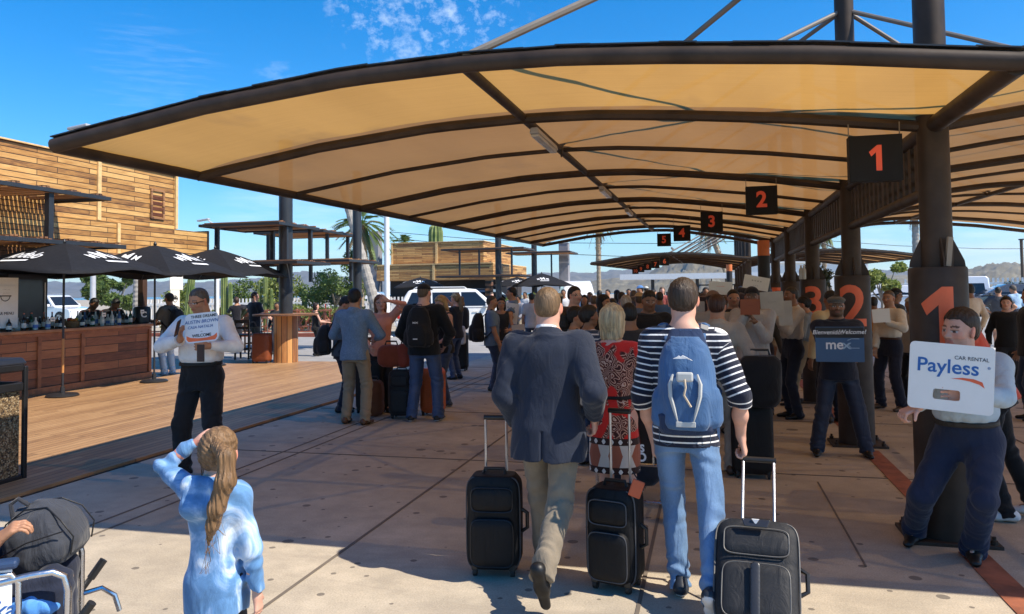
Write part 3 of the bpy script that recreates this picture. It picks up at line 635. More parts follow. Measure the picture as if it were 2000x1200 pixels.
for i,(a,c,y) in enumerate((((745,462),(1500,505),62),((745,452),(1500,470),62),((1440,452),(2100,486),80))):
    p,q=AY(*a,y),AY(*c,y); b=MB(); m_=(p+q)/2; m_[2]-=.6; b.tube([p,(p+m_)/2+np.array([0,0,-.15]),m_,(q+m_)/2+np.array([0,0,-.15]),q],.025,5); tag(b.build('overhead_wire',DARKM),['upper','lower','right hand'][i]+' overhead wire crossing the sky far behind','wire')
o=empty('bus_shelter',(1,58,0),0,'long flat white roofed shelter with ladder like rail behind the distant crowd','shelter')
l,r=AY(1215,545,58),AY(1490,540,58)
MB().b2(l[0]-1,r[0]-1,-1.5,1.5,l[2]-.1,l[2]+.3).build('roof',WHITEP,o)
b=MB(); z=AY(1300,558,58)[2]; b.b2(l[0]+3.5,r[0]-1,-.03,.03,z-.06,z+.04); b.b2(l[0]+3.5,r[0]-1,-.03,.03,z+.75,z+.82)
for x in np.arange(l[0]+3.5,r[0]-1,1.): b.b2(x-.04,x+.04,-.03,.03,z,z+.8)
b.build('rail',DARKM,o)
for px in (1275,1362): x=AY(px,560,58)[0]-1; MB().b2(x-.12,x+.12,-.12,.12,0,l[2]-.1).build('post',DARKM,o)
# lattice radio mast and signs on the far right
q=AY(1995,480,70); o=empty('utility_pole',(q[0],70,0),0,'thin dark utility pole against the hills at the far right','pole'); b=MB(); b.tube([(0,0,0),(0,0,5.4)],.12,8); b.build('shaft',mat('dark_timber',(.1,.07,.05),.8),o); MB().b2(-.16,.16,-.16,.16,5.4,5.5).build('cap',DARKM,o)
# fences
def fence(a,b_,h,label,n,mt,cat='fence'):
    a=np.array(a,float);b_=np.array(b_,float); L=np.linalg.norm(b_-a); ang=math.atan2(b_[1]-a[1],b_[0]-a[0]); o=empty('fence',(*a[:2],0),ang,label,cat)
    m_=MB(); 
    for i in range(n): m_.b2(L*i/n+.03,L*(i+.55)/n,-.02,.02,.1,h)
    m_.build('pickets',mt,o); m_=MB(); m_.b2(0,L,-.045,-.022,h*.25,h*.32); m_.b2(0,L,-.045,-.022,h*.8,h*.87); m_.build('rails',mt,o); return o
fence((-30,34),(-12.5,36),1.55,'white slatted fence behind the cactus garden',90,WHITEP)
fence((-3.0,52),(12,52),1.6,'thin dark bar fence behind the distant crowd',60,DARKM)
fence((14,62),(40,58),2.3,'pale picket fence behind the parked grey van at right',90,WHITEP)
o=empty('trellis_fence',(-18.2,KY+1.9,0),0,'low reddish criss cross trellis fence in front of the green bushes','fence')
mt_=mat('reddish_cane',(.36,.13,.07),.8,var=.4,sc=8); b=MB(); rr=random.Random(3)
for i in range(90): x=rr.uniform(-3.2,3.0); b.box((x,rr.uniform(-.05,.05),.6),(.045,.03,1.0),ry=rr.uniform(-.8,.8))
b.build('canes',mt_,o); b=MB(); b.b2(-3.2,3.1,-.09,-.055,1.0,1.06); b.b2(-3.2,3.1,-.09,-.055,.3,.36); b.build('rails',mt_,o)
# ================================================= vegetation
def leafmat(name,c1,c2):
    m,t,b=newmat(name); k=N(t); o=k.obj(); c=k.ramp(k.noise(o,2.2,4,.6),[(.3,c1),(.7,c2)]); k.L(c,b.inputs['Base Color']); b.inputs['Roughness'].default_value=.55
    tl=k.n('BsdfTranslucent'); k.L(c,tl.inputs['Color']); ms=k.n('MixShader'); ms.inputs[0].default_value=.3; k.L(b.outputs[0],ms.inputs[1]); k.L(tl.outputs[0],ms.inputs[2]); k.L(ms.outputs[0],t.nodes['Material Output'].inputs[0]); return m
LF1=leafmat('leaf_green',(.05,.10,.02),(.16,.22,.05)); LF2=leafmat('leaf_yellow_green',(.13,.19,.03),(.30,.33,.08)); LF3=leafmat('leaf_dark',(.02,.035,.015),(.06,.08,.03)); CACT=leafmat('cactus_skin',(.12,.2,.05),(.34,.38,.14))
BARK=mat('palm_bark',(.30,.24,.17),.9,var=.35,sc=14,bump=.8,bsc=40); GBARK=mat('grey_bark',(.33,.30,.26),.9,var=.2,sc=8,bump=.5)
def leaves(rs,cents,n,sz):
    """many small bent leaf faces scattered in clumps"""
    vs=[];fs=[]
    cs=np.array([c[:3] for c in cents]); rd=np.array([c[3] for c in cents]); pr=rd**2/np.sum(rd**2)
    for i in rs.choice(len(cs),n,p=pr):
        d=rs.randn(3); d/=np.linalg.norm(d); r=rd[i]*rs.rand()**.45; p=cs[i]+d*r*np.array([1,1,.8])
        a=rs.randn(3); a/=np.linalg.norm(a); b=np.cross(a,rs.randn(3)); b/=np.linalg.norm(b); s=sz*(.6+.8*rs.rand())
        k=len(vs); vs+= [tuple(p-a*s),tuple(p+b*s*.4),tuple(p+a*s),tuple(p-b*s*.4)]; fs.append((k,k+1,k+2,k+3))
    return vs,fs
def tree(name,p,h,w,label,cat,seed,n=3500,leaf=.11,mt=None,trunk=True,base=.25,group=None,trunkr=.12):
    rs=np.random.RandomState(seed); o=empty(name,p,0,label,cat,group); zs=h*base
    cents=[]
    for i in range(13):
        a=rs.rand()*6.28; r=w*.5*rs.rand()**.6*.75; z=zs+(h-zs)*(.2+.68*rs.rand()); cents.append((r*math.cos(a),r*math.sin(a),z,(h-zs)*.18*(.6+.9*rs.rand())))
    vs,fs=leaves(rs,cents,n,leaf); b=MB(); b.add(vs,fs); b.build('crown',mt or LF1,o)
    b=MB(); b.tube([(0,0,-.1),(.05*h/4,0,h*.3),(0.02,.05,h*.6)],[trunkr,trunkr*.7,trunkr*.4],8)
    for c in cents[:7]: b.tube([(.03,0,h*.3),(c[0]*.6,c[1]*.6,(c[2]+h*.3)/2+.1),c[:3]],[trunkr*.5,trunkr*.3,trunkr*.1],6)
    b.build('trunk',GBARK,o,smooth=True); return o
def at(px,y,z=0): q=AY(px,570,y); return (float(q[0]),y,z)
tree('bush',at(654,33),4.0,3.6,'rounded green bush tree with white blossom left of the second pergola post','bush',1,5200,.085)
tree('tree',at(1722,43),3.15,3.6,'bright green leafy tree behind the second steel column','tree',2,5000,.11,LF2,base=.35)
tree('tree',at(1622,36),2.9,2.2,'dark leaved small tree between the second and third columns','tree',3,1500,.10,LF3,base=.4)
tree('tree',at(222,34),3.1,4.6,'green tree seen through the bar hatch behind the bartenders','tree',4,5000,.11,LF1,base=.3)
tree('shrub',at(350,30),2.3,1.6,'yellow green shrub right of the kiosk post','shrub',5,1800,.1,LF2,base=.05)
tree('shrub',at(540,32),2.9,2.2,'pale green shrub in the cactus garden left of the thick post','shrub',6,2600,.09,LF2,base=.1)
tree('shrub',at(590,36),2.6,2.0,'green shrub close behind the thick black post','shrub',16,2000,.09,LF1,base=.1)
tree('shrub',at(480,36),2.6,2.4,'green shrub behind the woman in black by the tables','shrub',17,2400,.09,LF1,base=.1)
for i,(px,y,h,w,mt_) in enumerate(((612,31,1.35,2.2,LF2),(640,31.3,1.3,2.2,LF1),(670,31,1.4,2.4,LF2),(700,31.4,1.25,2.2,LF1),(440,31,1.2,2,LF2),(400,31.5,1.4,2.2,LF1),(566,31,1.3,2.,LF2))):
    tree('flowering_shrub',at(px,y),h,w,'low %s shrub behind the trellis, %s'%('yellow green' if mt_ is LF2 else 'green',['just right of the thick black post','second right of the post','third right of the post','beside the pergola strut','by the third parasol pole','left of the third parasol pole','left of the thick black post'][i]),'shrub',20+i,1500,.07,mt_,base=.0)
tree('shrub',at(1022,33.5),1.75,1.5,'small leafy green shrub behind the clipboard man','shrub',9,1200,.07,LF2,base=.1)
tree('shrub',at(1995,60),2.2,3,'dark shrub at the far right edge','shrub',31,900,.1,LF3,base=.1)
def cactus(px,y,h,label,arms,r=.13,lean=0):
    o=empty('cactus',at(px,y),0,label,'cactus')
    def stem(path,rad,nm):
        b=MB(); P=[Vector(q) for q in path]; n=24; vs=[];k=len(P)
        for i,q in enumerate(P):
            f=rad*(1 if i<k-2 else (.85 if i==k-2 else .25))
            for j in range(n): a=6.283*j/n; rr=f*(1+.14*(1 if j%2 else -1)); vs.append((q.x+rr*math.cos(a),q.y+rr*math.sin(a),q.z))
        b.add(vs,[(i*n+j,i*n+(j+1)%n,(i+1)*n+(j+1)%n,(i+1)*n+j) for i in range(k-1) for j in range(n)]+[tuple((k-1)*n+j for j in range(n))]); b.build(nm,CACT,o)
    stem([(lean*t*h,0,h*t) for t in (0,.3,.6,.9,.96,1)],r,'stem')
    for (dx,z0,z1) in arms: stem([(dx*.3,0,z0),(dx*.8,0,z0+.08),(dx,0,z0+.25),(dx,0,(z0+z1)/2),(dx,0,z1-.08),(dx,0,z1)],r*.7,'arm')
cactus(438,29.5,2.75,'tall ribbed cactus beside the white pole behind the third parasol',[(.3,.9,2.3)])
cactus(362,27,2.6,'leaning tall cactus right of the kiosk poster',[(.28,.8,2.2)],lean=.12)
cactus(595,33,2.0,'single upright cactus just right of the thick black post',[],.12)
cactus(519,31,2.6,'slender cactus with two arms left of the thick black post',[(.3,.8,2.),(-.3,1,2.4)],.1)
cactus(852,56,7.1,'tall dark green cactus rising above the wooden building roof',[],.5)
def fan(o,c,rs,n,L,mt,nm='fronds',up=.35,w=.10):
    b=MB()
    for i in range(n):
        a=rs.rand()*6.28; e=rs.uniform(-.7,1.3)*up*3; l=L*(.7+.5*rs.rand()); d=Vector((math.cos(a)*math.cos(e),math.sin(a)*math.cos(e),math.sin(e))); s=d.cross(Vector((0,0,1))).normalized()
        P=[Vector(c)+d*l*t+Vector((0,0,-l*.55*t*t)) for t in (0,.3,.6,.85,1)]
        ww=[.02,.5,1,.6,.05]
        for k in range(4):
            b.quad(P[k]-s*w*ww[k],P[k+1]-s*w*ww[k+1],P[k+1]+s*w*ww[k+1],P[k]+s*w*ww[k])
        for k in range(14):   # leaflets
            t=.3+.7*k/14; q=Vector(c)+d*l*t+Vector((0,0,-l*.55*t*t))
            for sg in (-1,1): e_=q+s*sg*w*2.6+d*w*1.5+Vector((0,0,-w*1.2)); b.add([q-d*.03,q+d*.03,e_],[(0,1,2)])
    return b.build(nm,mt,o)
def palm(px,y,h,label,seed,lean=(0,0),r=.16,fr=True,L=1.5,bulge=True,bark=BARK,curve=0):
    rs=np.random.RandomState(seed); o=empty('palm_tree',at(px,y),0,label,'palm tree')
    n=40; b=MB(); P=[];rr=[]
    for i in range(n): t=i/(n-1); P.append((lean[0]*t+curve*math.sin(t*3.14),lean[1]*t,h*t-.05)); rr.append(r*(1.25-.5*t)*(1+(.10 if i%2 else -.02))*(1.35 if (bulge and .55<t<.95) else 1))
    b.tube(P,rr,12); b.build('trunk',bark,o)
    if bulge:
        b=MB()
        for i in range(150):
            t=rs.uniform(.5,.97); a=rs.rand()*6.28; q=Vector((lean[0]*t,lean[1]*t,h*t)); d=Vector((math.cos(a),math.sin(a),.9)); b.tube([q+d*r*.6,q+d*r*1.6+Vector((0,0,.05))],[.05,.015],5)
        b.build('frond_stubs',mat('palm_stubs',(.32,.2,.11),.9,var=.3,sc=20),o)
    if fr:
        top=(lean[0],lean[1],h); fan(o,top,rs,34,L,LF1); fan(o,(top[0],top[1],top[2]-.25),rs,16,L*.8,mat('dry_frond',(.3,.22,.12),.9),'dry_fronds',up=-.5)
    return o
palm(704,33,5.0,'palm tree with rough stubbed trunk left of the white pole',3,(.1,0),.13)
palm(748,31,6.5,'smooth pale palm trunk leaning left next to the white pole',4,(-1.9,0),.2,fr=False,bulge=False,bark=GBARK,curve=.0)
palm(1170,70,8.0,'tall slender palm trunk left of the far canopy',5,(0,0),.18,L=1.7)
palm(1443,72,7.6,'leaning palm trunk behind the far canopy masts',6,(-2.6,0),.17,L=1.6)
palm(1792,50,7.5,'straight pale palm trunk left of the nearest column',7,(0,0),.2,bulge=False,bark=GBARK)
palm(1612,66,6.6,'distant palm seen between the second and third columns',8,(0,0),.13,L=1.4)
palm(790,50,5.2,'small palm poking above the roof of the wooden building',9,(0,0),.2,L=1.3)
palm(268,30,4.2,'palm trunk painted white seen through the bar hatch',10,(0,0),.17,fr=False,bulge=False,bark=GBARK)
palm(372,50,5.6,'distant palm top above the kiosk fascia end',12,(0,0),.15,L=1.3)
o=empty('agave',at(470,30),0,'spiky rosette plant behind the tables','plant'); fan(o,(0,0,.6),np.random.RandomState(4),26,1.1,LF3,'fronds',.5,.05)
o=empty('agave',at(386,29),0,'spiky yellow green plant beside the leaning cactus','plant'); fan(o,(0,0,.8),np.random.RandomState(5),30,1.4,LF2,'fronds',.5,.05)
# ================================================= vehicles
def carmat(n,c): return mat(n,c,.25,.0,var=.02,bump=0,coat=1.)
GLASSM=mat('tinted_car_glass',(.012,.016,.024),.08,var=.02,bump=0)
LIGHTR=mat('tail_light_red',(.5,.02,.015),.2,var=.02); LIGHTW=mat('head_light',(.7,.7,.72),.15,var=.02)
def vehicle(name,p,rz,prof,roof,Wd,L,Hb,mt,label,cat,wheels,wr=.37,glass=None,rack=True,rear_low=.9,pillars=(.03,)):
    """prof: side outline of body up to the belt line; roof: outline of the greenhouse (x,z). length along +x, nose at +x"""
    o=empty(name,p,rz,label,cat); h=Wd/2
    # body as lofted slices with tumblehome
    def loft(pts,inset_top,zr,nm,m_,off=0,bev=.05):
        b=MB(); n=len(pts); vs=[]; ks=[-1,-.93,0,.93,1]
        z0,z1=zr
        for s in ks:
            for (x,z) in pts:
                t=max(0,min(1,(z-z0)/(z1-z0))); w=h*(1-inset_top*t)+off; e=.0 if abs(s)<.95 else .035
                cx=sum(q[0] for q in pts)/n; vs.append((x-(e if x>cx else -e)*(1 if abs(s)==1 else 0),s*w*(1.0),z))
        fs=[(i*n+j,i*n+(j+1)%n,(i+1)*n+(j+1)%n,(i+1)*n+j) for i in range(len(ks)-1) for j in range(n)]+[tuple(range(n-1,-1,-1)),tuple((len(ks)-1)*n+j for j in range(n))]
        b.add(vs,fs); return b.build(nm,m_,o,smooth=True,auto=35,bevel=bev)
    loft(prof,.04,(.3,Hb),'body',mt,bev=.05)
    g=loft(roof,.17,(Hb,max(q[1] for q in roof)),'cabin',mt,off=-.01,bev=.04)
    zt=max(q[1] for q in roof)
    # side windows: quads following the tumblehome, proud of the cabin
    for s in (-1,1):
        for (xa,xb,xc,xd,z0,z1) in glass:
            def yy(z): return s*(h*(1-.17*(z-Hb)/(zt-Hb))+.004-.01)
            b=MB(); vs=[(xa,yy(z0),z0),(xb,yy(z0),z0),(xc,yy(z1),z1),(xd,yy(z1),z1)]; vs+=[(q[0],q[1]-s*.03,q[2]) for q in vs]
            b.add(vs,[(0,1,2,3),(4,5,6,7),(0,1,5,4),(1,2,6,5),(2,3,7,6),(3,0,4,7)]); b.build('side_window',GLASSM,g)
    # windscreen and rear glass from the roof outline's end slopes
    r=sorted(roof,key=lambda q:q[0]); 
    fr=[q for q in roof if q[0]==max(x for x,_ in roof)][0]; ft=max([q for q in roof if q[1]>zt-.14],key=lambda q:q[0])
    rr_=[q for q in roof if q[0]==min(x for x,_ in roof)][0]; rt=min([q for q in roof if q[1]>zt-.14],key=lambda q:q[0])
    for nm,(a,c),sg in (('windscreen',(fr,ft),1),('rear_window',(rr_,rt),-1)):
        b=MB(); A=Vector((a[0],0,a[1]));C_=Vector((c[0],0,c[1])); d=(C_-A); nn=Vector((d.z,0,-d.x)).normalized()*(1 if sg>0 else -1); nn=nn if nn.x*sg>0 else -nn
        p0=A+d*.12+nn*.006; p1=A+d*.9+nn*.006; w0,w1=h*.86,h*.76
        vs=[(p0.x,-w0,p0.z),(p0.x,w0,p0.z),(p1.x,w1,p1.z),(p1.x,-w1,p1.z)]; vs+=[tuple(Vector(q)-nn*.02) for q in vs]
        b.add(vs,[(0,1,2,3),(4,5,6,7),(0,1,5,4),(1,2,6,5),(2,3,7,6),(3,0,4,7)]); b.build(nm,GLASSM,g)
    xmin,xmax=min(q[0] for q in prof),max(q[0] for q in prof)
    for wx in wheels:
        for s in (-1,1):
            b=MB(); b.M=Matrix.Translation((wx,s*(h-.10),wr))@Matrix.Rotation(math.pi/2,4,'X'); b.lathe([(wr*.6,-.13),(wr*.93,-.13),(wr,-.09),(wr,.09),(wr*.93,.13),(wr*.6,.13)],n=24); w_=b.build('wheel',RUBBER,o,smooth=True)
            b=MB(); b.M=Matrix.Translation((wx,s*(h+.032),wr))@Matrix.Rotation(math.pi/2,4,'X'); b.lathe([(wr*.64,-.02),(wr*.64,.02)],n=24); 
            b.build('rim',mat('alloy',(.45,.46,.48),.3,.8),w_,smooth=True)
            b=MB(); 
            for k in range(5): a=k*1.2566; b.box((wx+math.cos(a)*wr*.36,s*(h+.056),wr+math.sin(a)*wr*.36),(wr*.5,.012,wr*.13),ry=-a)
            b.build('spokes',mat('dark_alloy',(.1,.1,.11),.35,.6),w_)
            b=MB(); b.M=Matrix.Translation((wx,s*(h-.045),wr))@Matrix.Rotation(math.pi/2,4,'X'); b.lathe([(wr*1.16,-.05),(wr*1.16,.055)],n=24); b.build('wheel_arch',mat('arch_black',(.01,.01,.01),.8),o)
    for s in(-1,1):
        b=MB(); b.box((xmin+.03,s*(h-.13),Hb*.82),(.12,.2,.42)); b.build('tail_light',LIGHTR,o,bevel=.02)
        b=MB(); b.box((xmax-.07,s*(h-.25),Hb*.72),(.16,.38,.2)); b.build('headlight',LIGHTW,o,bevel=.03)
        b=MB(); b.box((fr[0]-.45,s*(h+.10),Hb+.1),(.12,.2,.17)); b.build('mirror',mt,o,bevel=.03)
        for hx in ((fr[0]-.9),(fr[0]-2.0)):
            b=MB(); b.box((hx,s*(h+.005),Hb-.14),(.2,.03,.035)); b.build('door_handle',mt,o,bevel=.008)
    b=MB(); b.box((xmin-.03,0,.5),(.14,Wd*.94,.26)); b.build('bumper',mt,o,bevel=.05)
    b=MB(); b.box((xmax+.02,0,.5),(.14,Wd*.92,.26)); b.build('bumper',mt,o,bevel=.05)
    if rack:
        for s in(-1,1):
            b=MB(); b.tube([(rt[0]+.2,s*h*.66,zt),(rt[0]+.3,s*h*.66,zt+.07),(ft[0]-.5,s*h*.66,zt+.07),(ft[0]-.4,s*h*.66,zt)],.022,6); b.build('roof_rail',GALV,o)
    return o
def suv(p,rz,c,label,name='parked_car'):
    Hb=1.13; prof=[(-2.75,.42),(-2.72,1.12),(-2.6,Hb+.01),(1.15,Hb+.01),(1.9,1.08),(2.55,1.0),(2.7,.75),(2.68,.36),(-2.6,.36)]
    roof=[(-2.68,Hb),(-2.5,1.6),(-2.34,1.84),(-2.1,1.9),(.1,1.9),(.4,1.86),(1.25,Hb)]
    gl=[(-2.45,-1.42,-1.45,-2.2,1.2,1.76),(-1.36,-.28,-.3,-1.38,1.2,1.76),(-.2,.92,.36,-.22,1.2,1.76)]
    return vehicle(name,p,rz,prof,roof,2.0,5.5,Hb,carmat('car_paint_%.2f'%c[0],c),label,'car',(-1.72,1.72),.39,gl)
def van(p,rz,c,label,high=True,rack=False):
    Hb=1.2; t=2.35 if high else 1.85
    prof=[(-2.6,.4),(-2.6,Hb),(1.7,Hb),(2.2,1.1),(2.6,.9),(2.68,.4)]
    roof=[(-2.58,Hb),(-2.52,t-.12),(-2.4,t),(.5,t),(.95,t-.2),(1.85,Hb)]
    gl=[(-2.3,-1.15,-1.15,-2.25,1.3,t-.42),(-1.05,.1,.1,-1.05,1.3,t-.42),(.2,1.45,.85,.2,1.28,t-.45)]
    return vehicle('parked_van',p,rz,prof,roof,1.95,5.3,Hb,carmat('van_paint_%.2f'%c[0],c),label,'van',(-1.65,1.7),.35,gl,rack=rack)
A_,B_=G(772,656),G(1048,650); mid=(A_+B_)/2; ang=math.atan2((B_-A_)[1],(B_-A_)[0])
suv((mid[0],mid[1],-.02),ang-.12,(.78,.76,.72),'large white sport utility car parked behind the waiting travellers')
van((at(1126,46)[0],46,-.02),R_(-75),(.78,.78,.78),'white high roof passenger van facing the camera behind the crowd')
van((at(1745,50)[0],50,-.02),R_(172),(.77,.77,.78),'white van right of the second column with dark windows',high=False,rack=True)
van((at(1835,53)[0],53,-.02),R_(176),(.75,.76,.78),'white high roof van half hidden behind the nearest column')
van((at(1965,51)[0],50,-.02),R_(178),(.07,.07,.075),'dark grey minivan parked at the far right',high=False)
suv((at(1660,55)[0],55,-.02),R_(185),(.77,.77,.77),'white car between the second and third columns')
suv((at(108,42)[0],42,-.02),R_(-8),(.72,.73,.75),'silver car seen through the bar hatch')
suv((at(962,46)[0],46,-.02),R_(20),(.25,.38,.55),'blue car behind the white sport utility car')
van((at(725,44)[0],44,-.02),R_(10),(.7,.7,.7),'white van behind the palm trunks',high=False)
# white building at the back right and dark water tank
o=empty('white_building',at(1560,95),0,'low white building far behind the steel columns','building'); MB().b2(-7,7,-3,3,0,4.6).build('wall',WHITEP,o); MB().b2(-7.2,7.2,-3.2,3.2,4.601,4.8).build('roof_slab',WHITEP,o)
for i in range(5): MB().b2(-6+i*2.6,-4.8+i*2.6,-3.02,-2.99,1.6,3.2).build('window',GLASSM,o)
o=empty('water_tank',at(1545,93,4.8),0,'black round water tank on the white building roof','water tank'); b=MB(); b.lathe([(.7,0),(.75,.1),(.75,1.1),(.6,1.4),(.2,1.5),(.2,1.6)],n=16); b.build('tank',BLACKPL,o,smooth=True)
# ================================================= people: signed distance bodies and clothes, meshed as one continuous surface each
A3=lambda *a: np.array(a,float)
def nrm(v): v=np.asarray(v,float); return v/(np.linalg.norm(v)+1e-9)
def smin(a,b,k):
    if k<=0: return np.minimum(a,b)
    h=np.maximum(k-np.abs(a-b),0)/k; return np.minimum(a,b)-h*h*k*.25
class SDF:
    def __init__(s): s.p=[]; s.disp=None; s.cuts=[]
    def add(s,f,lo,hi,k=.02): s.p.append((f,np.minimum(lo,hi),np.maximum(lo,hi),k)); return s
    def cone(s,a,b,ra,rb,k=.02,flat=1.,side=(1,0,0),caps=(1,1)):
        """tapered limb a->b; flat scales thickness across 'side'; caps 0 = cut flat"""
        a=A3(*a);b=A3(*b);ax=b-a;L=np.linalg.norm(ax)+1e-9;ax=ax/L; side=np.asarray(side,float); side=side if abs(side@ax)<.97*np.linalg.norm(side) else A3(0,1,0)+.01; u=nrm(np.asarray(side,float)-ax*np.dot(side,ax)); v=np.cross(ax,u)
        def f(P):
            q=P-a; t=q@ax; tc=np.clip(t,0,L); r=ra+(rb-ra)*(tc/L); x=q@u; y=(q@v)/flat; w=t-tc
            if caps[0]==0: w=np.where(t<0,0,w)
            if caps[1]==0: w=np.where(t>L,0,w)
            d=np.sqrt(x*x+y*y+w*w)-r; d=d*min(1,flat)
            if caps[0]==0: d=np.maximum(d,-t)
            if caps[1]==0: d=np.maximum(d,t-L)
            return d
        R=max(ra,rb)*max(1,flat)+.02; return s.add(f,np.minimum(a,b)-R,np.maximum(a,b)+R,k)
    def ell(s,c,r,k=.02,M=None):
        c=A3(*c);r=A3(*r); M=np.eye(3) if M is None else M
        def f(P):
            q=((P-c)@M)/r; n=np.sqrt((q*q).sum(1)); g=np.sqrt(((q/r)**2).sum(1))+1e-9; return n*(n-1)/g
        R=r.max(); return s.add(f,c-R,c+R,k)
    def loft(s,M,o,tab,k=.03,e=2.3,zc=(None,None)):
        """stack of superellipse sections (z,halfwidth,halfdepth,yoffset) in frame M,o"""
        tab=np.array(tab,float); zz=np.linspace(tab[0,0],tab[-1,0],90); T=[np.interp(zz,tab[:,0],tab[:,i]) for i in (1,2,3)]
        ker=np.hanning(15);ker/=ker.sum()
        T=[np.convolve(np.pad(t,7,mode='edge'),ker,'valid') for t in T]
        z0,z1=tab[0,0],tab[-1,0]; 
        def f(P):
            q=(P-o)@M; z=q[:,2]; w=np.interp(z,zz,T[0]);d=np.interp(z,zz,T[1]);yo=np.interp(z,zz,T[2])
            r=((np.abs(q[:,0])/w)**e+(np.abs(q[:,1]-yo)/d)**e)**(1/e); D=(r-1)*np.minimum(w,d)*.9
            return np.maximum(D,np.maximum(z-z1,z0-z))
        R=tab[:,1:3].max()+.08; pts=np.array([M@np.array([0,0,z0])+o,M@np.array([0,0,z1])+o]); return s.add(f,pts.min(0)-R,pts.max(0)+R,k)
    def cut(s,f): s.cuts.append(f); return s
    def ev(s,P,lo=None,hi=None):
        D=np.full(len(P),1.,float)
        for f,l,h,k in s.p:
            m=np.all((P>l-.12)&(P<h+.12),axis=1)
            if not m.any(): continue
            D[m]=smin(D[m],f(P[m]),k)
        for c in s.cuts: D=np.maximum(D,c(P))
        if s.disp is not None:
            m=np.abs(D)<.06; D[m]+=s.disp(P[m])
        return D
    def bounds(s):
        return np.min([p[1] for p in s.p],0)-.03,np.max([p[2] for p in s.p],0)+.03
def mesh_sdf(s,h):
    lo,hi=s.bounds(); B=8; nb=np.ceil((hi-lo)/(h*B)).astype(int)+1
    g=np.stack(np.meshgrid(*[np.arange(n) for n in nb],indexing='ij'),-1).reshape(-1,3)
    ctr=lo+(g+.5)*B*h; d=s.ev(ctr); rad=B*h*.5*1.7321*1.35+.012
    act=g[np.abs(d)<rad]
    dims=nb*B; F=np.full(dims+1,1.,np.float32); base=np.stack(np.meshgrid(*[np.arange(B+1)]*3,indexing='ij'),-1).reshape(-1,3)
    for c0 in range(0,len(act),400):
        idx=(act[c0:c0+400,None,:]*B+base[None]).reshape(-1,3); v=s.ev(lo+idx*h); F[idx[:,0],idx[:,1],idx[:,2]]=v
    # inside blocks far from the surface
    done=np.zeros(dims+1,bool)
    ins=g[(d<=-rad)]
    for q in ins: F[q[0]*B:q[0]*B+B+1,q[1]*B:q[1]*B+B+1,q[2]*B:q[2]*B+B+1]=np.minimum(F[q[0]*B:q[0]*B+B+1,q[1]*B:q[1]*B+B+1,q[2]*B:q[2]*B+B+1],-1e-3) 
    I=F<0; n=np.array(I.shape)-1
    cs=[(i,j,k) for i in(0,1) for j in (0,1) for k in (0,1)]
    sl=lambda A,c: A[c[0]:c[0]+n[0],c[1]:c[1]+n[1],c[2]:c[2]+n[2]]
    any_=np.zeros(n,bool); all_=np.ones(n,bool)
    for c in cs: q=sl(I,c); any_|=q; all_&=q
    cell=np.argwhere(any_&~all_); 
    if len(cell)==0: return np.zeros((0,3)),np.zeros((0,4),int)
    vid=np.full(n,-1,np.int32); vid[cell[:,0],cell[:,1],cell[:,2]]=np.arange(len(cell))
    val=np.stack([F[cell[:,0]+c[0],cell[:,1]+c[1],cell[:,2]+c[2]] for c in cs],1)
    acc=np.zeros((len(cell),3)); cnt=np.zeros(len(cell))
    ca=np.array(cs,float)
    for i in range(8):
        for j in range(i+1,8):
            if abs(ca[i]-ca[j]).sum()!=1: continue
            a,b=val[:,i],val[:,j]; m=(a<0)!=(b<0); t=np.where(m,a/(a-b+1e-12),0)
            acc[m]+=(ca[i]+(ca[j]-ca[i])*t[m,None]); cnt[m]+=1
    V=lo+(cell+acc/np.maximum(cnt,1)[:,None])*h
    Q=[]
    for ax in range(3):
        u,v=(ax+1)%3,(ax+2)%3
        a=[slice(0,None)]*3; a0=list(a); a1=list(a); a0[ax]=slice(0,-1); a1[ax]=slice(1,None)
        c0=I[tuple(a0)]; c1=I[tuple(a1)]; e=np.argwhere(c0!=c1)
        ok=(e[:,u]>0)&(e[:,v]>0)&(e[:,u]<n[u])&(e[:,v]<n[v]); e=e[ok]
        fl=c0[e[:,0],e[:,1],e[:,2]]
        def g_(du,dv): q=e.copy(); q[:,u]-=du; q[:,v]-=dv; return vid[q[:,0],q[:,1],q[:,2]]
        q=np.stack([g_(1,1),g_(0,1),g_(0,0),g_(1,0)],1); q[~fl]=q[~fl][:,::-1]; q=q[(q>=0).all(1)]; Q.append(q)
    return V,np.concatenate(Q)
def noise3(P,f,seed,oct=2):
    rs=np.random.RandomState(seed); o=0
    for k in range(oct):
        for _ in range(3):
            d=rs.randn(3); d/=np.linalg.norm(d); o=o+np.sin(P@d*f*2**k*6.28+rs.rand()*6.28+1.3*np.sin(P@np.roll(d,1)*f*2**k*5+rs.rand()*6))/2**k
    return o/(3*1.6)
def sdf_obj(name,s,h,mt,parent,attr=None,relax=1):
    V,Q=mesh_sdf(s,h)
    if len(V)==0: return None
    me=bpy.data.meshes.new(name); me.vertices.add(len(V)); me.vertices.foreach_set('co',V.astype(np.float32).ravel())
    me.loops.add(len(Q)*4); me.loops.foreach_set('vertex_index',Q.astype(np.int32).ravel()); me.polygons.add(len(Q)); me.polygons.foreach_set('loop_start',np.arange(len(Q),dtype=np.int32)*4)
    me.polygons.foreach_set('use_smooth',np.ones(len(Q),bool)); me.update(calc_edges=True)
    for m in (mt if isinstance(mt,(list,tuple)) else [mt]): me.materials.append(m)
    for k,(fn,ty) in (attr or {}).items():
        a=me.attributes.new(k,ty,'POINT'); v=np.asarray(fn(V),np.float32)
        if ty=='FLOAT': a.data.foreach_set('value',v)
        else: a.data.foreach_set('color',np.concatenate([v,np.ones((len(v),1),np.float32)],1).ravel())
    o=bpy.data.objects.new(name,me); COL.objects.link(o)
    if parent: o.parent=parent
    return o
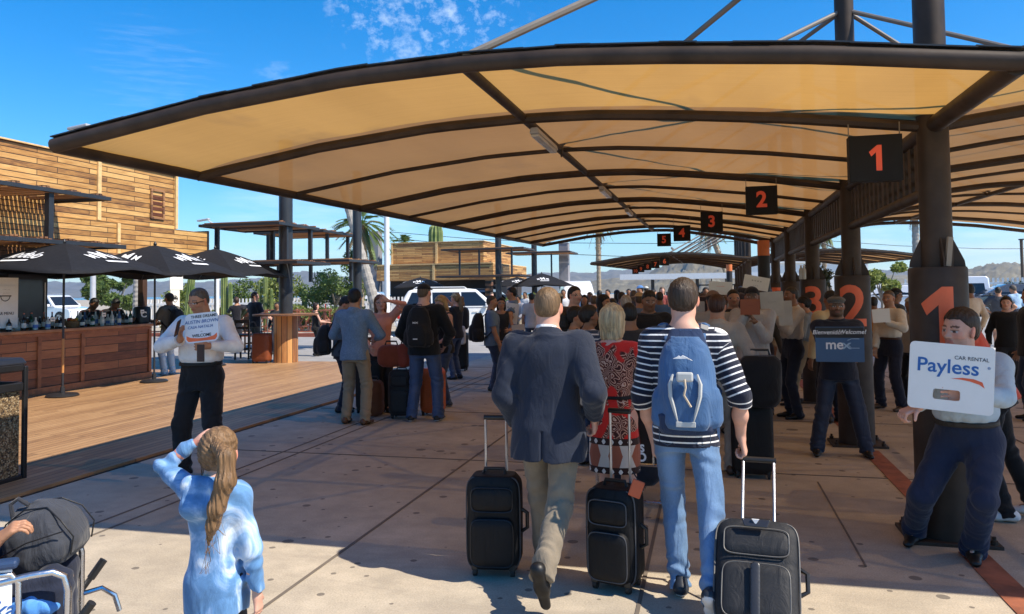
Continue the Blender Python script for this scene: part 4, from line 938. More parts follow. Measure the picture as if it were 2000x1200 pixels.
# ---- materials for people
def vcol_mat(name,rough=.55,sss=0,bumps=.1,bsc=300,spec=.4):
    m,t,b=newmat(name); k=N(t); a=k.n('Attribute',{'attribute_name':'Col'}); o=k.obj()
    k.L(k.mix(1.,a.outputs['Color'],k.ramp(k.noise(o,14,4,.6),[(.3,.88),(.7,1.1)]),'MULTIPLY'),b.inputs['Base Color']); b.inputs['Roughness'].default_value=rough; b.inputs['Specular IOR Level'].default_value=spec
    if sss: b.inputs['Subsurface Weight'].default_value=sss; b.inputs['Subsurface Radius'].default_value=(1,.35,.2); b.inputs['Subsurface Scale'].default_value=.006
    k.L(k.bump(k.noise(o,bsc,2),bumps,.001),b.inputs['Normal']); return m
SKINM=vcol_mat('skin',.52,0,.15,350); PAINTM=vcol_mat('shoe_paint',.45,0,.1,200)
def cloth(col,name='cloth',rough=.85,weave=500,var=.1,bsc=26,bst=.35,col2=None,pat=None,sheen=.15):
    key=('cl',name,tuple(col),pat,rough)
    if key in _mc: return _mc[key]
    m,t,b=newmat(name); k=N(t); o=k.obj()
    c=k.mix(1.,tuple(col),k.ramp(k.noise(o,9,4,.6),[(.3,1-var),(.7,1+var)]),'MULTIPLY')
    if pat=='denim':
        f=k.noise(k.map(o,(1,1,.25)),260,2); c=k.mix(k.ramp(f,[(.35,.0),(.7,.3)]),c,tuple(min(1,q*2.1) for q in col))
        fd=k.n('Attribute',{'attribute_name':'fade'}); c=k.mix(k.math('MULTIPLY',fd.outputs['Fac'],.55),c,tuple(min(.8,q*1.9+.05) for q in col))
    if pat=='check':
        f=k.noise(k.map(o,(1,1,1)),170,1); c=k.mix(k.ramp(f,[(.42,0),(.55,.55)]),c,col2)
    if pat=='stripe':
        a=k.n('Attribute',{'attribute_name':'su'}); s_=k.math('FRACT',k.math('ADD',k.math('MULTIPLY',a.outputs['Fac'],col2[3]),k.math('MULTIPLY',k.noise(o,5,2),.22)))
        c=k.mix(k.math('LESS_THAN',s_,col2[4]),c,col2[:3])
    if pat=='tiedye':
        n1=k.noise(k.map(o,(1.6,1.6,1.1),rot=(.3,.6,.2)),3.6,4,.55,2.2); c=k.ramp(n1,[(.36,tuple(q*.75 for q in col)),(.48,col),(.56,tuple(q*1.1+.12 for q in col)),(.68,(.66,.72,.76))])
    if pat=='paisley':
        vo=k.n('TexVoronoi',{'feature':'F1'},Scale=13.,Randomness=.9); wv=k.noise(o,11,2); 
        v2=k.n('VectorMath',{'operation':'ADD'}); k.L(o,v2.inputs[0]); 
        cb=k.n('CombineXYZ'); k.L(k.math('MULTIPLY',wv,.12),cb.inputs[0]); k.L(k.math('MULTIPLY',wv,-.1),cb.inputs[2]); k.L(cb.outputs[0],v2.inputs[1]); k.L(v2.outputs[0],vo.inputs['Vector'])
        rings=k.math('SINE',k.math('MULTIPLY',vo.outputs['Distance'],42.)); msk=k.noise(k.map(o,(1,1,.8),loc=(.3,0,.1)),4.3,2,.5,.8)
        pais=k.ramp(k.math('ADD',k.math('MULTIPLY',rings,.5),.5),[(.2,(.05,.015,.012)),(.5,(.27,.05,.03)),(.8,(.33,.12,.06)),(.97,(.6,.42,.32))])
        c=k.mix(k.ramp(msk,[(.48,0),(.50,1)]),pais,tuple(col))
        sep=k.n('SeparateXYZ'); k.L(o,sep.inputs[0]); z=sep.outputs[2]
        # bands along the hem of the dress
        def band(z0,z1): return k.math('MULTIPLY',k.math('GREATER_THAN',z,z0),k.math('LESS_THAN',z,z1))
        xx=k.math('SINE',k.math('MULTIPLY',sep.outputs[0],110.))
        c=k.mix(band(.54,.70),c,(.55,.48,.42)); 
        md=k.math('SINE',k.math('MULTIPLY',sep.outputs[0],42.)); zz=k.math('SUBTRACT',1.,k.math('ABSOLUTE',k.math('MULTIPLY',k.math('SUBTRACT',z,.62),12.)))
        c=k.mix(k.math('MULTIPLY',band(.545,.70),k.math('GREATER_THAN',k.math('ADD',md,zz),.55)),c,(.30,.09,.05))
        for a_,b_ in ((.69,.735),(.49,.545)):
            c=k.mix(band(a_,b_),c,(.03,.012,.01)); m2=(a_+b_)/2
            dz=k.math('ABSOLUTE',k.math('MULTIPLY',k.math('SUBTRACT',z,m2),60.)); c=k.mix(k.math('MULTIPLY',band(a_,b_),k.math('GREATER_THAN',xx,dz)),c,(.7,.65,.6))
    k.L(c,b.inputs['Base Color']); b.inputs['Roughness'].default_value=rough; b.inputs['Sheen Weight'].default_value=sheen; b.inputs['Specular IOR Level'].default_value=.25
    h=k.math('ADD',k.math('MULTIPLY',k.noise(k.map(o,(1,1,.4),rot=(.2,.3,0)),bsc*.4,4,.55,1.4),1.),k.math('MULTIPLY',k.noise(o,weave,1),.06)); k.L(k.bump(h,min(1,bst*1.7),.022),b.inputs['Normal'])
    _mc[key]=m; return m
def hairmat(col):
    key=('hair',tuple(col))
    if key in _mc: return _mc[key]
    m,t,b=newmat('hair'); k=N(t); o=k.obj(); f=k.noise(k.map(o,(1,1,.1)),60,3,.7); 
    c=k.ramp(f,[(.3,tuple(q*.45 for q in col)),(.55,col),(.75,tuple(min(1,q*1.5+.01) for q in col))]); k.L(c,b.inputs['Base Color']); b.inputs['Roughness'].default_value=.5; b.inputs['Specular IOR Level'].default_value=.35
    k.L(k.bump(f,.9,.012),b.inputs['Normal']); _mc[key]=m; return m
def rotz(a): c,s=math.cos(a),math.sin(a); return np.array([[c,-s,0],[s,c,0],[0,0,1.]])
def rotx(a): c,s=math.cos(a),math.sin(a); return np.array([[1,0,0],[0,c,-s],[0,s,c]])
def roty(a): c,s=math.cos(a),math.sin(a); return np.array([[c,0,s],[0,1,0],[-s,0,c]])
def ik(a,t,l1,l2,hint):
    a=np.asarray(a,float);t=np.asarray(t,float); d=t-a; L=np.linalg.norm(d); 
    if L>(l1+l2)*.998: t=a+d/L*(l1+l2)*.998; d=t-a; L=np.linalg.norm(d)
    x=(l1*l1-l2*l2+L*L)/(2*L); y=math.sqrt(max(0,l1*l1-x*x)); n=d/L; h=np.asarray(hint,float); h=nrm(h-n*(h@n)); return a+n*x+h*y,t
SK={'light':(.56,.32,.21),'tan':(.40,.20,.115),'brown':(.24,.115,.06),'pink':(.60,.33,.24),'dark':(.13,.065,.04)}
def finger(s,root,d,n,side,L,r,curl,k=.004):
    """three segments bending towards n"""
    p=np.array(root,float); a=0
    for i,f in enumerate((.46,.30,.24)):
        a+=curl*(.75,1.0,.8)[i]; q=p+(d*math.cos(a)+n*math.sin(a))*L*f; s.cone(p,q,r*(1-.08*i),r*(.92-.08*i),k); p=q
def hand(s,w,f,n,th,sc=1.,curl=.5,spread=.08,thumb=.6):
    """wrist w, pointing f, palm faces n, th = thumb side"""
    f=nrm(f);n=nrm(n-f*(n@f)); th0=nrm(np.cross(f,n)); th=th0 if (th0@th)>0 else -th0
    W=.040*sc; L=.092*sc
    s.cone(w,w+f*.02*sc,.024*sc,.027*sc,.015,.75,th)
    for i,t in enumerate((-.75,-.25,.25,.75)): s.cone(w+th*t*W*.45+f*.012*sc,w+th*t*W+f*L,.0145*sc,.0125*sc,.012,.95,th)
    Ls=[.062,.074,.080,.072]; rs=[.0078,.0085,.0088,.0088]
    for i,t in enumerate((-.82,-.28,.28,.82)):
        d=nrm(f+th*t*spread*2); finger(s,w+th*t*W*.98+f*L*.98,d,n,th,Ls[i]*sc,rs[i]*sc,curl*(1+.08*(i-1.5)))
    b=w+th*W*.72+f*.022*sc; d=nrm(f*.75+th*.75+n*.35*thumb)
    s.cone(w+th*W*.3+f*.015*sc,b+d*.02*sc,.018*sc,.0145*sc,.012); q=b+d*.045*sc; s.cone(b,q,.0135*sc,.0108*sc,.006); d2=nrm(d+n*thumb-th*.35*thumb); s.cone(q,q+d2*.035*sc,.0105*sc,.0085*sc,.004)
def fold(P,amp,f,seed,axis=None,oct=2):
    """cloth creases: narrow ridges and valleys running mostly along or diagonally to the limb"""
    rs=np.random.RandomState(seed); out=0
    for k,(sg,g_) in enumerate(((-1,.9),(1,.8))):
        a=rs.uniform(-.7,.7); M=roty(a)@rotx(rs.uniform(-.4,.4)); Q=(P@M)*np.array([1,1,.38])
        n=noise3(Q,f*(1+.35*k),seed+k*3,1); r=np.clip(1-np.abs(n)*2.6,0,1)**1.6
        m=np.clip(.45+.9*noise3(P,1.9,seed+9+k,1),.1,1); out=out+sg*g_*r*m
    return amp*out+amp*.4*noise3(P,f*.6,seed+21,1)
PN=[0]
def person(label,pos,yaw=0,H=1.74,sex='m',h=.012,skin='tan',build=1.,lean=0.,leanx=0.,head=(0,0,0),hair=('short',(.02,.015,.012)),
           top=('shirt',(.5,.5,.5)),sleeve='long',bottom=('trousers',(.03,.03,.05)),shoes=(.02,.018,.016),sole=None,hl=None,hr=None,el=None,er=None,
           fl=None,fr=None,kl=None,kr=None,handl=None,handr=None,cap=None,glasses=None,belt=None,group=None,belly=0.,tuck=True,collar=True,z=0.,seated=0,extra=None,curl=(.5,.5),hem=None,noface=False,heel=(0,0),beard=0,child=False,pelvis=None,hs=1.):
    """yaw: direction the person faces (0 = +y, away from the camera), positive turns left"""
    PN[0]+=1; sd=PN[0]; s_=H/1.74; hd=h; near=h<=.008; g=1. if sex=='m' else .9
    X,Y,Z=A3(1,0,0),A3(0,1,0),A3(0,0,1)
    pel=A3(0,0,.535*H-seated)+(A3(*pelvis) if pelvis else 0); Mt=rotx(-lean)@roty(leanx)
    T=lambda x,y,z_: pel+Mt@A3(x,y,z_)
    sh_w=.101*H*g*build**.5; sh=.270*H
    Ls,Rs=T(-sh_w,-.01*s_,sh),T(sh_w,-.01*s_,sh); nb=T(0,-.022*s_,.305*H); 
    hh=H/(7.5 if not child else 6.1)*hs; Mh=rotz(head[0])@rotx(head[1]-lean*.5)@roty(head[2])
    hc=nb+Mt@A3(0,.012*s_,.008*H)+ Mh@A3(0,.02*s_,.086*H)
    HP=lambda x,y,z_: hc+Mh@(A3(x,y,z_)*hh)
    u_,f_=.178*H,.150*H
    hl=T(*(A3(-.20,.02,-.19)*H)) +0 if hl is None else A3(*hl)*s_; hr=T(*(A3(.165,.03,-.03)*H)) if hr is None else A3(*hr)*s_
    if hl is not None and hl[2]>2: pass
    eL,wL=ik(Ls,hl,u_,f_,A3(-.5,-.8,-.3) if el is None else A3(*el)); eR,wR=ik(Rs,hr,u_,f_,A3(.5,-.8,-.3) if er is None else A3(*er))
    hipL,hipR=pel+A3(-.053*H*g**.2,0,-.01*H),pel+A3(.053*H*g**.2,0,-.01*H)
    fl=A3(-.10,0,0) if fl is None else A3(*fl); fr=A3(.10,0,0) if fr is None else A3(*fr)
    aL,aR=fl*s_+Z*(.045*H),fr*s_+Z*(.045*H)
    kL,aL=ik(hipL,aL,.245*H,.247*H,A3(-.12,1,0) if kl is None else A3(*kl)); kR,aR=ik(hipR,aR,.245*H,.247*H,A3(.12,1,0) if kr is None else A3(*kr))
    # ------------------------------------------------ body
    S_=SDF(); B=build
    # head
    S_.ell(HP(0,-.07,.13),A3(.325,.40,.37)*hh,.02,Mh); S_.ell(HP(0,.07,-.10),A3(.262,.285,.36)*hh,.035,Mh)
    S_.ell(HP(0,.20,-.37),A3(.13,.11,.10)*hh,.03,Mh)
    for q in (-1,1):
        S_.ell(HP(.17*q,.19,-.07),A3(.10,.12,.11)*hh,.02,Mh); S_.ell(HP(.17*q,.02,-.28),A3(.10,.18,.12)*hh,.02,Mh)
        if h<.02:
            S_.ell(HP(.335*q,-.03,-.03),A3(.035,.085,.145)*hh,.006,Mh@rotx(.2)@rotz(-.35*q))
            if near: S_.cone(HP(.12*q,.33,.085),HP(.20*q,.29,.075),.028*hh,.022*hh,.014)
    if h<.02:
        S_.cone(HP(0,.33,.02),HP(0,.415,-.115),.035*hh,.052*hh,.016)
        if near:
            for q in (-1,1): S_.ell(HP(.05*q,.375,-.13),A3(.035,.04,.03)*hh,.008,Mh)
            S_.cone(HP(-.07,.335,-.225),HP(.07,.335,-.225),.026*hh,.026*hh,.01); S_.cone(HP(-.055,.33,-.265),HP(.055,.33,-.265),.03*hh,.03*hh,.01)
    nr=.033*H*(1.03 if sex=='m' else .84)*B**.4
    S_.cone(HP(0,-.09,-.22),nb+Mt@A3(0,.0,-.01),nr,nr*1.12,.03)
    for a in (Ls,Rs): S_.cone(nb+Mt@A3(0,-.005,-.012),a+Mt@A3(0,0,-.008),.030*H,.030*H,.05)
    th=.90
    S_.loft(Mt,pel,[(-.06*H,.082*H*th,.058*H*th,-.003),(0,.092*H*th,.064*H*th,-.008),(.07*H,.080*H*th,.056*H*th,.0),(.14*H,.082*H*th,.056*H*th,0),(.22*H,.098*H*g*th,.064*H*th,0),(.27*H,.095*H*g*th,.055*H*th,-.01),(.295*H,.06*H*th,.04*H*th,-.015)],.03)
    aw=.028*H*B**.5*(1 if sex=='m' else .82)
    for a,e,w_ in ((Ls,eL,wL),(Rs,eR,wR)):
        S_.cone(a,e,aw*1.05,aw*.80,.03); S_.cone(e,(e+w_)/2,aw*.82,aw*.80,.02); S_.cone((e+w_)/2,w_,aw*.80,aw*.55,.03,.9)
    for i,(e,w_,hp,cu) in enumerate(((eL,wL,handl,curl[0]),(eR,wR,handr,curl[1]))):
        q=-1 if i==0 else 1; f=nrm(w_-e); n=nrm(A3(-q*1.,0.15,0)); t_=A3(0,1,0)
        if hp is not None: f,n,t_=[A3(*v) for v in hp[:3]]; 
        if h<.016: hand(S_,w_,f,n,t_,s_*(1.02 if sex=='m' else .9),cu)
        else: S_.cone(w_,w_+nrm(f)*.05*H,.024*s_,.028*s_,.02,.6,np.cross(nrm(f),nrm(n)+1e-3)); S_.cone(w_+nrm(f)*.045*H,w_+nrm(f)*.085*H+nrm(n)*.02,.022*s_,.016*s_,.01,.6)
    bk,bc=bottom[0],bottom[1]
    skinleg= bk in('shorts','skirt','dress')
    lw=.045*H*B**.5*(1 if skinleg else .85)
    for hp_,k_,a_ in ((hipL,kL,aL),(hipR,kR,aR)):
        S_.cone(hp_,k_,lw*1.05,lw*.66,.03); S_.cone(k_,k_+(a_-k_)*.35,lw*.64,lw*.66,.02); S_.cone(k_+(a_-k_)*.35,a_,lw*.64,lw*.40,.03)
        S_.cone(a_,a_+A3(0,.08*s_,-.02),.02,.018,.02)
    sc=A3(*SK[skin]) if isinstance(skin,str) else A3(*skin)
    hcoef=A3(*hair[1]) if hair else A3(.02,.02,.02)
    def scol(V):
        q=((V-hc)@Mh)/hh; C=np.tile(sc,(len(V),1)); C*= (1+.08*noise3(V,6,sd))[:,None]
        m=(np.abs(q[:,0])<.1)&(q[:,1]>.27)&(q[:,2]<-.20)&(q[:,2]>-.29); C[m]=sc*A3(.9,.6,.6)
        lo=((q[:,1]>.1)&(q[:,2]<-.16)&(q[:,2]>-.5)&(np.abs(q[:,0])<.3))
        if sex=='m': C[lo]*=.86
        if beard: 
            mb_=((q[:,2]<-.17)&(q[:,2]>-.5)&(q[:,1]>.0)&~m)|((np.abs(q[:,0])<.12)&(q[:,2]<-.15)&(q[:,2]>-.2)&(q[:,1]>.2)); C[mb_]=C[mb_]*(1-beard)+hcoef*beard
        ch=(np.abs(np.abs(q[:,0])-.18)<.09)&(q[:,1]>.15)&(q[:,2]<-.0)&(q[:,2]>-.17); C[ch]*=A3(1.08,.9,.88)
        ea=(np.abs(q[:,0])>.33)&(np.abs(q[:,2]+.03)<.2); C[ea]*=A3(1.12,.82,.78)
        if near or h<.012:
            for e_ in (-1,1):
                ex=(q[:,0]-.135*e_); ez=q[:,2]-.005; m=(ex**2/.006+ez**2/.0011<1)&(q[:,1]>.2); C[m]=A3(.45,.42,.4); m2=(ex**2+ez**2<.0009)&(q[:,1]>.2); C[m2]=A3(.03,.02,.015)
                m=(np.abs(ez-.028)<.012)&(np.abs(ex)<.08)&(q[:,1]>.2); C[m]=sc*.35
                m=(np.abs(ez-.095-.02*(1-(ex/.08)**2))<.02)&(np.abs(ex)<.085)&(q[:,1]>.2); C[m]=hcoef*.9+sc*.12
        if hair and hair[0] in('xx',):
            front=.10 if hair[0]=='buzz' else -.06
            m=((q[:,2]>.30-.0*q[:,1])&(q[:,1]<front))|((q[:,1]<.06)&(q[:,2]>.02+.5*np.clip(q[:,1]+.05,-.3,1)))|((q[:,1]<-.12)&(q[:,2]>-.3)); m&=(np.abs(q[:,0])<.36)&(q[:,2]>-.32)&(q[:,2]<.6)
            if hair[0]=='balding': m&=~((q[:,2]>.42)&(q[:,1]>-.32)&(np.abs(q[:,0])<.18))
            w=.75*(.7+.3*noise3(V,40,sd+3)); C[m]=C[m]*(1-w[m])[:,None]+hcoef*w[m][:,None]
        return np.clip(C,0,1)
    root=sdf_obj('person',S_,h,SKINM,None,{'Col':(scol,'FLOAT_COLOR')})
    root.location=(float(pos[0]),float(pos[1]),float(z)); root.rotation_euler=(0,0,yaw); tag(root,label,'person',group)
    # ------------------------------------------------ trousers / shorts / skirt
    fa=.0135 if near else .009 if h<.013 else .006
    def joint(P,c,r): return np.exp(-((P-c)**2).sum(1)/(r*r))
    if bk in('trousers','jeans','shorts'):
        b=SDF(); fit=bottom[2] if len(bottom)>2 else 1.; r0=.051*H*B**.5*(.78 if child else 1); tk=tuck and top[0] in('shirt','tee','polo','tank')
        tt=[(-.075*H,.080*H*B**.6,.064*H*B**.5,-.006),(-.02*H,.093*H*B**.6,.070*H*B**.5,-.012)]
        if tk: tt+=[(.05*H,.087*H*B**.7,.065*H*B**.8,0+belly*.4),(.075*H,.085*H*B**.7,.064*H*B**.9,belly*.6)]
        else: tt=[(-.075*H,.078*H*B**.6,.060*H*B**.5,-.006),(-.02*H,.084*H*B**.6,.063*H*B**.5,-.008),(.0,.072*H,.05*H,-.008)]
        b.loft(Mt,pel,tt,.03)
        for hp_,k_,a_,hl_ in ((hipL,kL,aL,0),(hipR,kR,aR,1)):
            b.cone(hp_+A3(0,-.004,0),k_,r0*1.05,r0*.72*fit+.004,.035)
            if bk!='shorts':
                d=nrm(a_-k_); e=a_+d*(.022*H); b.cone(k_,a_-d*.05,r0*.72*fit+.004,r0*.64*fit+.004,.02); b.cone(a_-d*.06,e,r0*.66*fit,r0*.68*fit+.002,.02,1,X,(1,0))
            else: b.cuts.append(lambda P:(.30*H)-P[:,2])
        def dsp(P):
            d=fold(P,fa,3.6,sd*7+1)
            for k_,a_ in ((kL,aL),(kR,aR)):
                ax=nrm(a_-k_); t=(P-k_)@ax; 
                d=d+np.sin(t*60+8*noise3(P,3,sd+2,1))*.0075*joint(P,k_-A3(0,.03,0.01),.12)+np.sin(t*75+8*noise3(P,4,sd+5,1))*.009*joint(P,a_-ax*.03,.12)
            d=d+np.sin((P[:,2]+.5*np.abs(P[:,0]))*70)*.0035*np.exp(-((P[:,2]-(pel[2]-.09*H))/.05)**2)
            return d
        b.disp=dsp if h<.02 else None
        at_=None
        if bk=='jeans':
            def fade(V):
                f=0
                for a0,a1 in ((hipL,kL),(hipR,kR),(kL,aL),(kR,aR)):
                    ax=nrm(a1-a0); L=np.linalg.norm(a1-a0); t=np.clip(((V-a0)@ax),0,L); r=V-(a0+t[:,None]*ax); f=np.maximum(f,np.clip(np.abs(r[:,1])/.06-.5,0,1)*np.exp(-((r[:,0])/.05)**2))
                return f
            at_={'fade':(fade,'FLOAT')}
        sdf_obj('trousers' if bk=='trousers' else bk,b,h,cloth(bc,'jeans_cloth' if bk=='jeans' else 'trouser_cloth',pat='denim' if bk=='jeans' else None,bst=.3),root,at_)
        if near:
            # back pockets and waistband
            q=MB(); 
            for t in (-1,1):
                c0=T(.052*H*t,-.073*H*B**.5-.012,-.012*H); q.tube([c0+A3(-.045,.003,.04),c0+A3(.045,.003,.04),c0+A3(.043,.001,-.045),c0+A3(0,-.004,-.062),c0+A3(-.043,.001,-.045),c0+A3(-.045,.003,.04)],.0022,5)
            if bk=='jeans': q.build('pocket_seam',cloth(tuple(.5*v for v in bc),'seam'),root)
    # ------------------------------------------------ shoes
    if shoes is not None:
        for i,(a_,k_,hk) in enumerate(((aL,kL,heel[0]),(aR,kR,heel[1]))):
            dy=nrm(A3((a_-k_)[0]*.0,1,0)); out=A3((-.12 if i==0 else .12),1,0); f=nrm(out); 
            if hk: f=nrm(A3(f[0],math.cos(hk),-math.sin(hk)))   # heel lifted: toe points down
            up=nrm(Z-f*(Z@f)); bs=a_-up*(.045*H)
            b=SDF(); sd_=np.cross(f,up); M=np.stack([sd_,f,up],1); zt=.075*s_
            b.cone(bs-f*.055*s_+up*.042,bs+f*.06*s_+up*.040,.036*s_,.038*s_,.03,.95,sd_); b.cone(bs+f*.06*s_+up*.034,bs+f*.165*s_+up*.026,.040*s_,.031*s_,.03,.72,sd_); b.cone(bs-f*.04*s_+up*.05,bs-f*.02*s_+up*.088,.038*s_,.036*s_,.03)
            b.cut(lambda P,bs=bs,up=up:-(((P-bs)@up)))
            so_=A3(*(sole or tuple(.5*v for v in shoes)))
            def shc(V,bs=bs,up=up): z_=(V-bs)@up; C=np.tile(A3(*shoes),(len(V),1)); C[z_<.022]=so_; return C
            sdf_obj('shoe',b,min(h,.012) if h<.02 else h,PAINTM,root,{'Col':(shc,'FLOAT_COLOR')})
    # ------------------------------------------------ top
    kind,tcx=top[0],top[1]; pt=top[2] if len(top)>2 else None; c2=top[3] if len(top)>3 else None
    b=SDF(); lng={'blazer':-.155,'dress':-.235,'tunic':-.13,'hoodie':-.06,'jacket':-.05}.get(kind,-.055 if not tuck else .060)*H
    if hem is not None: lng=hem*H
    B5=B**.5; loose={'blazer':.034,'hoodie':.018,'jacket':.022,'tunic':.022,'dress':.008}.get(kind,.008 if tuck else .012)*s_+(.004 if child else 0)
    ms=sex=='m'
    tab=[]
    wa=.083 if ms else .074
    for z_,w,d,yo in ((-.24,.088,.072,-.01),(-.155,.100,.080,-.012),(-.06,.100,.077,-.010),(0,.097,.073,-.008),(.03,wa+.006,.065,0),(.085,wa,.061,.0),(.15,wa+.007,.064,.0),(.215,.100*g,.069 if ms else .070,.002),(.262,.104*g,.062,-.004),(.288,.086*g,.046,-.012),(.302,.05,.034,-.016)):
        tab.append((z_*H,w*H*B5+loose,d*H*B5+loose+belly*(.9 if -.02<z_<.2 else .2),yo*H*.5+belly*(.5 if -.02<z_<.2 else 0)))
    if kind=='dress': tab=[(t[0],t[1]*(.94 if t[0]>-.1*H else 1.0),t[2]*.95,t[3]) for t in tab]
    tab=[t for t in tab if t[0]>=lng-.001]; 
    if tab[0][0]>lng+.004: tab=[(lng,tab[0][1],tab[0][2],tab[0][3])]+tab
    # the puff of a tucked shirt
    if tuck and kind in('shirt','tee','polo'): tab=[(lng,.076*H*B5,.056*H*B5+belly*.5,belly*.5),(lng+.035,.087*H*B5+.006,.066*H*B5+.006+belly*.7,belly*.5),(lng+.055,.089*H*B5+.012,.067*H*B5+.014+belly*.9,belly*.5)]+[t for t in tab if t[0]>lng+.075]
    b.loft(Mt,pel,tab,.03,2.35)
    for a in (Ls,Rs): b.cone(nb+Mt@A3(0,-.005,-.022),a+Mt@A3(0,0,-.006),.034*H,.034*H*B**.3,.05)
    ar=.034*H*B**.5*(1 if ms else .85)+loose*.5
    if sleeve!='none':
        for a,e,w_ in ((Ls,eL,wL),(Rs,eR,wR)):
            if sleeve=='long': b.cone(a,e,ar*1.12,ar*.90,.035); d=nrm(w_-e); b.cone(e,w_-d*.02,ar*.92,ar*.66,.02,.95,X,(1,0))
            elif sleeve=='rolled': b.cone(a,e,ar*1.12,ar*.95,.035); d=nrm(w_-e); b.cone(e,e+d*.065*s_,ar*.98,ar*1.0,.02,.95,X,(1,0))
            else: d=nrm(e-a); b.cone(a,a+d*.125*H,ar*1.12,ar*1.12+.006,.03,1,X,(1,0))
    if collar and kind in('shirt','polo','blazer'):
        b.cone(nb+Mt@A3(0,-.006,-.016),nb+Mt@A3(0,.006,.030*s_+.006),nr*1.38+.012,nr*1.16+.005,.012,1,X,(1,0)); b.cut(lambda P: (nr*1.07)-np.sqrt((((P-nb)@Mt)[:,:2]-A3(0,.004,0)[:2])**2@np.ones(2))-np.clip((nb[2]+.012-P[:,2])*4,0,1))
    elif kind=='hoodie':
        b.cone(nb+Mt@A3(-.07,-.055,.0),nb+Mt@A3(.07,-.055,.0),.036,.036,.03); b.cone(nb+Mt@A3(-.05,-.085,-.07),nb+Mt@A3(.05,-.085,-.07),.04,.04,.04)
    def dsp(P):
        d=fold(P,fa*.9,2.6,sd*5+3)*(1.25 if kind in('hoodie','tunic') else 1)
        for k_,e1 in ((eL,wL),(eR,wR)):
            if sleeve in('long','rolled'): ax=nrm(e1-k_); t=(P-k_)@ax; d=d+np.sin(t*62+9*noise3(P,3.5,sd+2,1))*.004*joint(P,k_,.10)+np.sin(t*80+8*noise3(P,4,sd+6,1))*.0025*joint(P,e1-ax*.05,.07)
        for a in (Ls,Rs): q=P-a; d=d+np.sin((q[:,2]*.7+q[:,0]*(1 if a is Ls else -1)*.8)*48+6*noise3(P,3,sd,1))*.0045*joint(P,a+A3(0,-.03,-.10),.09)
        if tuck and kind in('shirt','tee','polo'): z_=(P-pel)@Mt[:,2]; ang=np.arctan2((P-pel)@Mt[:,1],(P-pel)@Mt[:,0]); d=d+np.sin(ang*13+5*noise3(P,3,sd,1))*.003*np.exp(-((z_-lng-.03)/.05)**2)
        if kind=='blazer': q=(P-pel)@Mt; d=d+.012*np.exp(-(q[:,0]/.006)**2)*(q[:,2]<-.01)*(q[:,1]<0)+np.sin(q[:,0]*42+1.5)*.004*(q[:,1]<0)*np.clip(.4-q[:,2],0,.5)
        return d
    b.disp=dsp if h<.02 else None
    if kind in('tee','dress','hoodie'):
        nn=nb+Mt@A3(0,.03*s_,.035*s_); b.cut(lambda P: (.062*s_ if kind!='dress' else .085)-np.sqrt((((P-nn)*A3(1,1,1.0))**2).sum(1)))
    if kind=='tank':
        nn=nb+Mt@A3(0,.03,.02); b.cut(lambda P: .095-np.sqrt(((P-nn)**2).sum(1)))
        for a,q in ((Ls,-1),(Rs,1)): c_=a+Mt@A3(.035*q,0,-.02); b.cut(lambda P,c_=c_: .062-np.sqrt(((P-c_)**2*A3(1,.6,.45)).sum(1)))
    def su(V):
        z_=((V-pel)@Mt)[:,2]; u=z_.copy(); best=np.full(len(V),9.)
        for a,e,w_ in ((Ls,eL,wL),(Rs,eR,wR)):
            for p0,p1,off in ((a,e,0),(e,w_,np.linalg.norm(e-a))):
                ax=nrm(p1-p0); L=np.linalg.norm(p1-p0); t=np.clip((V-p0)@ax,0,L); dd=np.linalg.norm(V-(p0+t[:,None]*ax),axis=1)
                ok=(dd<best)&(dd<.075*s_)&((np.abs(((V-pel)@Mt)[:,0])>sh_w*.98)); u[ok]=(sh-off-(t[ok])); best[ok]=dd[ok]
        return u
    nmz={'tee':'t_shirt','tank':'tank_top','polo':'polo_shirt'}.get(kind,kind)
    cm=cloth(tcx,nmz+'_cloth',pat=pt,col2=c2,bst=.3 if kind!='tunic' else .5)
    to=sdf_obj(nmz,b,h,cm,root,{'su':(su,'FLOAT')} if pt=='stripe' else None)
    if belt is not None and h<.02:
        q=SDF(); q.loft(Mt,pel,[(.055*H if kind!='dress' else .075*H,.0905*H*B5+.006-(.012*s_ if not ms else 0),.068*H*B5+.006+belly*.6,belly*.5),((.073 if kind!='dress' else .09)*H,.0895*H*B5+.006-(.012*s_ if not ms else 0),.067*H*B5+.006+belly*.6,belly*.5)],.0)
        sdf_obj('belt',q,min(h,.008),cloth(belt,'belt_leather',rough=.5,sheen=0),root)
    # ------------------------------------------------ hair, caps, glasses
    if hair and hair[0]!='none':
        st=hair[0]; q=SDF(); hk=hh; bz=st in('buzz','balding')
        infl=.014 if bz else .035 if st=='short' else .055
        if bz: st='short'
        q.ell(HP(0,-.075,.145),A3(.325+infl,.40+infl,.37+infl*1.15)*hh,.02,Mh); q.ell(HP(0,-.20,-.05),A3(.27+infl*.7,.24+infl,.26)*hh,.03,Mh)
        def face(P):
            v=((P-hc)@Mh)/hh; x=np.abs(v[:,0]); nz=.05*noise3(v,2.2,sd+4,1)+.02*np.sin(v[:,0]*40)
            # front limit depends on height: hairline at top, behind the ears lower down
            zt_=.27+.10*np.abs(v[:,0])/.3; lim=nz+np.where(v[:,2]>zt_,.55,np.where(v[:,2]>.02,-.02+ (v[:,2]-.02)*1.0,(-.14 if st in('short','ponytail','bun') else .06)))
            low=(-.30 if st in('short','ponytail','bun') else -3)+nz*.6
            return np.maximum(v[:,1]-lim,low-v[:,2])*hh*.7
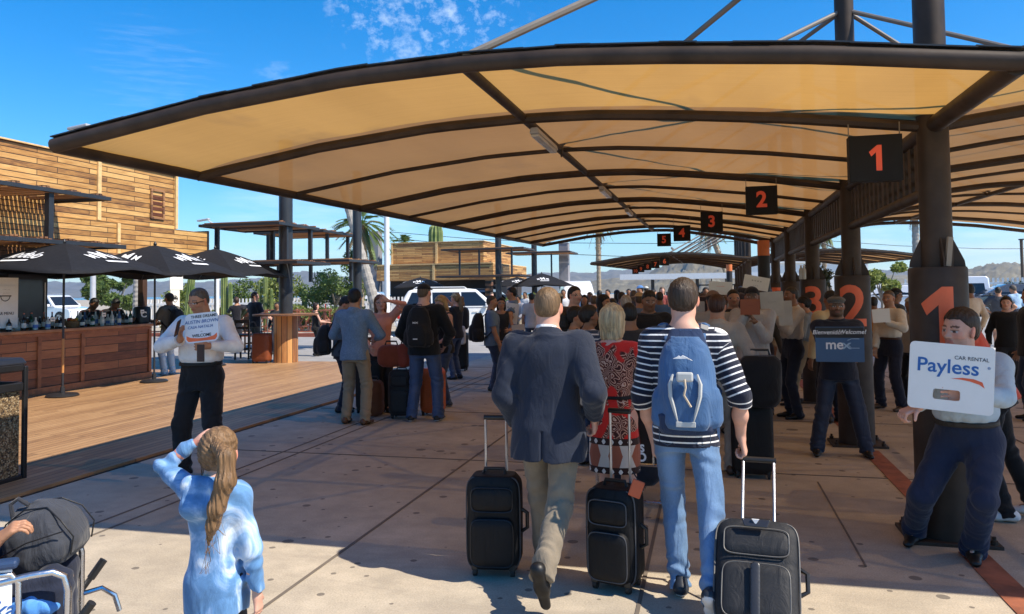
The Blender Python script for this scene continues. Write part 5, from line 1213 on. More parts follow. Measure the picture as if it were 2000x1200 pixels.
        if st in('bob','long'):
            L=.62 if st=='bob' else 1.25
            if len(hair)>2: L=hair[2]
            q.loft(Mh,hc,[(-L*hh,.30*hh,.20*hh,-.20*hh),(-L*hh+.02,.37*hh,.27*hh,-.17*hh),(-.35*hh,.42*hh,.33*hh,-.11*hh),(0,.40*hh,.36*hh,-.09*hh),(.3*hh,.33*hh,.33*hh,-.08*hh)],.03,2.2)
        q.cut(face)
        if st=='ponytail':
            pp=[HP(.02,-.42,.10),HP(.04,-.62,.0),HP(.05,-.62,-.45),HP(.02,-.52,-.95),HP(-.02,-.44,-1.35)]
            q2=SDF(); 
            for i,(a,c_) in enumerate(zip(pp[:-1],pp[1:])): q2.cone(a,c_,(.10,.17,.18,.14)[i]*hh,(.17,.18,.14,.05)[i]*hh,.03,1.3,X)
            q2.disp=lambda P:.006*np.sin(P[:,0]*330+5*noise3(P,5,3,1))+.008*noise3(P*A3(1,1,.3),9,4)
            sdf_obj('ponytail',q2,h,hairmat(hair[1]),root)
        if st=='bun': q.ell(HP(0,-.45,.12),A3(.17,.15,.17)*hh,.02,Mh)
        if h<.02 and not bz: q.disp=lambda P: (.0016 if st=='short' else .003)*np.sin((P@Mh[:,0])*(300 if st=='short' else 210)+5*noise3(P,4,sd,1))+(.004 if st=='short' else .005)*noise3(P*A3(1,1,.5),6,sd+8)
        sdf_obj('hair',q,h,hairmat(hair[1]),root)
    if cap:
        ck,cc=cap[0],cap[1]; q=SDF(); q.ell(HP(0,-.07,.16),A3(.375,.45,.40)*hh,.01,Mh); q.cut(lambda P: (.20-(((P-hc)@Mh)/hh)[:,2]-.12*(((P-hc)@Mh)/hh)[:,1]*(-1 if ck=='back' else 1)*.6)*hh)
        mt_=cloth(cc,'cap_cloth'); 
        if ck=='cap': q.cone(HP(0,.25,.235),HP(0,.56,.19),.27*hh,.20*hh,.01,.10,Mh[:,0])
        elif ck=='back': q.cone(HP(0,-.35,.2),HP(0,-.62,.14),.26*hh,.2*hh,.01,.10,Mh[:,0])
        elif ck=='flat': q=SDF(); q.ell(HP(0,-.02,.30),A3(.40,.50,.16)*hh,.02,Mh); q.ell(HP(0,-.10,.24),A3(.37,.42,.22)*hh,.02,Mh); q.cone(HP(0,.30,.22),HP(0,.50,.17),.25*hh,.18*hh,.015,.12,Mh[:,0]); q.cut(lambda P:(.14-(((P-hc)@Mh)/hh)[:,2])*hh)
        elif ck=='hat': q.ell(HP(0,-.05,.20),A3(.85,.88,.06)*hh,.02,Mh); 
        if ck=='flat': pass
        sdf_obj('hat' if ck=='hat' else 'cap',q,min(h,.014),mt_,root)
    if glasses:
        q=MB()
        for e_ in (-1,1):
            c_=HP(.145*e_,.335,.0); M=Matrix.Identity(4)
            a=[tuple(c_+Mh@(A3(.105*math.cos(t),-.05*abs(math.cos(t)*.5+.5*e_)*.6,.075*math.sin(t))*hh)) for t in np.linspace(0,2*math.pi,13)[:-1]]; bk_=[tuple(np.array(v)-Mh@A3(0,.02*hh,0)) for v in a]; n=12
            q.add(a+bk_,[tuple(range(n)),tuple(range(2*n-1,n-1,-1))]+[(i,(i+1)%n,n+(i+1)%n,n+i) for i in range(n)])
            q.tube([HP(.25*e_,.30,.03),HP(.34*e_,.1,.03),HP(.35*e_,-.03,.02)],.010*hh+.001,5)
        q.tube([HP(-.05,.37,.02),HP(.05,.37,.02)],.012*hh+.001,5)
        q.build('sunglasses' if glasses!='clear' else 'spectacles',mat('sunglass_lens',(.01,.01,.012),.08 if glasses=='mirror' else .2,.0 if glasses!='mirror' else .6,bump=0),root)
    root['_'] =1; del root['_']
    return root,dict(hl=wL,hr=wR,eL=eL,eR=eR,T=T,Mt=Mt,pel=pel,HP=HP,Ls=Ls,Rs=Rs,nb=nb,s=s_,H=H,hh=hh,kL=kL,kR=kR,aL=aL,aR=aR)
def toworld(root,p):
    c,s=math.cos(root.rotation_euler[2]),math.sin(root.rotation_euler[2]); p=np.asarray(p,float); return np.array([root.location[0]+c*p[0]-s*p[1],root.location[1]+s*p[0]+c*p[1],root.location[2]+p[2]])
def tolocal(pos,yaw,P,z=0):
    c,s=math.cos(yaw),math.sin(yaw); d=np.asarray(P,float)-np.array([pos[0],pos[1],z]); return np.array([c*d[0]+s*d[1],-s*d[0]+c*d[1],d[2]])
# ================================================= the people
PI=math.pi
KH=(.20,.155,.10); NAVY=(.012,.016,.030); BLK=(.008,.008,.009); JN=(.055,.105,.19); DJN=(.02,.035,.07)
def P_(label,foot,apex=None,yaw=0,d=None,hands=None,**k):
    """foot pixel gives the place; or (px, ytop, distance) gives place and height from the head"""
    if d is not None:
        p=AY(foot[0],foot[1],d); H=float(np.clip(p[2],1.45,1.86)); H=k.pop('H',H); pos=(p[0],d)
    else:
        g=G(*foot); pos=(g[0],g[1]); 
        if apex: H=AY(apex[0],apex[1],pos[1])[2]; pos=((pos[0]+AY(apex[0],apex[1],pos[1])[0])/2,pos[1])
        H=k.pop('H',H if apex else 1.7)
    s=H/1.74
    if hands:
        for n,q in hands.items():
            w=AY(q[0],q[1],pos[1]+q[2]); k[n]=tuple(tolocal(pos,yaw,w,k.get('z',0))/s)
    r,J=person(label,pos,yaw,H=H,**k); J['pos']=pos; return r,J
def worn(root,name,label,cat,group=None):
    o=empty(name,root.location,root.rotation_euler[2],label,cat,group); return o
def wl(pos,yaw,v): return tuple(tolocal((0,0),yaw,v))
def softbox(s,M,o,sz,e=4.,z=(0,1),k=.0,taper=1.,round_=.03):
    w,d,hh=sz; s.loft(M,o,[(0,w/2-round_,d/2-round_*.6,0),(round_*.5,w/2-round_*.25,d/2-round_*.2,0),(round_*1.2,w/2,d/2,0),(hh*.5,w/2,d/2,0),(hh-round_*1.3,w/2*taper,d/2*taper,0),(hh-round_*.5,w/2*taper-round_*.25,d/2*taper-round_*.2,0),(hh,w/2*taper-round_,d/2*taper-round_*.6,0)],k,e)
def backpack(root,J,label,col,h=.012,size=(.31,.18,.47),zc=.11,straps=True,detail=0,off=0):
    o=worn(root,'backpack',label,'backpack'); T=J['T']; Mt=J['Mt']; s=J['s']; w,d,hh=[v*s for v in size]
    c=T(off,-.075*J['H']-d*.5-.01,zc*s-.04); b=SDF(); b.loft(Mt,c,[(0,w*.40,d*.40,0),(.03,w*.47,d*.5,0),(hh*.35,w*.5,d*.55,-.01),(hh*.7,w*.46,d*.46,0),(hh*.9,w*.38,d*.36,.01),(hh,w*.22,d*.2,.02)],.02,2.6)
    b.loft(Mt,c+Mt@A3(0,-d*.45,.02),[(0,w*.30,d*.2,0),(.03,w*.36,d*.27,0),(hh*.35,w*.36,d*.26,0),(hh*.5,w*.30,d*.2,0),(hh*.55,w*.2,.02,0)],.015,2.6)
    for q in (-1,1): b.loft(Mt,c+Mt@A3(q*w*.46,0,.03),[(0,.03,d*.3,0),(.03,.045,d*.36,0),(hh*.3,.04,d*.33,0),(hh*.38,.02,d*.2,0)],.02)
    b.disp=lambda P: fold(P,.006,4,7) if h<.02 else 0*P[:,0]
    m_=cloth(col,'backpack_cloth',rough=.7,bst=.4); sdf_obj('bag_body',b,h,m_,o)
    if straps and h<.02:
        for a,q in ((J['Ls'],-1),(J['Rs'],1)):
            x=.62; top_=J['nb']*(1-x)+a*x+Mt@A3(0,-.0,.035*s+.025); b2=SDF(); p0=c+Mt@A3(q*w*.2,d*.3,hh*.85)
            fr=top_+Mt@A3(0,.075*s,-.05); fr2=fr+Mt@A3(q*.01,.03,-.2); low=c+Mt@A3(q*w*.45,d*.5,.06)
            for u,v in ((p0,top_),(top_,fr),(fr,fr2),(fr2,fr2+Mt@A3(q*.05,-.10,-.12)),(fr2+Mt@A3(q*.05,-.10,-.12),low)): b2.cone(u,v,.03*s,.03*s,.01,.3,X3)
            sdf_obj('shoulder_strap',b2,max(h,.008) if h<.012 else h,m_,o)
        b3=MB(); hp=c+Mt@A3(0,d*.2,hh); b3.tube([hp+A3(-.04,0,-.01),hp+A3(-.03,0,.03),hp+A3(.03,0,.03),hp+A3(.04,0,-.01)],.006,6); b3.build('grab_loop',m_,o)
    return o,c,Mt,(w,d,hh)
X3=(1,0,0)
def suitcase(p,yaw,size,label,col,h=.01,tilt=0,handle=.0,wheels=4,hard=False,group=None,face=-1,detail=True,hcol=None,lab2=None,piping=None):
    """origin at the wheels; width x, depth y, height z; tilt leans the top towards +y"""
    o=empty('suitcase',p,yaw,label,'suitcase',group); w,d,H=size; M=rotx(-tilt); wr=.028; o0=M@A3(0,0,wr*1.5) + A3(0,0,.0)
    b=SDF(); softbox(b,M,o0,(w,d,H),4.5,round_=.045)
    if not hard: b.disp=lambda P: fold(P,.003,3,int(w*1000))
    m_=cloth(col,'suitcase_cloth',rough=.6 if not hard else .35,bst=.25,weave=700,sheen=0); sdf_obj('shell',b,h,m_,o)
    if detail:
        for (x0,z0,ww,hh_,dep) in ((0,.05*H,w*.80,H*.52,.045),(0,.63*H,w*.78,H*.27,.03)):
            b=SDF(); softbox(b,M,o0+M@A3(x0,face*(d/2-.004),z0),(ww,dep*2,hh_),4.5,round_=.035); sdf_obj('front_pocket',b,h,m_,o)
            q=MB(); r=[]; 
            for t in np.linspace(0,2*PI,41): cx,cz=math.cos(t),math.sin(t); sx=np.sign(cx)*abs(cx)**.35; sz=np.sign(cz)*abs(cz)**.35; r.append(o0+M@A3(x0+sx*ww*.49,face*(d/2+dep*.55),z0+hh_/2+sz*hh_*.48))
            q.tube(r,.0035,5); q.build('zip',mat('zip_black',(.02,.02,.022),.35,.2) if not piping else mat('zip_grey',piping,.5),o)
        q=MB(); r=[]
        for t in np.linspace(0,2*PI,49): cx,cz=math.cos(t),math.sin(t); sx=np.sign(cx)*abs(cx)**.3; sz=np.sign(cz)*abs(cz)**.3; r.append(o0+M@A3(sx*w*.497,face*(d/2-.035),H/2+sz*H*.492))
        q.tube(r,.0045,5); q.build('piping',mat('piping_grey',piping or (.05,.05,.055),.5),o)
        q=MB(); q.tube([o0+M@A3(w/2+.0,0,H*.38),o0+M@A3(w/2+.035,0,H*.42),o0+M@A3(w/2+.035,0,H*.58),o0+M@A3(w/2,0,H*.62)],.012,8); q.build('side_handle',BLACKPL,o,smooth=True)
    q=MB(); q.tube([o0+M@A3(-.07,0,H-.005),o0+M@A3(-.06,0,H+.03),o0+M@A3(.06,0,H+.03),o0+M@A3(.07,0,H-.005)],.011,8); q.build('top_handle',BLACKPL,o,smooth=True)
    if handle:
        q=MB(); bk=-face*(d/2-.03)
        for s in (-1,1): q.tube([o0+M@A3(s*w*.2,bk,H-.03),o0+M@A3(s*w*.2,bk,H+handle)],.0085,8)
        q.build('handle_tubes',mat('handle_steel',(.5,.5,.52),.3,.9),o,smooth=True)
        q=MB(); q.tube([o0+M@A3(-w*.23,bk,H+handle),o0+M@A3(w*.23,bk,H+handle)],.016,10); q.build('grip',BLACKPL,o,smooth=True)
    for sx in (-1,1):
        for sy in ((-1,1) if wheels==4 else (face,)):
            q=MB(); c_=o0+M@A3(sx*(w/2-.05),sy*(d/2-.045),-.018); c_[2]=wr; q.M=Matrix.Translation(c_)@Matrix.Rotation(PI/2,4,'Y'); q.lathe([(wr*.4,-.014),(wr,-.012),(wr,.012),(wr*.4,.014)],n=14); q.build('wheel',RUBBER,o,smooth=True)
            q=MB(); q.box(c_+A3(0,0,.03),(.04,.05,.04)); q.build('wheel_housing',BLACKPL,o,bevel=.006)
    return o
def hpoint(o,p): return toworld(o,p)
def plate(name,outer,holes,th,mt,parent,M):
    c=bpy.data.curves.new(name,'CURVE'); c.dimensions='2D'; c.fill_mode='BOTH'; c.extrude=th/2
    for pts in [outer]+holes:
        sp=c.splines.new('POLY'); sp.points.add(len(pts)-1)
        for q,p in zip(sp.points,pts): q.co=(p[0],p[1],0,1)
        sp.use_cyclic_u=True
    o=bpy.data.objects.new('tmp',c); COL.objects.link(o); dg=bpy.context.evaluated_depsgraph_get(); dg.update(); me=bpy.data.meshes.new_from_object(o.evaluated_get(dg)); bpy.data.objects.remove(o)
    me.transform(M); me.materials.clear(); me.materials.append(mt); me.name=name; o=bpy.data.objects.new(name,me); COL.objects.link(o); o.parent=parent; return o
def rrect(w,h,r,n=6,cx=0,cy=0):
    out=[]
    for (sx,sy,a0) in ((1,1,0),(-1,1,90),(-1,-1,180),(1,-1,270)):
        for i in range(n+1): a=R_(a0+90*i/n); out.append((cx+sx*(w/2-r)+r*math.cos(a),cy+sy*(h/2-r)+r*math.sin(a)))
    return out
def card(px,py,y,w,h,label,lines,col=CARDW,rz=0,roll=0,pitch=0,r=.01,cat='sign',name='paper_sign',ink=INK,th=.006):
    """held board facing the camera side (-y) turned by rz"""
    p=AY(px,py,y); kf=((p-CAM)@FW)/y; w*=kf; h*=kf; o=empty(name,p,rz,label,cat); c,s=math.cos(roll),math.sin(roll); M=TM((0,0,0),(c,0,s),(-s*math.cos(pitch),math.sin(pitch),c*math.cos(pitch)))
    plate('board',rrect(w,h,r),[],th,col,o,M)
    for L_ in lines:
        t,z,sz=L_[:3]; text(t,sz*kf,L_[3] if len(L_)>3 else ink,o,M@Matrix.Translation((L_[4]*kf if len(L_)>4 else 0,z*kf,th/2+.001)),bold=L_[5] if len(L_)>5 else 0,shear=L_[6] if len(L_)>6 else 0,depth=.0006)
    return o,M
# ---------- hero: man in the blazer
r,J=P_('man in navy blazer and khaki trousers seen from behind, pulling two black suitcases',(1082,1146),(1063,563),yaw=-.04,h=.0065,build=1.14,skin='pink',hair=('balding',(.17,.105,.055)),lean=.03,
  top=('blazer',(.014,.020,.037)),bottom=('trousers',(.20,.165,.12)),shoes=BLK,hem=-.105,hands=dict(hl=(1010,828,.10),hr=(1160,812,.05)),el=(-.3,-1,-.1),er=(.4,-1,-.1),fl=(-.09,.22,0),fr=(.06,-.42,.15),heel=(0,1.15),
  handl=((0,.1,-1),(1,0,0),(0,1,0)),handr=((0,.25,-1),(-1,0,0),(0,1,0)),curl=(1.2,1.2),kr=(.05,1,0),head=(.05,.0,0))
q=SDF(); q.cone(J['nb']+J['Mt']@A3(0,-.004,.014),J['nb']+J['Mt']@A3(0,.008,.050),.075,.069,.01,1,X3,(1,0)); sdf_obj('shirt_collar',q,.006,cloth((.7,.7,.7),'white_collar'),r)
q=MB(); 
for sx in (-1,1): c_=J['T'](.105*sx,-.115,-.10); q.box(c_,(.09,.004,.045),rz=.25*sx)
q.build('pocket_flap',cloth((.018,.025,.045),'flap'),r)
wL=toworld(r,J['hl']); wR=toworld(r,J['hr'])
suitcase((AY(968,1120,4.62)[0],4.62,0),.12,(.33,.22,.56),'black soft suitcase on the left of the man in the blazer',(.006,.006,.007),h=.008,handle=.33,face=-1)
suitcase((AY(1205,1140,4.55)[0],4.55,0),-.25,(.30,.24,.54),'black suitcase with orange tag between the blazer man and the striped shirt man',(.006,.006,.007),h=.008,handle=.42,face=-1,piping=(.07,.07,.075))
tp=AY(1243,955,4.42); o=empty('luggage_tag',tp,0,'orange red luggage tag on the black suitcase','tag'); q=MB(); q.box((0,0,0),(.07,.012,.10),ry=.35); q.build('tag_cover',mat('orange_tag',(.5,.09,.03),.5),o,bevel=.012); q=MB(); q.tube([(0.01,.0,.05),(-.02,.02,.09)],.004,5); q.build('strap',BLACKPL,o)
# ---------- hero: young man with the blue backpack
r,J=P_('young man in navy and white striped shirt and jeans with blue backpack, seen from behind',(1358,1168),(1322,546),yaw=-.02,h=.0065,build=.95,skin='pink',hair=('short',(.045,.028,.018)),
  top=('tee',(.010,.014,.032),'stripe',(.75,.75,.75,29.,.25)),tuck=False,sleeve='rolled',bottom=('jeans',(.085,.155,.27),.92),shoes=(.02,.025,.035),sole=(.6,.6,.6),hands=dict(hl=(1276,852,.08),hr=(1447,852,.05)),el=(-.7,-.7,-.2),er=(.6,-.8,-.1),
  fl=(-.05,.05,0),fr=(.13,-.36,.08),heel=(0,.85),handl=((.05,.1,-1),(1,0,0),(0,1,0)),handr=((.22,.1,-1),(-1,.1,0),(0,1,0)),curl=(1.0,1.35),collar=False,head=(-.06,0,0))
STR,JS=r,J
o,c,Mt,(w,d,hh)=backpack(r,J,'blue hiking backpack with grey trim on the striped shirt man',(.045,.11,.235),h=.0065,size=(.305,.19,.49),zc=.055,off=.02)
q=SDF(); q.loft(Mt,c+Mt@A3(0,0,-.012),[(0,w*.44,d*.45,0),(.03,w*.5,d*.56,0),(.11,w*.515,d*.6,-.01),(.13,w*.3,d*.3,0)],.02,2.6); q.loft(Mt,c+Mt@A3(0,d*.1,hh*.72),[(0,w*.2,d*.26,0),(.03,w*.44,d*.36,0),(.10,w*.36,d*.26,.01),(.15,w*.30,d*.16,.03),(.18,w*.26,.02,.04)],.02,2.6)
NP=cloth((.012,.028,.075),'navy_pack'); q2=SDF(); q2.p=q.p[:1]; sdf_obj('base_panel',q2,.0065,NP,o); q2=SDF(); q2.p=q.p[1:]; sdf_obj('top_panel',q2,.0065,NP,o)
def ribbon(nm,pts,mt,r=.005,n=6,par=None,rad=None): q=MB(); q.tube(pts,rad or r,n); return q.build(nm,mt,par,smooth=True)
GREYT=mat('grey_trim',(.42,.43,.42),.6)
for sx in (-1,1):
    pts=[c+Mt@A3(sx*w*x,-d*y,hh*z_) for x,y,z_ in ((.20,.60,.62),(.25,.70,.52),(.24,.76,.40),(.18,.78,.26),(.13,.76,.14))]
    ribbon('grey_trim',pts,GREYT,par=o,rad=[.005,.011,.011,.009,.003])
for dz in (.80,.77): pass
q=MB(); q.M=Matrix.Translation(c+Mt@A3(0,-d*.74,hh*.60)); q.box((0,-.01,0),(.085,.03,.05)); q.build('buckle_panel',GREYT,o,bevel=.01)
ribbon('buckle_strap',[c+Mt@A3(0,-d*.78-.02,hh*.58),c+Mt@A3(.005,-d*.84-.02,hh*.50),c+Mt@A3(-.004,-d*.82-.02,hh*.42),c+Mt@A3(.03,-d*.80-.02,hh*.30)],mat('tan_cord',(.5,.4,.28),.7),.006,par=o)
q=MB(); q.M=Matrix.Translation(c+Mt@A3(.0,-d*.66,.055)); q.box((0,-.012,0),(.10,.008,.028)); q.build('brand_patch',GREYT,o,bevel=.003)
q=MB(); cc=c+Mt@A3(-.01,-d*.55-.008,hh*.79); q.M=Matrix.Translation(cc); q.prism([(-.05,-.004),(.035,-.004),(.05,-.014),(.02,.004),(.0,.014),(-.012,.006),(-.02,.012),(-.035,.002)],-.006,.004,'y'); q.build('mountain_emblem',WHITEI,o)
for sx in (-1,1):
    x_=.66; t_=J['nb']*(1-x_)+(J['Ls'] if sx<0 else J['Rs'])*x_+A3(0,-.035,.055); q=MB(); q.M=Matrix.Translation(t_)@Euler((.6,sx*.35,sx*.2)).to_matrix().to_4x4(); q.box((0,0,0),(.045,.05,.01)); q.build('strap_pad',mat('pad_grey',(.2,.2,.2),.7),o,bevel=.003)
for sx in (-1,1):
    a_=J['aL'] if sx<0 else J['aR']
hw=toworld(STR,JS['hr'])
# pulled suitcase: the handle passes through the right hand
tl=.60; gx,gy,gz=hw[0]+.02,hw[1]+.02,hw[2]-.085; Lh=gz/math.cos(tl); by=gy-math.sin(tl)*Lh
o=suitcase((gx+.012,by-.02,.0),-.10,(.41,.24,.53),'large black grey suitcase pulled upright by the striped shirt man, nearest the camera',(.020,.021,.024),h=.0065,tilt=tl,handle=max(.2,Lh-.53-.05),wheels=2,face=-1,piping=(.11,.105,.10))
M=rotx(-tl); q=MB(); 
pts=[M@A3(0,-.125-.05,z_)+A3(0,0,.04) for z_ in (.08,.2,.34)]
b_=SDF(); b_.cone(M@A3(0,-.156,.06)+A3(0,0,.04),M@A3(0,-.160,.28)+A3(0,0,.04),.026,.026,.0,.25,X3); sdf_obj('centre_strip',b_,.006,mat('suitcase_rubber',(.026,.027,.032),.4),o)
q=MB(); q.M=Matrix.Translation(M@A3(0,-.148,.495)+A3(0,0,.04))@Euler((tl*-1,0,0)).to_matrix().to_4x4(); q.prism([(-.07,.02),(-.055,-.02),(.055,-.02),(.07,.02)],-.008,.004,'y'); q.build('badge_plate',mat('dark_gloss_badge',(.03,.03,.035),.2),o,bevel=.004); q=MB(); q.M=Matrix.Translation(M@A3(0,-.158,.50)+A3(0,0,.04)); q.prism([(-.018,.012),(.018,.012),(0,-.014)],-.004,.004,'y'); q.build('badge',WHITEI,o)
# ---------- woman in the red patterned dress
r,J=P_('blond woman in red paisley dress with black belt, seen from behind pushing a luggage cart',(1196,601),d=5.3,yaw=-.12,h=.007,sex='f',build=1.05,skin='pink',hair=('bob',(.50,.37,.20),.60),H=1.62,
  top=('dress',(.60,.022,.015),'paisley'),bottom=('dress',(0,0,0)),shoes=BLK,hl=(-.20,.34,1.02),hr=(.22,.32,1.03),el=(-1,-.7,-.3),er=(1,-.5,-.3),hem=-.227,belt=BLK,head=(-.15,.05,0),fl=(-.08,.1,0),fr=(.09,-.12,0))
DR,DJ=r,J
# ---------- luggage cart
cx=AY(1240,900,5.95)[0]; o=empty('luggage_cart',(cx,6.0,0),-.08,'silver airport luggage cart with framed poster panel, right of the red dress','luggage cart')
q=MB()
for s in (-1,1): q.tube([(s*.27,-.12,.10),(s*.27,-.16,.55),(s*.27,-.20,.98),(s*.24,-.24,1.03)],.014,8)
q.tube([(-.25,-.24,1.03),(.25,-.24,1.03)],.016,8); q.tube([(-.27,-.15,.42),(.27,-.15,.42)],.011,8); q.tube([(-.27,-.12,.14),(.27,-.12,.14)],.014,8)
for s in (-.2,0,.2): q.tube([(s,-.12,.14),(s*.7,.72,.10)],.012,8)
q.build('frame',CHROME,o,smooth=True)
q=MB(); q.box((0,-.215,.64),(.34,.012,.40),rx=.06); f_=q.build('poster_panel',mat('poster_black',(.012,.01,.012),.3),o)
q=MB(); 
for a,b_ in (((-.17,0,.44),(.17,0,.44)),((-.17,.0,.84),(.17,.0,.84)),((-.17,0,.44),(-.17,0,.84)),((.17,0,.44),(.17,0,.84))): q.tube([(a[0],-.222,a[2]),(b_[0],-.222,b_[2])],.008,6)
q.build('poster_frame',CHROME,o)
text('MEETS',.075,WHITEI,o,TM((.0,-.2265,.555)),bold=.003); text('CABO',.088,WHITEI,o,TM((.0,-.2275,.49)),bold=.003); text('2 0 1 8',.03,WHITEI,o,TM((.0,-.2265,.452))) if False else None
q=MB(); q.box((-.05,-.2255,.71),(.03,.002,.2),ry=.15); q.box((.06,-.2255,.70),(.02,.002,.22),ry=-.1); q.build('poster_picture',mat('poster_red',(.12,.02,.015),.4),o)
q=MB(); q.b2(-.24,.24,-.2,.02,.86,.875); q.b2(-.24,.24,.0,.015,.875,1.0); q.build('basket',mat('cart_blue',(.03,.12,.35),.5),o)
for s in (-1,1):
    for y_ in (-.1,.66):
        q=MB(); q.M=Matrix.Translation((s*.25*(1 if y_<0 else .6),y_,.06))@Matrix.Rotation(PI/2,4,'Y'); q.lathe([(.02,-.018),(.06,-.016),(.06,.016),(.02,.018)],n=18); q.build('wheel',RUBBER,o,smooth=True)
def bagbox(px,y,z,sz,label,col,yaw=0,e=3.,name='travel_bag',cat='bag',hard=False,h=.016,strap=True):
    p=AY(px,600,y); o=empty(name,(p[0],y,z),yaw,label,cat); b=SDF(); softbox(b,np.eye(3),A3(0,0,0),sz,e,round_=min(sz)*.25); 
    if not hard: b.disp=lambda P: fold(P,.008,3,int(px))
    sdf_obj('bag_body',b,h,cloth(col,'bag_cloth',rough=.7),o)
    if strap: q=MB(); q.tube([(-sz[0]*.25,0,sz[2]*.97),(-sz[0]*.2,0,sz[2]+.05),(sz[0]*.2,0,sz[2]+.05),(sz[0]*.25,0,sz[2]*.97)],.012,6); q.build('carry_handle',BLACKPL,o,smooth=True)
    return o
bagbox(1232,6.35,.16,(.50,.35,.45),'dark suitcase lying on the silver luggage cart',(.01,.012,.02)); bagbox(1236,6.28,.66,(.42,.28,.22),'red bag on top of the silver luggage cart',(.28,.03,.02))
# ---------- man holding the white car rental board
g1,g2=G(1768,1066),G(1872,1096); pos=((g1[0]+g2[0])/2+.06,(g1[1]+g2[1])/2+.02); yw=2.80; BY=pos[1]-.50
fl_=tolocal(pos,yw,G(1902,1092))/1.; fr_=tolocal(pos,yw,G(1786,1058))/1.
W=lambda px,py,y: tuple(tolocal(pos,yw,AY(px,py,y))/1.)
r,J=person('man in pale blue shirt leaning by column 1, holding the white car rental board',pos,yw,H=1.74,h=.006,build=1.32,belly=.035,skin='pink',hair=('short',(.03,.017,.011)),
  top=('shirt',(.40,.50,.57)),bottom=('trousers',(.012,.020,.048),1.06),shoes=(.012,.010,.009),seated=.185,hs=1.18,pelvis=(-.17,-.06,0),lean=.05,leanx=.02,fl=tuple(fl_),fr=tuple(fr_),hl=W(1890,772,BY+.045),hr=W(1792,802,BY+.02),el=(-1,-.3,-.6),er=(.3,-.8,-.5),
  handl=((.925,.38,.05),(-.3,1,0),(0,0,1)),handr=((.75,.45,-.35),(0,-.2,-1),(-.4,1,.3)),curl=(.35,1.0),head=(-.62,-.02,-.06),belt=(.03,.025,.02),noface=False)
PW=(r,J,pos,yw)
bc=AY(1857,738,BY); o=empty('car_rental_board',bc,-.12,'white car rental board with blue lettering and hand slot, held by the leaning man','sign')
M=TM((0,0,0),(1,0,-.085),(.085,.10,1))@Matrix.Diagonal((.98,.98,1,1)); plate('board',rrect(.455,.405,.028),[rrect(.145,.062,.014,cx=-.02,cy=-.105)],.010,mat('board_white',(.74,.73,.69),.45,var=.03),o,M)
BLU=mat('board_blue',(.012,.10,.34),.45,var=.03); q_=lambda x,y: M@Matrix.Translation((x,y,.006))
text('Payless',.118,BLU,o,q_(-.02,.062),bold=.0016,depth=.0006,sx=1.0); text('CAR RENTAL',.031,mat('board_grey',(.06,.06,.07),.5),o,q_(.105,.122),bold=.0003,depth=.0006); text('®',.022,BLU,o,q_(.197,.075),depth=.0006)
sw=[(-.0,-.005),(.06,.006),(.12,.004),(.165,-.010),(.178,-.045),(.15,-.026),(.10,-.012),(.05,-.006)]
plate('swoosh',sw,[],.0012,mat('swoosh_orange_red',(.72,.11,.03),.45,var=.2,sc=4),o,q_(0.0,-.0))
# ---------- man with the blue mex board
r,J=P_('man in grey flat cap and sunglasses holding a blue board before column 2',(1642,890),None,yaw=PI-.02,h=.0085,build=1.22,belly=.03,skin='brown',hair=('buzz',(.02,.015,.01)),H=1.64,
  top=('polo',(.010,.014,.026)),sleeve='short',tuck=False,bottom=('jeans',(.012,.018,.036),1.1),shoes=BLK,hands=dict(hl=(1628,691,-.36),hr=(1652,694,-.38)),el=(-1,.2,-.7),er=(1,.2,-.7),handl=((.9,.2,-.3),(0,-1,0),(0,0,1)),handr=((-.9,.2,-.3),(0,-1,0),(0,0,1)),
  curl=(.8,.8),fl=(-.26,0,0),fr=(.24,0,0),cap=('flat',(.09,.085,.075)),glasses='mirror',beard=.6)
o,M=card(1640,673,8.13,.48,.37,'blue board with white lettering held by the man in the flat cap',[],col=mat('board_steel_blue',(.05,.12,.24),.4,var=.05),name='welcome_board',rz=0,th=.008)
M=M@Matrix.Diagonal((.89,.89,1,1)); plate('top_band',rrect(.495,.115,.01,cy=.130),[],.002,mat('board_dark',(.015,.014,.014),.4),o,M@Matrix.Translation((0,0,.006)))
text('Bienvenido!',.066,WHITEI,o,M@Matrix.Translation((-.125,.132,.0085)),shear=.2,bold=.001,depth=.0006); text('Welcome!',.066,WHITEI,o,M@Matrix.Translation((.13,.136,.0085)),shear=.2,bold=.001,depth=.0006)
text('me',.15,WHITEI,o,M@Matrix.Translation((-.055,-.005,.006)),bold=.003,depth=.0006); text('x',.15,mat('board_light_blue',(.35,.5,.65),.4),o,M@Matrix.Translation((.07,-.005,.006)),bold=.001,depth=.0006,sx=1.3)
q=MB(); q.M=M; q.tube([(.08,.045,.007),(.12,.062,.007),(.2,.062,.007)],.004,6); q.tube([(.09,-.01,.007),(.12,-.04,.007),(.2,-.04,.007)],.004,6); q.build('x_swash',mat('board_light_blue',(.35,.5,.65),.4),o)
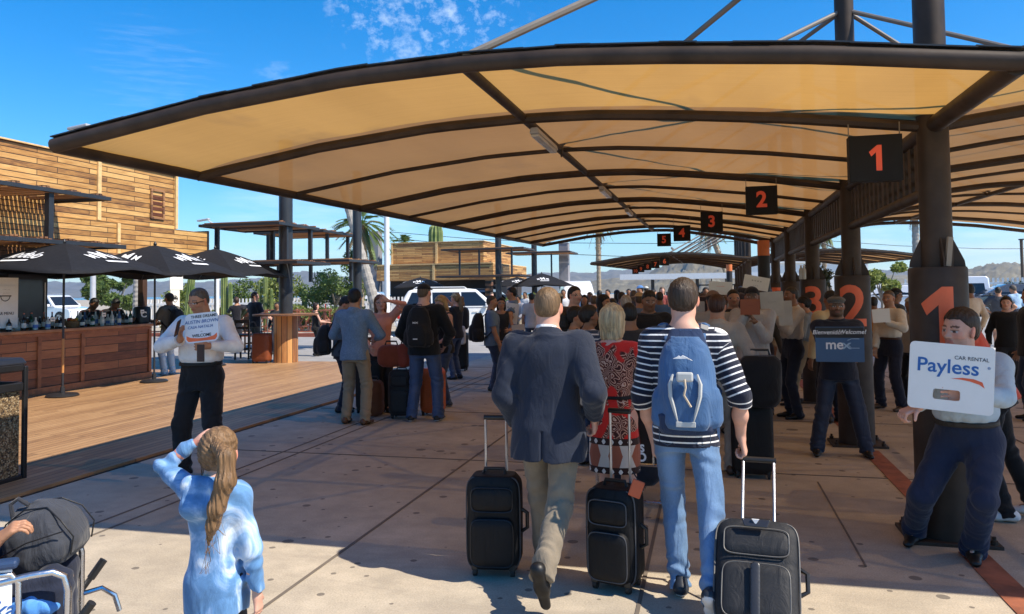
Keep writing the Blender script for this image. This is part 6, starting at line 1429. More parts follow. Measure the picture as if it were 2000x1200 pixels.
# ---------- driver on the left with a handwritten board
g=G(394,931); yw=PI+.16
r,J=P_('shaven man in white shirt and sunglasses reading a phone beside the wooden deck',(394,931),(396,562),yaw=yw,h=.0065,build=1.30,belly=.05,skin='tan',hair=('buzz',(.08,.07,.06)),
  top=('shirt',(.74,.74,.74)),bottom=('trousers',(.010,.010,.012),1.12),shoes=BLK,hands=dict(hl=(405,676,-.30),hr=(352,664,-.34)),el=(-1,-.1,-.6),er=(1,.1,-.6),handl=((.95,.15,.0),(0,-1,.2),(0,0,1)),handr=((-.1,.35,.9),(-.8,-.3,0),(-.3,-.7,0) ),curl=(1.1,.9),
  fl=(-.17,0,0),fr=(.17,.02,0),head=(-.30,-.28,0),glasses='dark',belt=(.012,.012,.012))
LM=(r,J)
o,M=card(394,640,5.86,.275,.225,'white handwritten name board with orange lower band, held by the bald man',[('THREE DREAMS',.085,.030,INK,.02,.0006),('AUSTIN BROWN',.046,.036,BLUEINK,0,.0004,.2),('CASA NATALIA',.006,.030,BLUEINK,-.01,.0003,.2),('~',-.028,.03,INK),('WELCOME',-.060,.032,INK,.0,.0008)],col=mat('board_pale',(.62,.68,.76),.45,var=.03),rz=.12,roll=.10,pitch=.12,r=.05,name='name_board')
M=M@Matrix.Diagonal((1.04,1.04,1,1)); plate('orange_band',[(-.137,-.06),(-.1,-.078),(-.03,-.088),(.05,-.088),(.11,-.076),(.137,-.056),(.137,-.09),(.12,-.112),(-.12,-.112),(-.137,-.09)],[],.009,mat('band_orange',(.72,.14,.04),.45),o,M)
def phone(px,py,y,label,rx=0,rz=0,ry=0,col=BLACKPL):
    p=AY(px,py,y); o=empty('phone',p,rz,label,'phone'); q=MB(); q.box((0,0,0),(.075,.009,.150),rx=rx,ry=ry); q.build('case',col,o,bevel=.006); q=MB(); q.M=Euler((rx,ry,0)).to_matrix().to_4x4(); q.box((0,-.0055,0),(.066,.001,.138)); q.build('screen',GLASSM,o); return o
phone(347,641,5.80,'black phone in the bald man\'s raised right hand',rx=-.35,ry=-.35,rz=-.5); phone(392,690,5.80,'dark phone hanging below the bald man\'s name board',rx=.0)
# ---------- girl in the tie dye hoodie
gp=G(425,852,1.17); gy=gp[1]; pos=(gp[0],gy); s=1.18/1.74; W=lambda px,py,y: tuple(tolocal(pos,.10,AY(px,py,y))/s)
r,J=person('young girl in blue tie dye hoodie shading her eyes with her hand, long brown ponytail',pos,.10,H=1.18,h=.005,sex='f',build=.80,child=True,skin='pink',hair=('none',(.17,.095,.045)),
  top=('hoodie',(.11,.25,.47),'tiedye'),tuck=False,bottom=('trousers',(.01,.012,.02)),shoes=(.5,.5,.5),hl=W(391,858,gy+.10),hr=(.25,.0,.80),el=(-1,.05,-.1),er=(.8,-.5,-.2),handl=((.92,.25,.38),(.2,.7,-.7),(.3,.9,.2)),curl=(.12,.4),fl=(-.06,0,0),fr=(.06,.03,0),head=(.05,-.04,.03),hem=-.115)
GJ=J
# her hair, built by hand: scalp shell pulled back into a ponytail
q=SDF(); HP=J['HP'];hh=J['hh'];Mh=rotz(.05)@rotx(.04)@roty(.03); hc=HP(0,0,0)
q.ell(HP(0,-.075,.145),A3(.352,.43,.40)*hh,.02,Mh); q.ell(HP(0,-.22,-.05),A3(.27,.235,.25)*hh,.04,Mh)
def gcut(P):
    v=((P-hc)@Mh)/hh; lim=np.where(v[:,2]>.25,.3,np.where(v[:,2]>.0,-.02+v[:,2]*1.,-.12)); return np.maximum(v[:,1]-lim,-.28-v[:,2]-.5*(v[:,1]+.4))*hh*.7
q.cut(gcut); q.disp=lambda P:.0022*np.sin(((P-hc)@Mh)[:,2]*330+((P-hc)@Mh)[:,0]*170+4*noise3(P,5,3,1))+.003*noise3(P,7,5)
HM=hairmat((.20,.115,.055)); sdf_obj('hair',q,.005,HM,r)
wp=lambda px,py,dy: A3(*tolocal(pos,.10,AY(px,py,gy+dy)))
pp=[HP(.12,-.40,.22),wp(442,892,-.16),wp(440,940,-.17),wp(424,990,-.175),wp(416,1026,-.17),wp(406,1066,-.16)]
q=SDF(); rr=[.022,.027,.030,.026,.018,.005]
for i in range(5): q.cone(pp[i],pp[i+1],rr[i],rr[i+1],.02,1.25,X3)
q.disp=lambda P:.0024*np.sin(P[:,0]*420+P[:,2]*40+6*noise3(P*A3(1,1,.4),5,3,1))+.006*noise3(P*A3(1,1,.35),9,4)
sdf_obj('ponytail',q,.0045,HM,r)
q=MB(); q4=MB()
for i in range(26):
    a=HP(-.30+random.uniform(-.05,.05),.0,.05+random.uniform(-.1,.1)); q.tube([a,a+A3(-.018+random.uniform(-.01,.01),.02,-.05),a+A3(-.02+random.uniform(-.012,.02),.03,-.10-random.random()*.04)],.0007,3)
    a=pp[3+(i%3)]; q4.tube([a,a+A3(random.uniform(-.03,.03),-.01,-.05),a+A3(random.uniform(-.04,.04),-.01,-.10)],.0007,3)
q.build('loose_hair',HM,r); q4.build('tail_wisps',HM,r)
# ---------- tourists left of centre
hC=.011
r,J=P_('man in pale blue speckled shirt and khaki trousers seen from behind in the tourist group',(693,828),(694,565),yaw=.02,h=.009,build=1.08,skin='tan',hair=('short',(.008,.007,.007)),top=('shirt',(.17,.25,.35),'check',(.05,.08,.13)),tuck=False,hem=-.06,bottom=('trousers',(.27,.20,.125),1.05),shoes=(.10,.045,.02),
  hl=(-.17,.26,1.10),hr=(.18,.28,1.08),el=(-1,-.6,-.5),er=(1,-.6,-.5),fl=(-.13,0,0),fr=(.16,-.05,0))
r,J=P_('man in dark cap looking down, with a low black backpack, left of the group',(665,805),(668,577),yaw=-1.15,h=hC,skin='tan',hair=('short',(.008,.007,.007)),top=('tee',(.055,.065,.085)),sleeve='short',tuck=False,bottom=('trousers',NAVY),shoes=BLK,hl=(-.12,.32,1.05),hr=(.12,.33,1.08),el=(-.6,-.6,-.8),er=(.6,-.6,-.8),head=(-.25,-.5,0),cap=('cap',(.012,.014,.02)))
backpack(r,J,'black backpack worn low by the man in the dark cap looking down',BLK,h=.012,size=(.32,.22,.44),zc=-.03)
r,J=P_('woman in sunglasses and peach top holding her hand to her forehead, auburn hair',(750,805),(738,577),yaw=PI+.45,h=.009,sex='f',skin='pink',hair=('long',(.20,.075,.03),.75),top=('tee',(.62,.27,.19)),sleeve='short',tuck=False,bottom=('trousers',(.012,.012,.014)),shoes=BLK,glasses='dark',
  hands=dict(hl=(758,588,-.14)),hr=(.16,.2,.98),el=(-1,.1,.4),handl=((-.6,.3,.7) if False else (.75,.1,.55),(.3,-.9,-.2),(0,.3,-1)),curl=(.3,.5),head=(.15,0,.05))
r,J=P_('big man in black cap, black jacket and blue jeans seen from behind beside orange bags',(826,823),(832,551),yaw=.06,h=.009,build=1.22,skin='pink',hair=('buzz',(.12,.08,.05)),top=('jacket',(.006,.007,.009)),tuck=False,bottom=('jeans',(.022,.042,.095),1.08),shoes=(.012,.012,.013),sole=(.5,.5,.5),cap=('cap',(.008,.009,.014)),
  hl=(-.22,.16,.93),hr=(.22,.18,.95),el=(-1,-.6,-.2),er=(1,-.6,-.2),fl=(-.17,-.02,0),fr=(.16,.05,0),head=(-.35,0,0),H=1.84)
o,c,Mt,(w,d,hh)=backpack(r,J,'black backpack with small white marks on the man in the black cap',(.006,.006,.007),h=.010,size=(.32,.19,.50),zc=.06)
# small white crossed curves mark on the pack
q=MB(); q.M=Matrix.Translation(c+Mt@A3(0,-d*.5-.045,hh*.62))
for s in (-1,1): q.tube([(x,0,s*(.010-.018*(1-(x/.035)**2))) for x in np.linspace(-.035,.035,9)],.0035,5)
q.build('pack_emblem',WHITEI,o)
q=MB(); q.box(c+Mt@A3(0,-d*.5-.05,hh*.22),(.06,.004,.012)); q.build('pack_label',WHITEI,o)
# bags of the group
suitcase((AY(785,800,10.0)[0],10.0,0),.1,(.32,.26,.62),'large dark grey upright suitcase amid the tourist group',(.018,.019,.021),h=.013,wheels=4)
o=bagbox(764,10.05,.70,(.38,.28,.30),'orange duffel bag hanging at the left over the upright suitcases',(.26,.05,.02),h=.013); 
bagbox(790,10.05,.70,(.20,.24,.32),'orange red bag beside the duffel, on top of the dark grey suitcase',(.30,.05,.025),h=.013)
suitcase((AY(841,800,10.2)[0],10.3,0),0,(.34,.24,.62),'bright orange suitcase half hidden behind the big man in jeans',(.5,.11,.03),h=.014,hard=True,detail=False)
suitcase((AY(716,800,10.2)[0],10.35,0),0,(.42,.26,.72),'black suitcase behind the khaki trousers of the blue shirt man',BLK,h=.014,detail=False)
bagbox(728,10.1,.0,(.30,.26,.5),'patterned orange and black backpack standing on the ground in the group',(.17,.05,.015),h=.014,name='backpack',cat='backpack')
# two women and luggage beyond
r,J=P_('blond woman in black tank top with bowed head, right of the big man',(866,794),(868,577),yaw=PI-.75,h=hC,sex='f',skin='pink',hair=('long',(.42,.27,.12),.62),top=('tank',(.008,.008,.009)),sleeve='none',tuck=False,bottom=('jeans',(.03,.055,.11),.9),shoes=(.02,.02,.02),sole=(.5,.5,.5),hl=(-.15,.2,1.0),hr=(.17,.22,.95),head=(.2,-.35,0),build=1.1)
r,J=P_('woman in straw cap raising both arms to her face beside tall luggage',(884,741),(897,573),yaw=1.3,h=hC,sex='f',skin='pink',hair=('ponytail',(.28,.17,.08)),top=('tee',(.02,.02,.024)),sleeve='short',tuck=False,bottom=('jeans',(.03,.05,.1),.9),shoes=BLK,hl=(-.1,.3,1.55),hr=(.12,.28,1.6),cap=('cap',(.5,.38,.22)),el=(-.8,.2,-.5),er=(.8,.2,-.5))
suitcase((AY(897,722,16.2)[0],16.2,0),.1,(.40,.28,.80),'tall black suitcase standing right of the woman with raised arms',BLK,h=.018,detail=False,handle=.25)
bagbox(893,15.9,.60,(.36,.14,.40),'clear white plastic bag hanging on the tall luggage',(.45,.45,.46),h=.02); bagbox(901,16.3,.9,(.34,.26,.5),'black bag with white tags stacked on the tall suitcase',(.012,.012,.014),h=.02)
r,J=P_('man in blue grey t shirt and jeans facing right with a large black backpack',(957,765),(966,578),yaw=-1.25,h=hC,build=1.12,skin='tan',hair=('buzz',(.05,.035,.025)),top=('tee',(.13,.20,.29)),sleeve='short',tuck=False,bottom=('jeans',(.018,.035,.075)),shoes=BLK,sole=(.6,.6,.6),hl=(-.2,.1,.9),hr=(.2,.12,.85),head=(-.2,0,0))
backpack(r,J,'large black backpack on the man in the blue grey t shirt',BLK,h=.013,size=(.34,.24,.52),zc=.02)
r,J=P_('woman in dark tank top and round sunglasses among the group left of the blazer man',(982,752),(977,582),yaw=PI+.3,h=hC,sex='f',skin='tan',hair=('long',(.012,.009,.008),.8),top=('tank',(.02,.02,.022)),sleeve='none',tuck=False,bottom=('jeans',(.02,.035,.07)),shoes=BLK,hl=(-.12,.33,1.1),hr=(.12,.3,1.1),glasses='dark')
r,J=P_('man in short sleeved blue shirt holding a white clipboard, left of the blazer man',(1012,742),(988,562),yaw=PI*.62,h=hC,skin='tan',hair=('short',(.01,.008,.008)),top=('polo',(.11,.18,.28)),sleeve='short',tuck=False,bottom=('trousers',NAVY),shoes=BLK,hands=dict(hl=(1004,628,-.18),hr=(985,628,-.1)),el=(-.7,.3,-.8),er=(.3,.2,-.9),build=1.1)
card(997,612,14.35,.30,.38,'white clipboard sheet with dark lines, held by the man in blue',[('= = =',.10,.07),('- - - -',.02,.06),('= = =',-.07,.07)],roll=-.15,name='clipboard',cat='clipboard')
card(1012,640,12.6,.22,.10,'folded cream paper held low in front of the clipboard man',[],col=mat('cream_card',(.6,.52,.42),.7),roll=.1,name='paper',cat='paper')
# ---------- centre crowd, near rows
r,J=P_('man in beige shirt and trousers seen from behind, right of the striped shirt man',(1400,576),d=7.5,yaw=-.10,h=.009,build=1.12,skin='tan',hair=('short',(.05,.018,.010)),top=('shirt',(.33,.29,.24)),tuck=False,bottom=('trousers',(.30,.26,.21)),shoes=(.05,.03,.02),hands=dict(hr=(1452,712,.05)),hl=(-.2,.15,.95),head=(-.1,0,0))
suitcase((AY(1470,900,7.45)[0],7.45,0),.0,(.37,.25,.62),'black upright suitcase under a black backpack, right of the striped shirt man',(.012,.010,.009),h=.010,detail=False,handle=.3)
b=bagbox(1481,7.3,.66,(.37,.24,.46),'bulging black backpack strapped on top of the upright black suitcase',(.006,.006,.007),h=.010,name='backpack',cat='backpack',e=2.6)
r,J=P_('black haired person in charcoal jacket from behind, between red dress and striped shirt',(1228,594),d=7.2,yaw=.2,h=hC,build=1.25,skin='brown',hair=('short',(.006,.005,.005)),top=('jacket',(.022,.022,.024)),tuck=False,bottom=('trousers',(.10,.085,.065)),H=1.60)
r,J=P_('woman with dark bun and navy striped top, left of the red dress',(1150,594),d=7.6,yaw=-.45,h=hC,sex='f',skin='brown',hair=('bun',(.012,.009,.008)),top=('tee',(.035,.055,.095),'stripe',(.6,.6,.6,22.,.3)),tuck=False,bottom=('jeans',DJN),H=1.57,head=(-.6,0,0))
r,J=P_('young woman in profile with black hair and grey top, by the blazer shoulder',(1124,598),d=8.0,yaw=-1.1,h=hC,sex='f',skin='tan',hair=('ponytail',(.01,.008,.007)),top=('tee',(.25,.25,.26)),tuck=False,bottom=('jeans',DJN),H=1.55,head=(-.4,0,0))
backpack(r,J,'black backpack on the young woman behind the blazer man\'s shoulder',BLK,h=.015,size=(.28,.18,.4),zc=.05)
r,J=P_('man in brown jacket and sunglasses looking right, above the young women',(1122,556),d=10.2,yaw=PI+.9,h=hC,skin='pink',hair=('short',(.012,.009,.008)),top=('jacket',(.045,.022,.016)),tuck=False,bottom=('jeans',DJN),glasses='dark',H=1.78)
r,J=P_('woman with long black hair and black top looking right in the middle of the crowd',(1179,573),d=10.6,yaw=PI+1.2,h=hC,sex='f',skin='tan',hair=('long',(.006,.005,.005),.8),top=('tee',(.01,.01,.012)),tuck=False,bottom=('jeans',DJN),H=1.66)
r,J=P_('grey haired man behind the blond bob, face hidden',(1222,574),d=10.2,yaw=.2,h=.013,skin='pink',hair=('balding',(.35,.31,.26)),top=('shirt',(.02,.02,.024)),tuck=False,bottom=('trousers',NAVY),H=1.66)
r,J=P_('man in open black jacket over brown shirt facing the camera, left of the striped man',(1266,564),d=9.0,yaw=PI+.15,h=hC,build=1.15,skin='brown',hair=('short',(.008,.007,.007)),top=('jacket',(.008,.008,.009)),tuck=False,bottom=('trousers',BLK),head=(.1,-.25,0),H=1.72)
q=SDF(); q.loft(J['Mt'],J['pel'],[(-.02,.055,.128,.0),(.2,.045,.125,0),(.40,.04,.118,0),(.47,.035,.09,0)],.01); sdf_obj('shirt_front',q,.012,cloth((.11,.07,.045),'brown_shirt'),r)
r,J=P_('person in wide straw hat with grey backpack in the middle of the crowd',(1249,571),d=13,yaw=.1,h=.015,skin='tan',hair=('short',(.1,.06,.03)),top=('tee',(.12,.16,.24)),tuck=False,bottom=('jeans',DJN),cap=('hat',(.45,.32,.17)),H=1.68)
backpack(r,J,'silver grey backpack below the wide straw hat in the crowd',(.22,.23,.26),h=.02,size=(.30,.18,.45),zc=.06,straps=False)
r,J=P_('person in peach shirt seen from behind in the crowd, behind the blond bob',(1196,584),d=13.5,yaw=.1,h=.018,sex='f',skin='tan',hair=('short',(.02,.015,.01)),top=('tee',(.42,.20,.14)),tuck=False,bottom=('jeans',DJN),H=1.58)
r,J=P_('person in white cap facing the camera with a lettered sheet, in the crowd',(1354,567),d=10.5,yaw=PI,h=.013,skin='brown',hair=('short',(.01,.01,.01)),top=('tee',(.10,.02,.02)),tuck=False,bottom=('trousers',NAVY),cap=('cap',(.6,.58,.52)),hands=dict(hl=(1376,612,-.3),hr=(1350,612,-.3)),H=1.66)
card(1359,606,10.1,.23,.23,'white sheet with dark lettering held by the person in the white cap',[('SR. JORGE',.03,.036),('MARTINEZ',-.03,.036)] if False else [('------',.05,.05),('- - -',.0,.05),('------',-.05,.05)],col=mat('sheet_grey',(.42,.40,.37),.7))
r,J=P_('person in brown wide brimmed hat before the beige shirt man',(1392,566),d=9.6,yaw=.2,h=.013,skin='tan',hair=('short',(.02,.015,.01)),top=('shirt',(.38,.34,.29)),tuck=False,bottom=('trousers',(.2,.17,.14)),cap=('hat',(.20,.12,.08)),H=1.70,build=1.2)
r,J=P_('man facing the camera below a raised white sign, right of the brown hat',(1411,573),d=11.5,yaw=PI-.1,h=.014,skin='brown',hair=('short',(.008,.008,.008)),top=('tee',(.05,.03,.03)),tuck=False,bottom=('trousers',NAVY),glasses='dark',H=1.66,hands=dict(hl=(1425,580,-.15),hr=(1392,585,-.15)))
card(1407,563,11.2,.33,.19,'raised white sign with orange line above the crowd, right of the striped man\'s head',[('-------',.03,.05,ORNGN)],roll=-.06)
r,J=P_('man with spectacles in black and white vest shirt facing the camera',(1432,564),d=10.8,yaw=PI+.1,h=.014,skin='tan',hair=('short',(.008,.008,.008)),top=('shirt',(.02,.02,.022)),tuck=False,bottom=('trousers',NAVY),glasses='dark',H=1.71,hl=(-.1,.3,1.2))
q=SDF(); q.loft(J['Mt'],J['pel'],[(.0,.075,.125,.0),(.3,.07,.122,0),(.44,.06,.10,0)],.01); sdf_obj('white_vest_front',q,.015,cloth((.5,.5,.48),'vest'),r)
r,J=P_('man in white tunic and dark cap holding a brown orange folder before his chest',(1468,560),d=9.6,yaw=PI-.1,h=.011,build=1.15,skin='brown',hair=('short',(.008,.008,.008)),top=('tunic',(.50,.47,.43)),tuck=False,bottom=('trousers',(.45,.42,.38)),shoes=(.1,.08,.06),cap=('cap',(.012,.012,.014)),H=1.74,hands=dict(hl=(1474,628,-.30),hr=(1460,612,-.3)))
card(1465,600,9.2,.225,.185,'brown orange cardboard folder held by the man in the white tunic',[('- - - -',.02,.03,mat('folder_print',(.12,.03,.015),.7))],col=mat('folder_orange',(.32,.085,.03),.6),th=.012,name='folder',cat='folder')
r,J=P_('person whose face shows right of the man in the white tunic',(1483,568),d=11.2,yaw=PI,h=.015,skin='brown',hair=('short',(.02,.01,.008)),top=('tee',(.1,.09,.08)),H=1.68)
card(1477,553,12.5,.40,.22,'tilted white lettered sign raised high beside the orange topped post',[('WELCOME',.03,.05) if False else ('= = = =',.03,.05),('- - -',-.04,.05)],roll=-.2)
r,J=P_('tall man in the shade raising the tilted white sign',(1464,566),d=12.9,yaw=PI,h=.016,skin='brown',hair=('short',(.008,.008,.008)),top=('tee',(.03,.03,.035)),hands=dict(hl=(1474,568,-.3),hr=(1466,568,-.3)),H=1.74)
# ---------- right side
r,J=P_('man in white shirt with shaven head holding white folders, left of column 3',(1545,561),d=10.9,yaw=PI*.62,h=hC,skin='brown',hair=('buzz',(.03,.025,.02)),top=('shirt',(.45,.42,.38)),bottom=('trousers',NAVY),shoes=BLK,H=1.74,hands=dict(hl=(1512,618,-.2),hr=(1516,622,-.1)),el=(-.5,.2,-.9))
card(1508,594,10.35,.30,.33,'large white folder with small emblem left of the girl in blue',[('BENVENUTI',.04,.035) if False else ('- - - - -',.03,.035)],col=mat('folder_white',(.50,.48,.43),.6),roll=.05,name='folder',cat='folder')
card(1534,612,10.5,.18,.34,'second pale folder held beside the large white one',[],col=mat('folder_white',(.50,.48,.43),.6),roll=.03,name='folder',cat='folder')
r,J=P_('young woman in blue grey shirt and khaki trousers leaning on column 3, reading sheets',(1556,793),None,yaw=1.35,h=.009,sex='f',skin='tan',hair=('bun',(.010,.008,.008)),top=('shirt',(.17,.20,.23)),sleeve='rolled',bottom=('trousers',(.25,.19,.12),1.1),shoes=(.02,.012,.01),H=1.60,lean=-.10,pelvis=(0,-.12,0),hands=dict(hl=(1542,636,-.2),hr=(1546,640,.0)),el=(-.6,-.6,-.9),er=(.6,-.6,-.9),fl=(-.08,.05,0),fr=(.08,.20,.0),kr=(0,1,.3),head=(0,-.3,0))
card(1527,640,11.3,.30,.38,'upper white lettered sheet held by the young woman',[('WELCOME',.11,.05,INK,0,.001,.2),('- - -',.02,.05),('- -',-.06,.05)],col=mat('sheet_white',(.48,.46,.42),.6),roll=-.28)
card(1530,683,11.35,.17,.32,'lower narrow sheet hanging from the young woman\'s papers',[('- -',.06,.05),('-',.0,.05),('- -',-.07,.06)],col=mat('sheet_white',(.48,.46,.42),.6),roll=-.22)
r,J=P_('person in cream patterned shirt partly hidden behind the flat cap man',(1622,579),d=10.6,yaw=.5,h=hC,build=1.3,skin='brown',hair=('short',(.01,.01,.01)),top=('shirt',(.50,.38,.21)),tuck=False,bottom=('trousers',NAVY),H=1.68)
r,J=P_('man in white long sleeved shirt and navy trousers holding papers, between columns 1 and 2',(1742,800),(1735,568),yaw=PI-.95,h=.009,build=1.15,skin='tan',hair=('buzz',(.10,.07,.05)),top=('shirt',(.62,.57,.48)),bottom=('trousers',(.012,.015,.03),1.1),shoes=(.06,.035,.02),belt=(.06,.025,.015),hands=dict(hl=(1727,628,-.34),hr=(1708,700,-.1)),el=(-.9,.2,-.8),er=(.4,-.8,-.4),handl=((-.4,.6,.3),(0,-1,0),(0,0,1)),fl=(-.18,0,0),fr=(.15,.05,0),head=(.35,0,0))
card(1721,617,11.35,.24,.20,'white papers held to the chest by the man in the white shirt',[],roll=.06,name='papers',cat='papers')
r,J=P_('man in black cap looking right behind the white shirt man',(1750,570),d=14,yaw=-1.4,h=.014,skin='brown',hair=('short',(.01,.01,.01)),top=('tee',(.05,.06,.07)),tuck=False,bottom=('trousers',NAVY),cap=('cap',BLK),glasses='dark',H=1.70)
r,J=P_('person in beige shirt and cap just left of column 1',(1779,588),d=12.5,yaw=2.,h=.014,skin='brown',hair=('short',(.02,.02,.02)),top=('tee',(.33,.28,.22)),tuck=False,bottom=('trousers',BLK),shoes=BLK,H=1.57,cap=('cap',(.4,.33,.25)))
r,J=P_('person in orange shirt, head turned away, standing left of column 2 in the back',(1706,590),d=15,yaw=0,h=.016,skin='brown',hair=('short',(.02,.02,.02)),top=('tee',(.5,.2,.05)),H=1.55)
g=G(1950,958); r,J=person('person in orange red t shirt and black leggings bending behind the leaning man',(AY(1916,700,6.55)[0]+.05,6.5),1.35,H=1.74,h=hC,build=1.15,skin='tan',hair=('short',(.02,.015,.01)),top=('tee',(.55,.07,.035)),sleeve='short',tuck=False,bottom=('trousers',(.008,.008,.009),.85),shoes=(.65,.63,.6),sole=(.5,.42,.33),lean=.42,head=(0,-.5,0),hl=(-.2,.45,.75),hr=(.25,.35,.8),fl=(-.1,-.05,0),fr=(.1,-.25,0))
r,J=P_('person in tan top behind column 1 near the white van',(1893,558),d=17,yaw=.4,h=.016,skin='brown',hair=('short',(.02,.015,.01)),top=('tee',(.50,.40,.3)),tuck=False,H=1.76)
r,J=P_('woman with short black hair and black clothes standing at the right edge',(1972,772),(1965,580),yaw=PI-.25,h=.010,sex='f',skin='pink',hair=('bob',(.008,.006,.006),.42),top=('jacket',(.007,.007,.008)),tuck=False,bottom=('trousers',(.02,.02,.024),1.1),shoes=BLK,build=1.15,head=(-.1,0,0))
r,J=P_('person in black cut by the right edge of the photo',(2012,575),d=11.2,yaw=PI/2,h=.012,build=1.2,skin='tan',hair=('short',(.01,.01,.01)),top=('jacket',(.007,.007,.009)),tuck=False,bottom=('jeans',DJN),shoes=BLK,H=1.70)
r,J=P_('man in grey t shirt and beige shorts with hands on hips before the grey van',(1949,561),d=24,yaw=-.3,h=.016,skin='tan',hair=('short',(.02,.015,.01)),top=('tee',(.055,.06,.07)),sleeve='short',tuck=False,bottom=('shorts',(.45,.38,.28)),hl=(-.2,.02,1.02),hr=(.2,.02,1.02),el=(-1,-.2,0),er=(1,-.2,0),build=1.2)
r,J=P_('man in light blue shirt near the grey van at the far right',(1981,557),d=25,yaw=.5,h=.018,skin='tan',hair=('short',(.1,.08,.06)),top=('shirt',(.28,.42,.58)),bottom=('trousers',NAVY),head=(.2,-.3,0))
# ---------- kiosk people
p=AX(325,560,-10.9); r,J=P_('customer in cap and pale jeans with black backpack at the right end of the bar',(334,735),(326,563),yaw=1.35,h=hC,skin='tan',hair=('short',(.02,.015,.01)),top=('tee',(.10,.095,.085)),sleeve='short',tuck=False,bottom=('jeans',(.30,.38,.46),1.05),shoes=(.3,.3,.32),cap=('cap',(.03,.03,.05)),hl=(-.1,.4,1.15),hr=(.1,.38,1.1),H=1.78)
backpack(r,J,'black backpack on the customer at the bar',BLK,h=.014,size=(.32,.22,.48),zc=.04)
for px,py,l,hd in ((168,573,'left bartender, a dark silhouette bent over behind the bar bottles',-.3),(213,562,'right bartender in black leaning forward with bare forearm behind the bar',-.5)):
    q=AX(px,py,-12.7); person(l,(q[0],q[1]),-1.7 if px<200 else -1.9,H=1.74,h=.013,skin='brown',hair=('short',(.008,.008,.008)),top=('tee',(.010,.010,.012)),sleeve='short',tuck=False,bottom=('trousers',BLK),lean=.32,head=(0,hd,0),hl=(-.15,.45,1.15),hr=(.12,.5,1.18))
# ---------- by the round table
r,J=P_('man in dark t shirt and grey trousers seen from behind at the round bar table',(498,568),d=18.6,yaw=-.5,h=.014,skin='pink',hair=('short',(.02,.012,.01)),top=('tee',(.012,.014,.024)),sleeve='short',tuck=False,bottom=('trousers',(.09,.085,.08)),hl=(-.22,.2,.98),hr=(.2,.3,1.05),el=(-1,-.2,-.2),glasses='dark',build=1.25,H=1.80,head=(-.8,0,0))
r,J=P_('woman in black dress raising her phone, behind the tables',(462,580),d=21,yaw=.6,h=.016,sex='f',skin='tan',hair=('bun',(.06,.03,.02)),top=('dress',(.010,.010,.016)),bottom=('dress',(0,0,0)),hl=(-.05,.25,1.45),hr=(.1,.25,1.48),H=1.66)
r,J=P_('person in black with bare shoulder right of the thick black post',(617,598),d=19.5,yaw=-.9,h=.016,sex='f',skin='pink',hair=('bob',(.02,.012,.01)),top=('tank',(.012,.012,.014)),sleeve='none',tuck=False,bottom=('trousers',BLK),H=1.48,hl=(-.1,.35,1.15),hr=(.15,.35,1.1))
r,J=P_('seated looking dark person between the man in dark t shirt and the post',(541,592),d=20.,yaw=PI,h=.018,skin='brown',hair=('short',(.01,.01,.01)),top=('tee',(.02,.02,.022)),H=1.5)
o=suitcase((AY(516,700,17.1)[0],17.0,.035),.1,(.46,.30,.70),'rust brown suitcase with raised steel handle by the round table',(.20,.055,.022),h=.014,handle=.42,detail=False,hard=True)
def barchair(px,y,label,z=.035):
    p=AY(px,600,y); o=empty('bar_chair',(p[0],y,z),.2,label,'chair','bar chairs by the round table'); dm=mat('dark_chair_wood',(.035,.018,.01),.5)
    MB().b2(-.2,.2,-.2,.2,.62,.66).build('seat',dm,o,bevel=.006)
    for sx in (-1,1):
        for sy in (-1,1): MB().b2(sx*.18-.02,sx*.18+.02,sy*.18-.02,sy*.18+.02,0,.62 if sy>0 else 1.05).build('leg',dm,o)
    b=MB(); b.b2(-.16,.16,-.19,-.165,.95,1.04); b.b2(-.16,.16,-.19,-.165,.80,.86); b.build('backrest',dm,o); b=MB(); b.b2(-.16,.16,-.19,-.17,.25,.29); b.b2(-.16,.16,.17,.19,.25,.29); b.build('footrest',dm,o)
    return o
barchair(478,18.0,'dark wooden bar chair left of the rust brown suitcase'); barchair(495,20.2,'dark wooden bar chair half hidden behind the man in the dark t shirt')
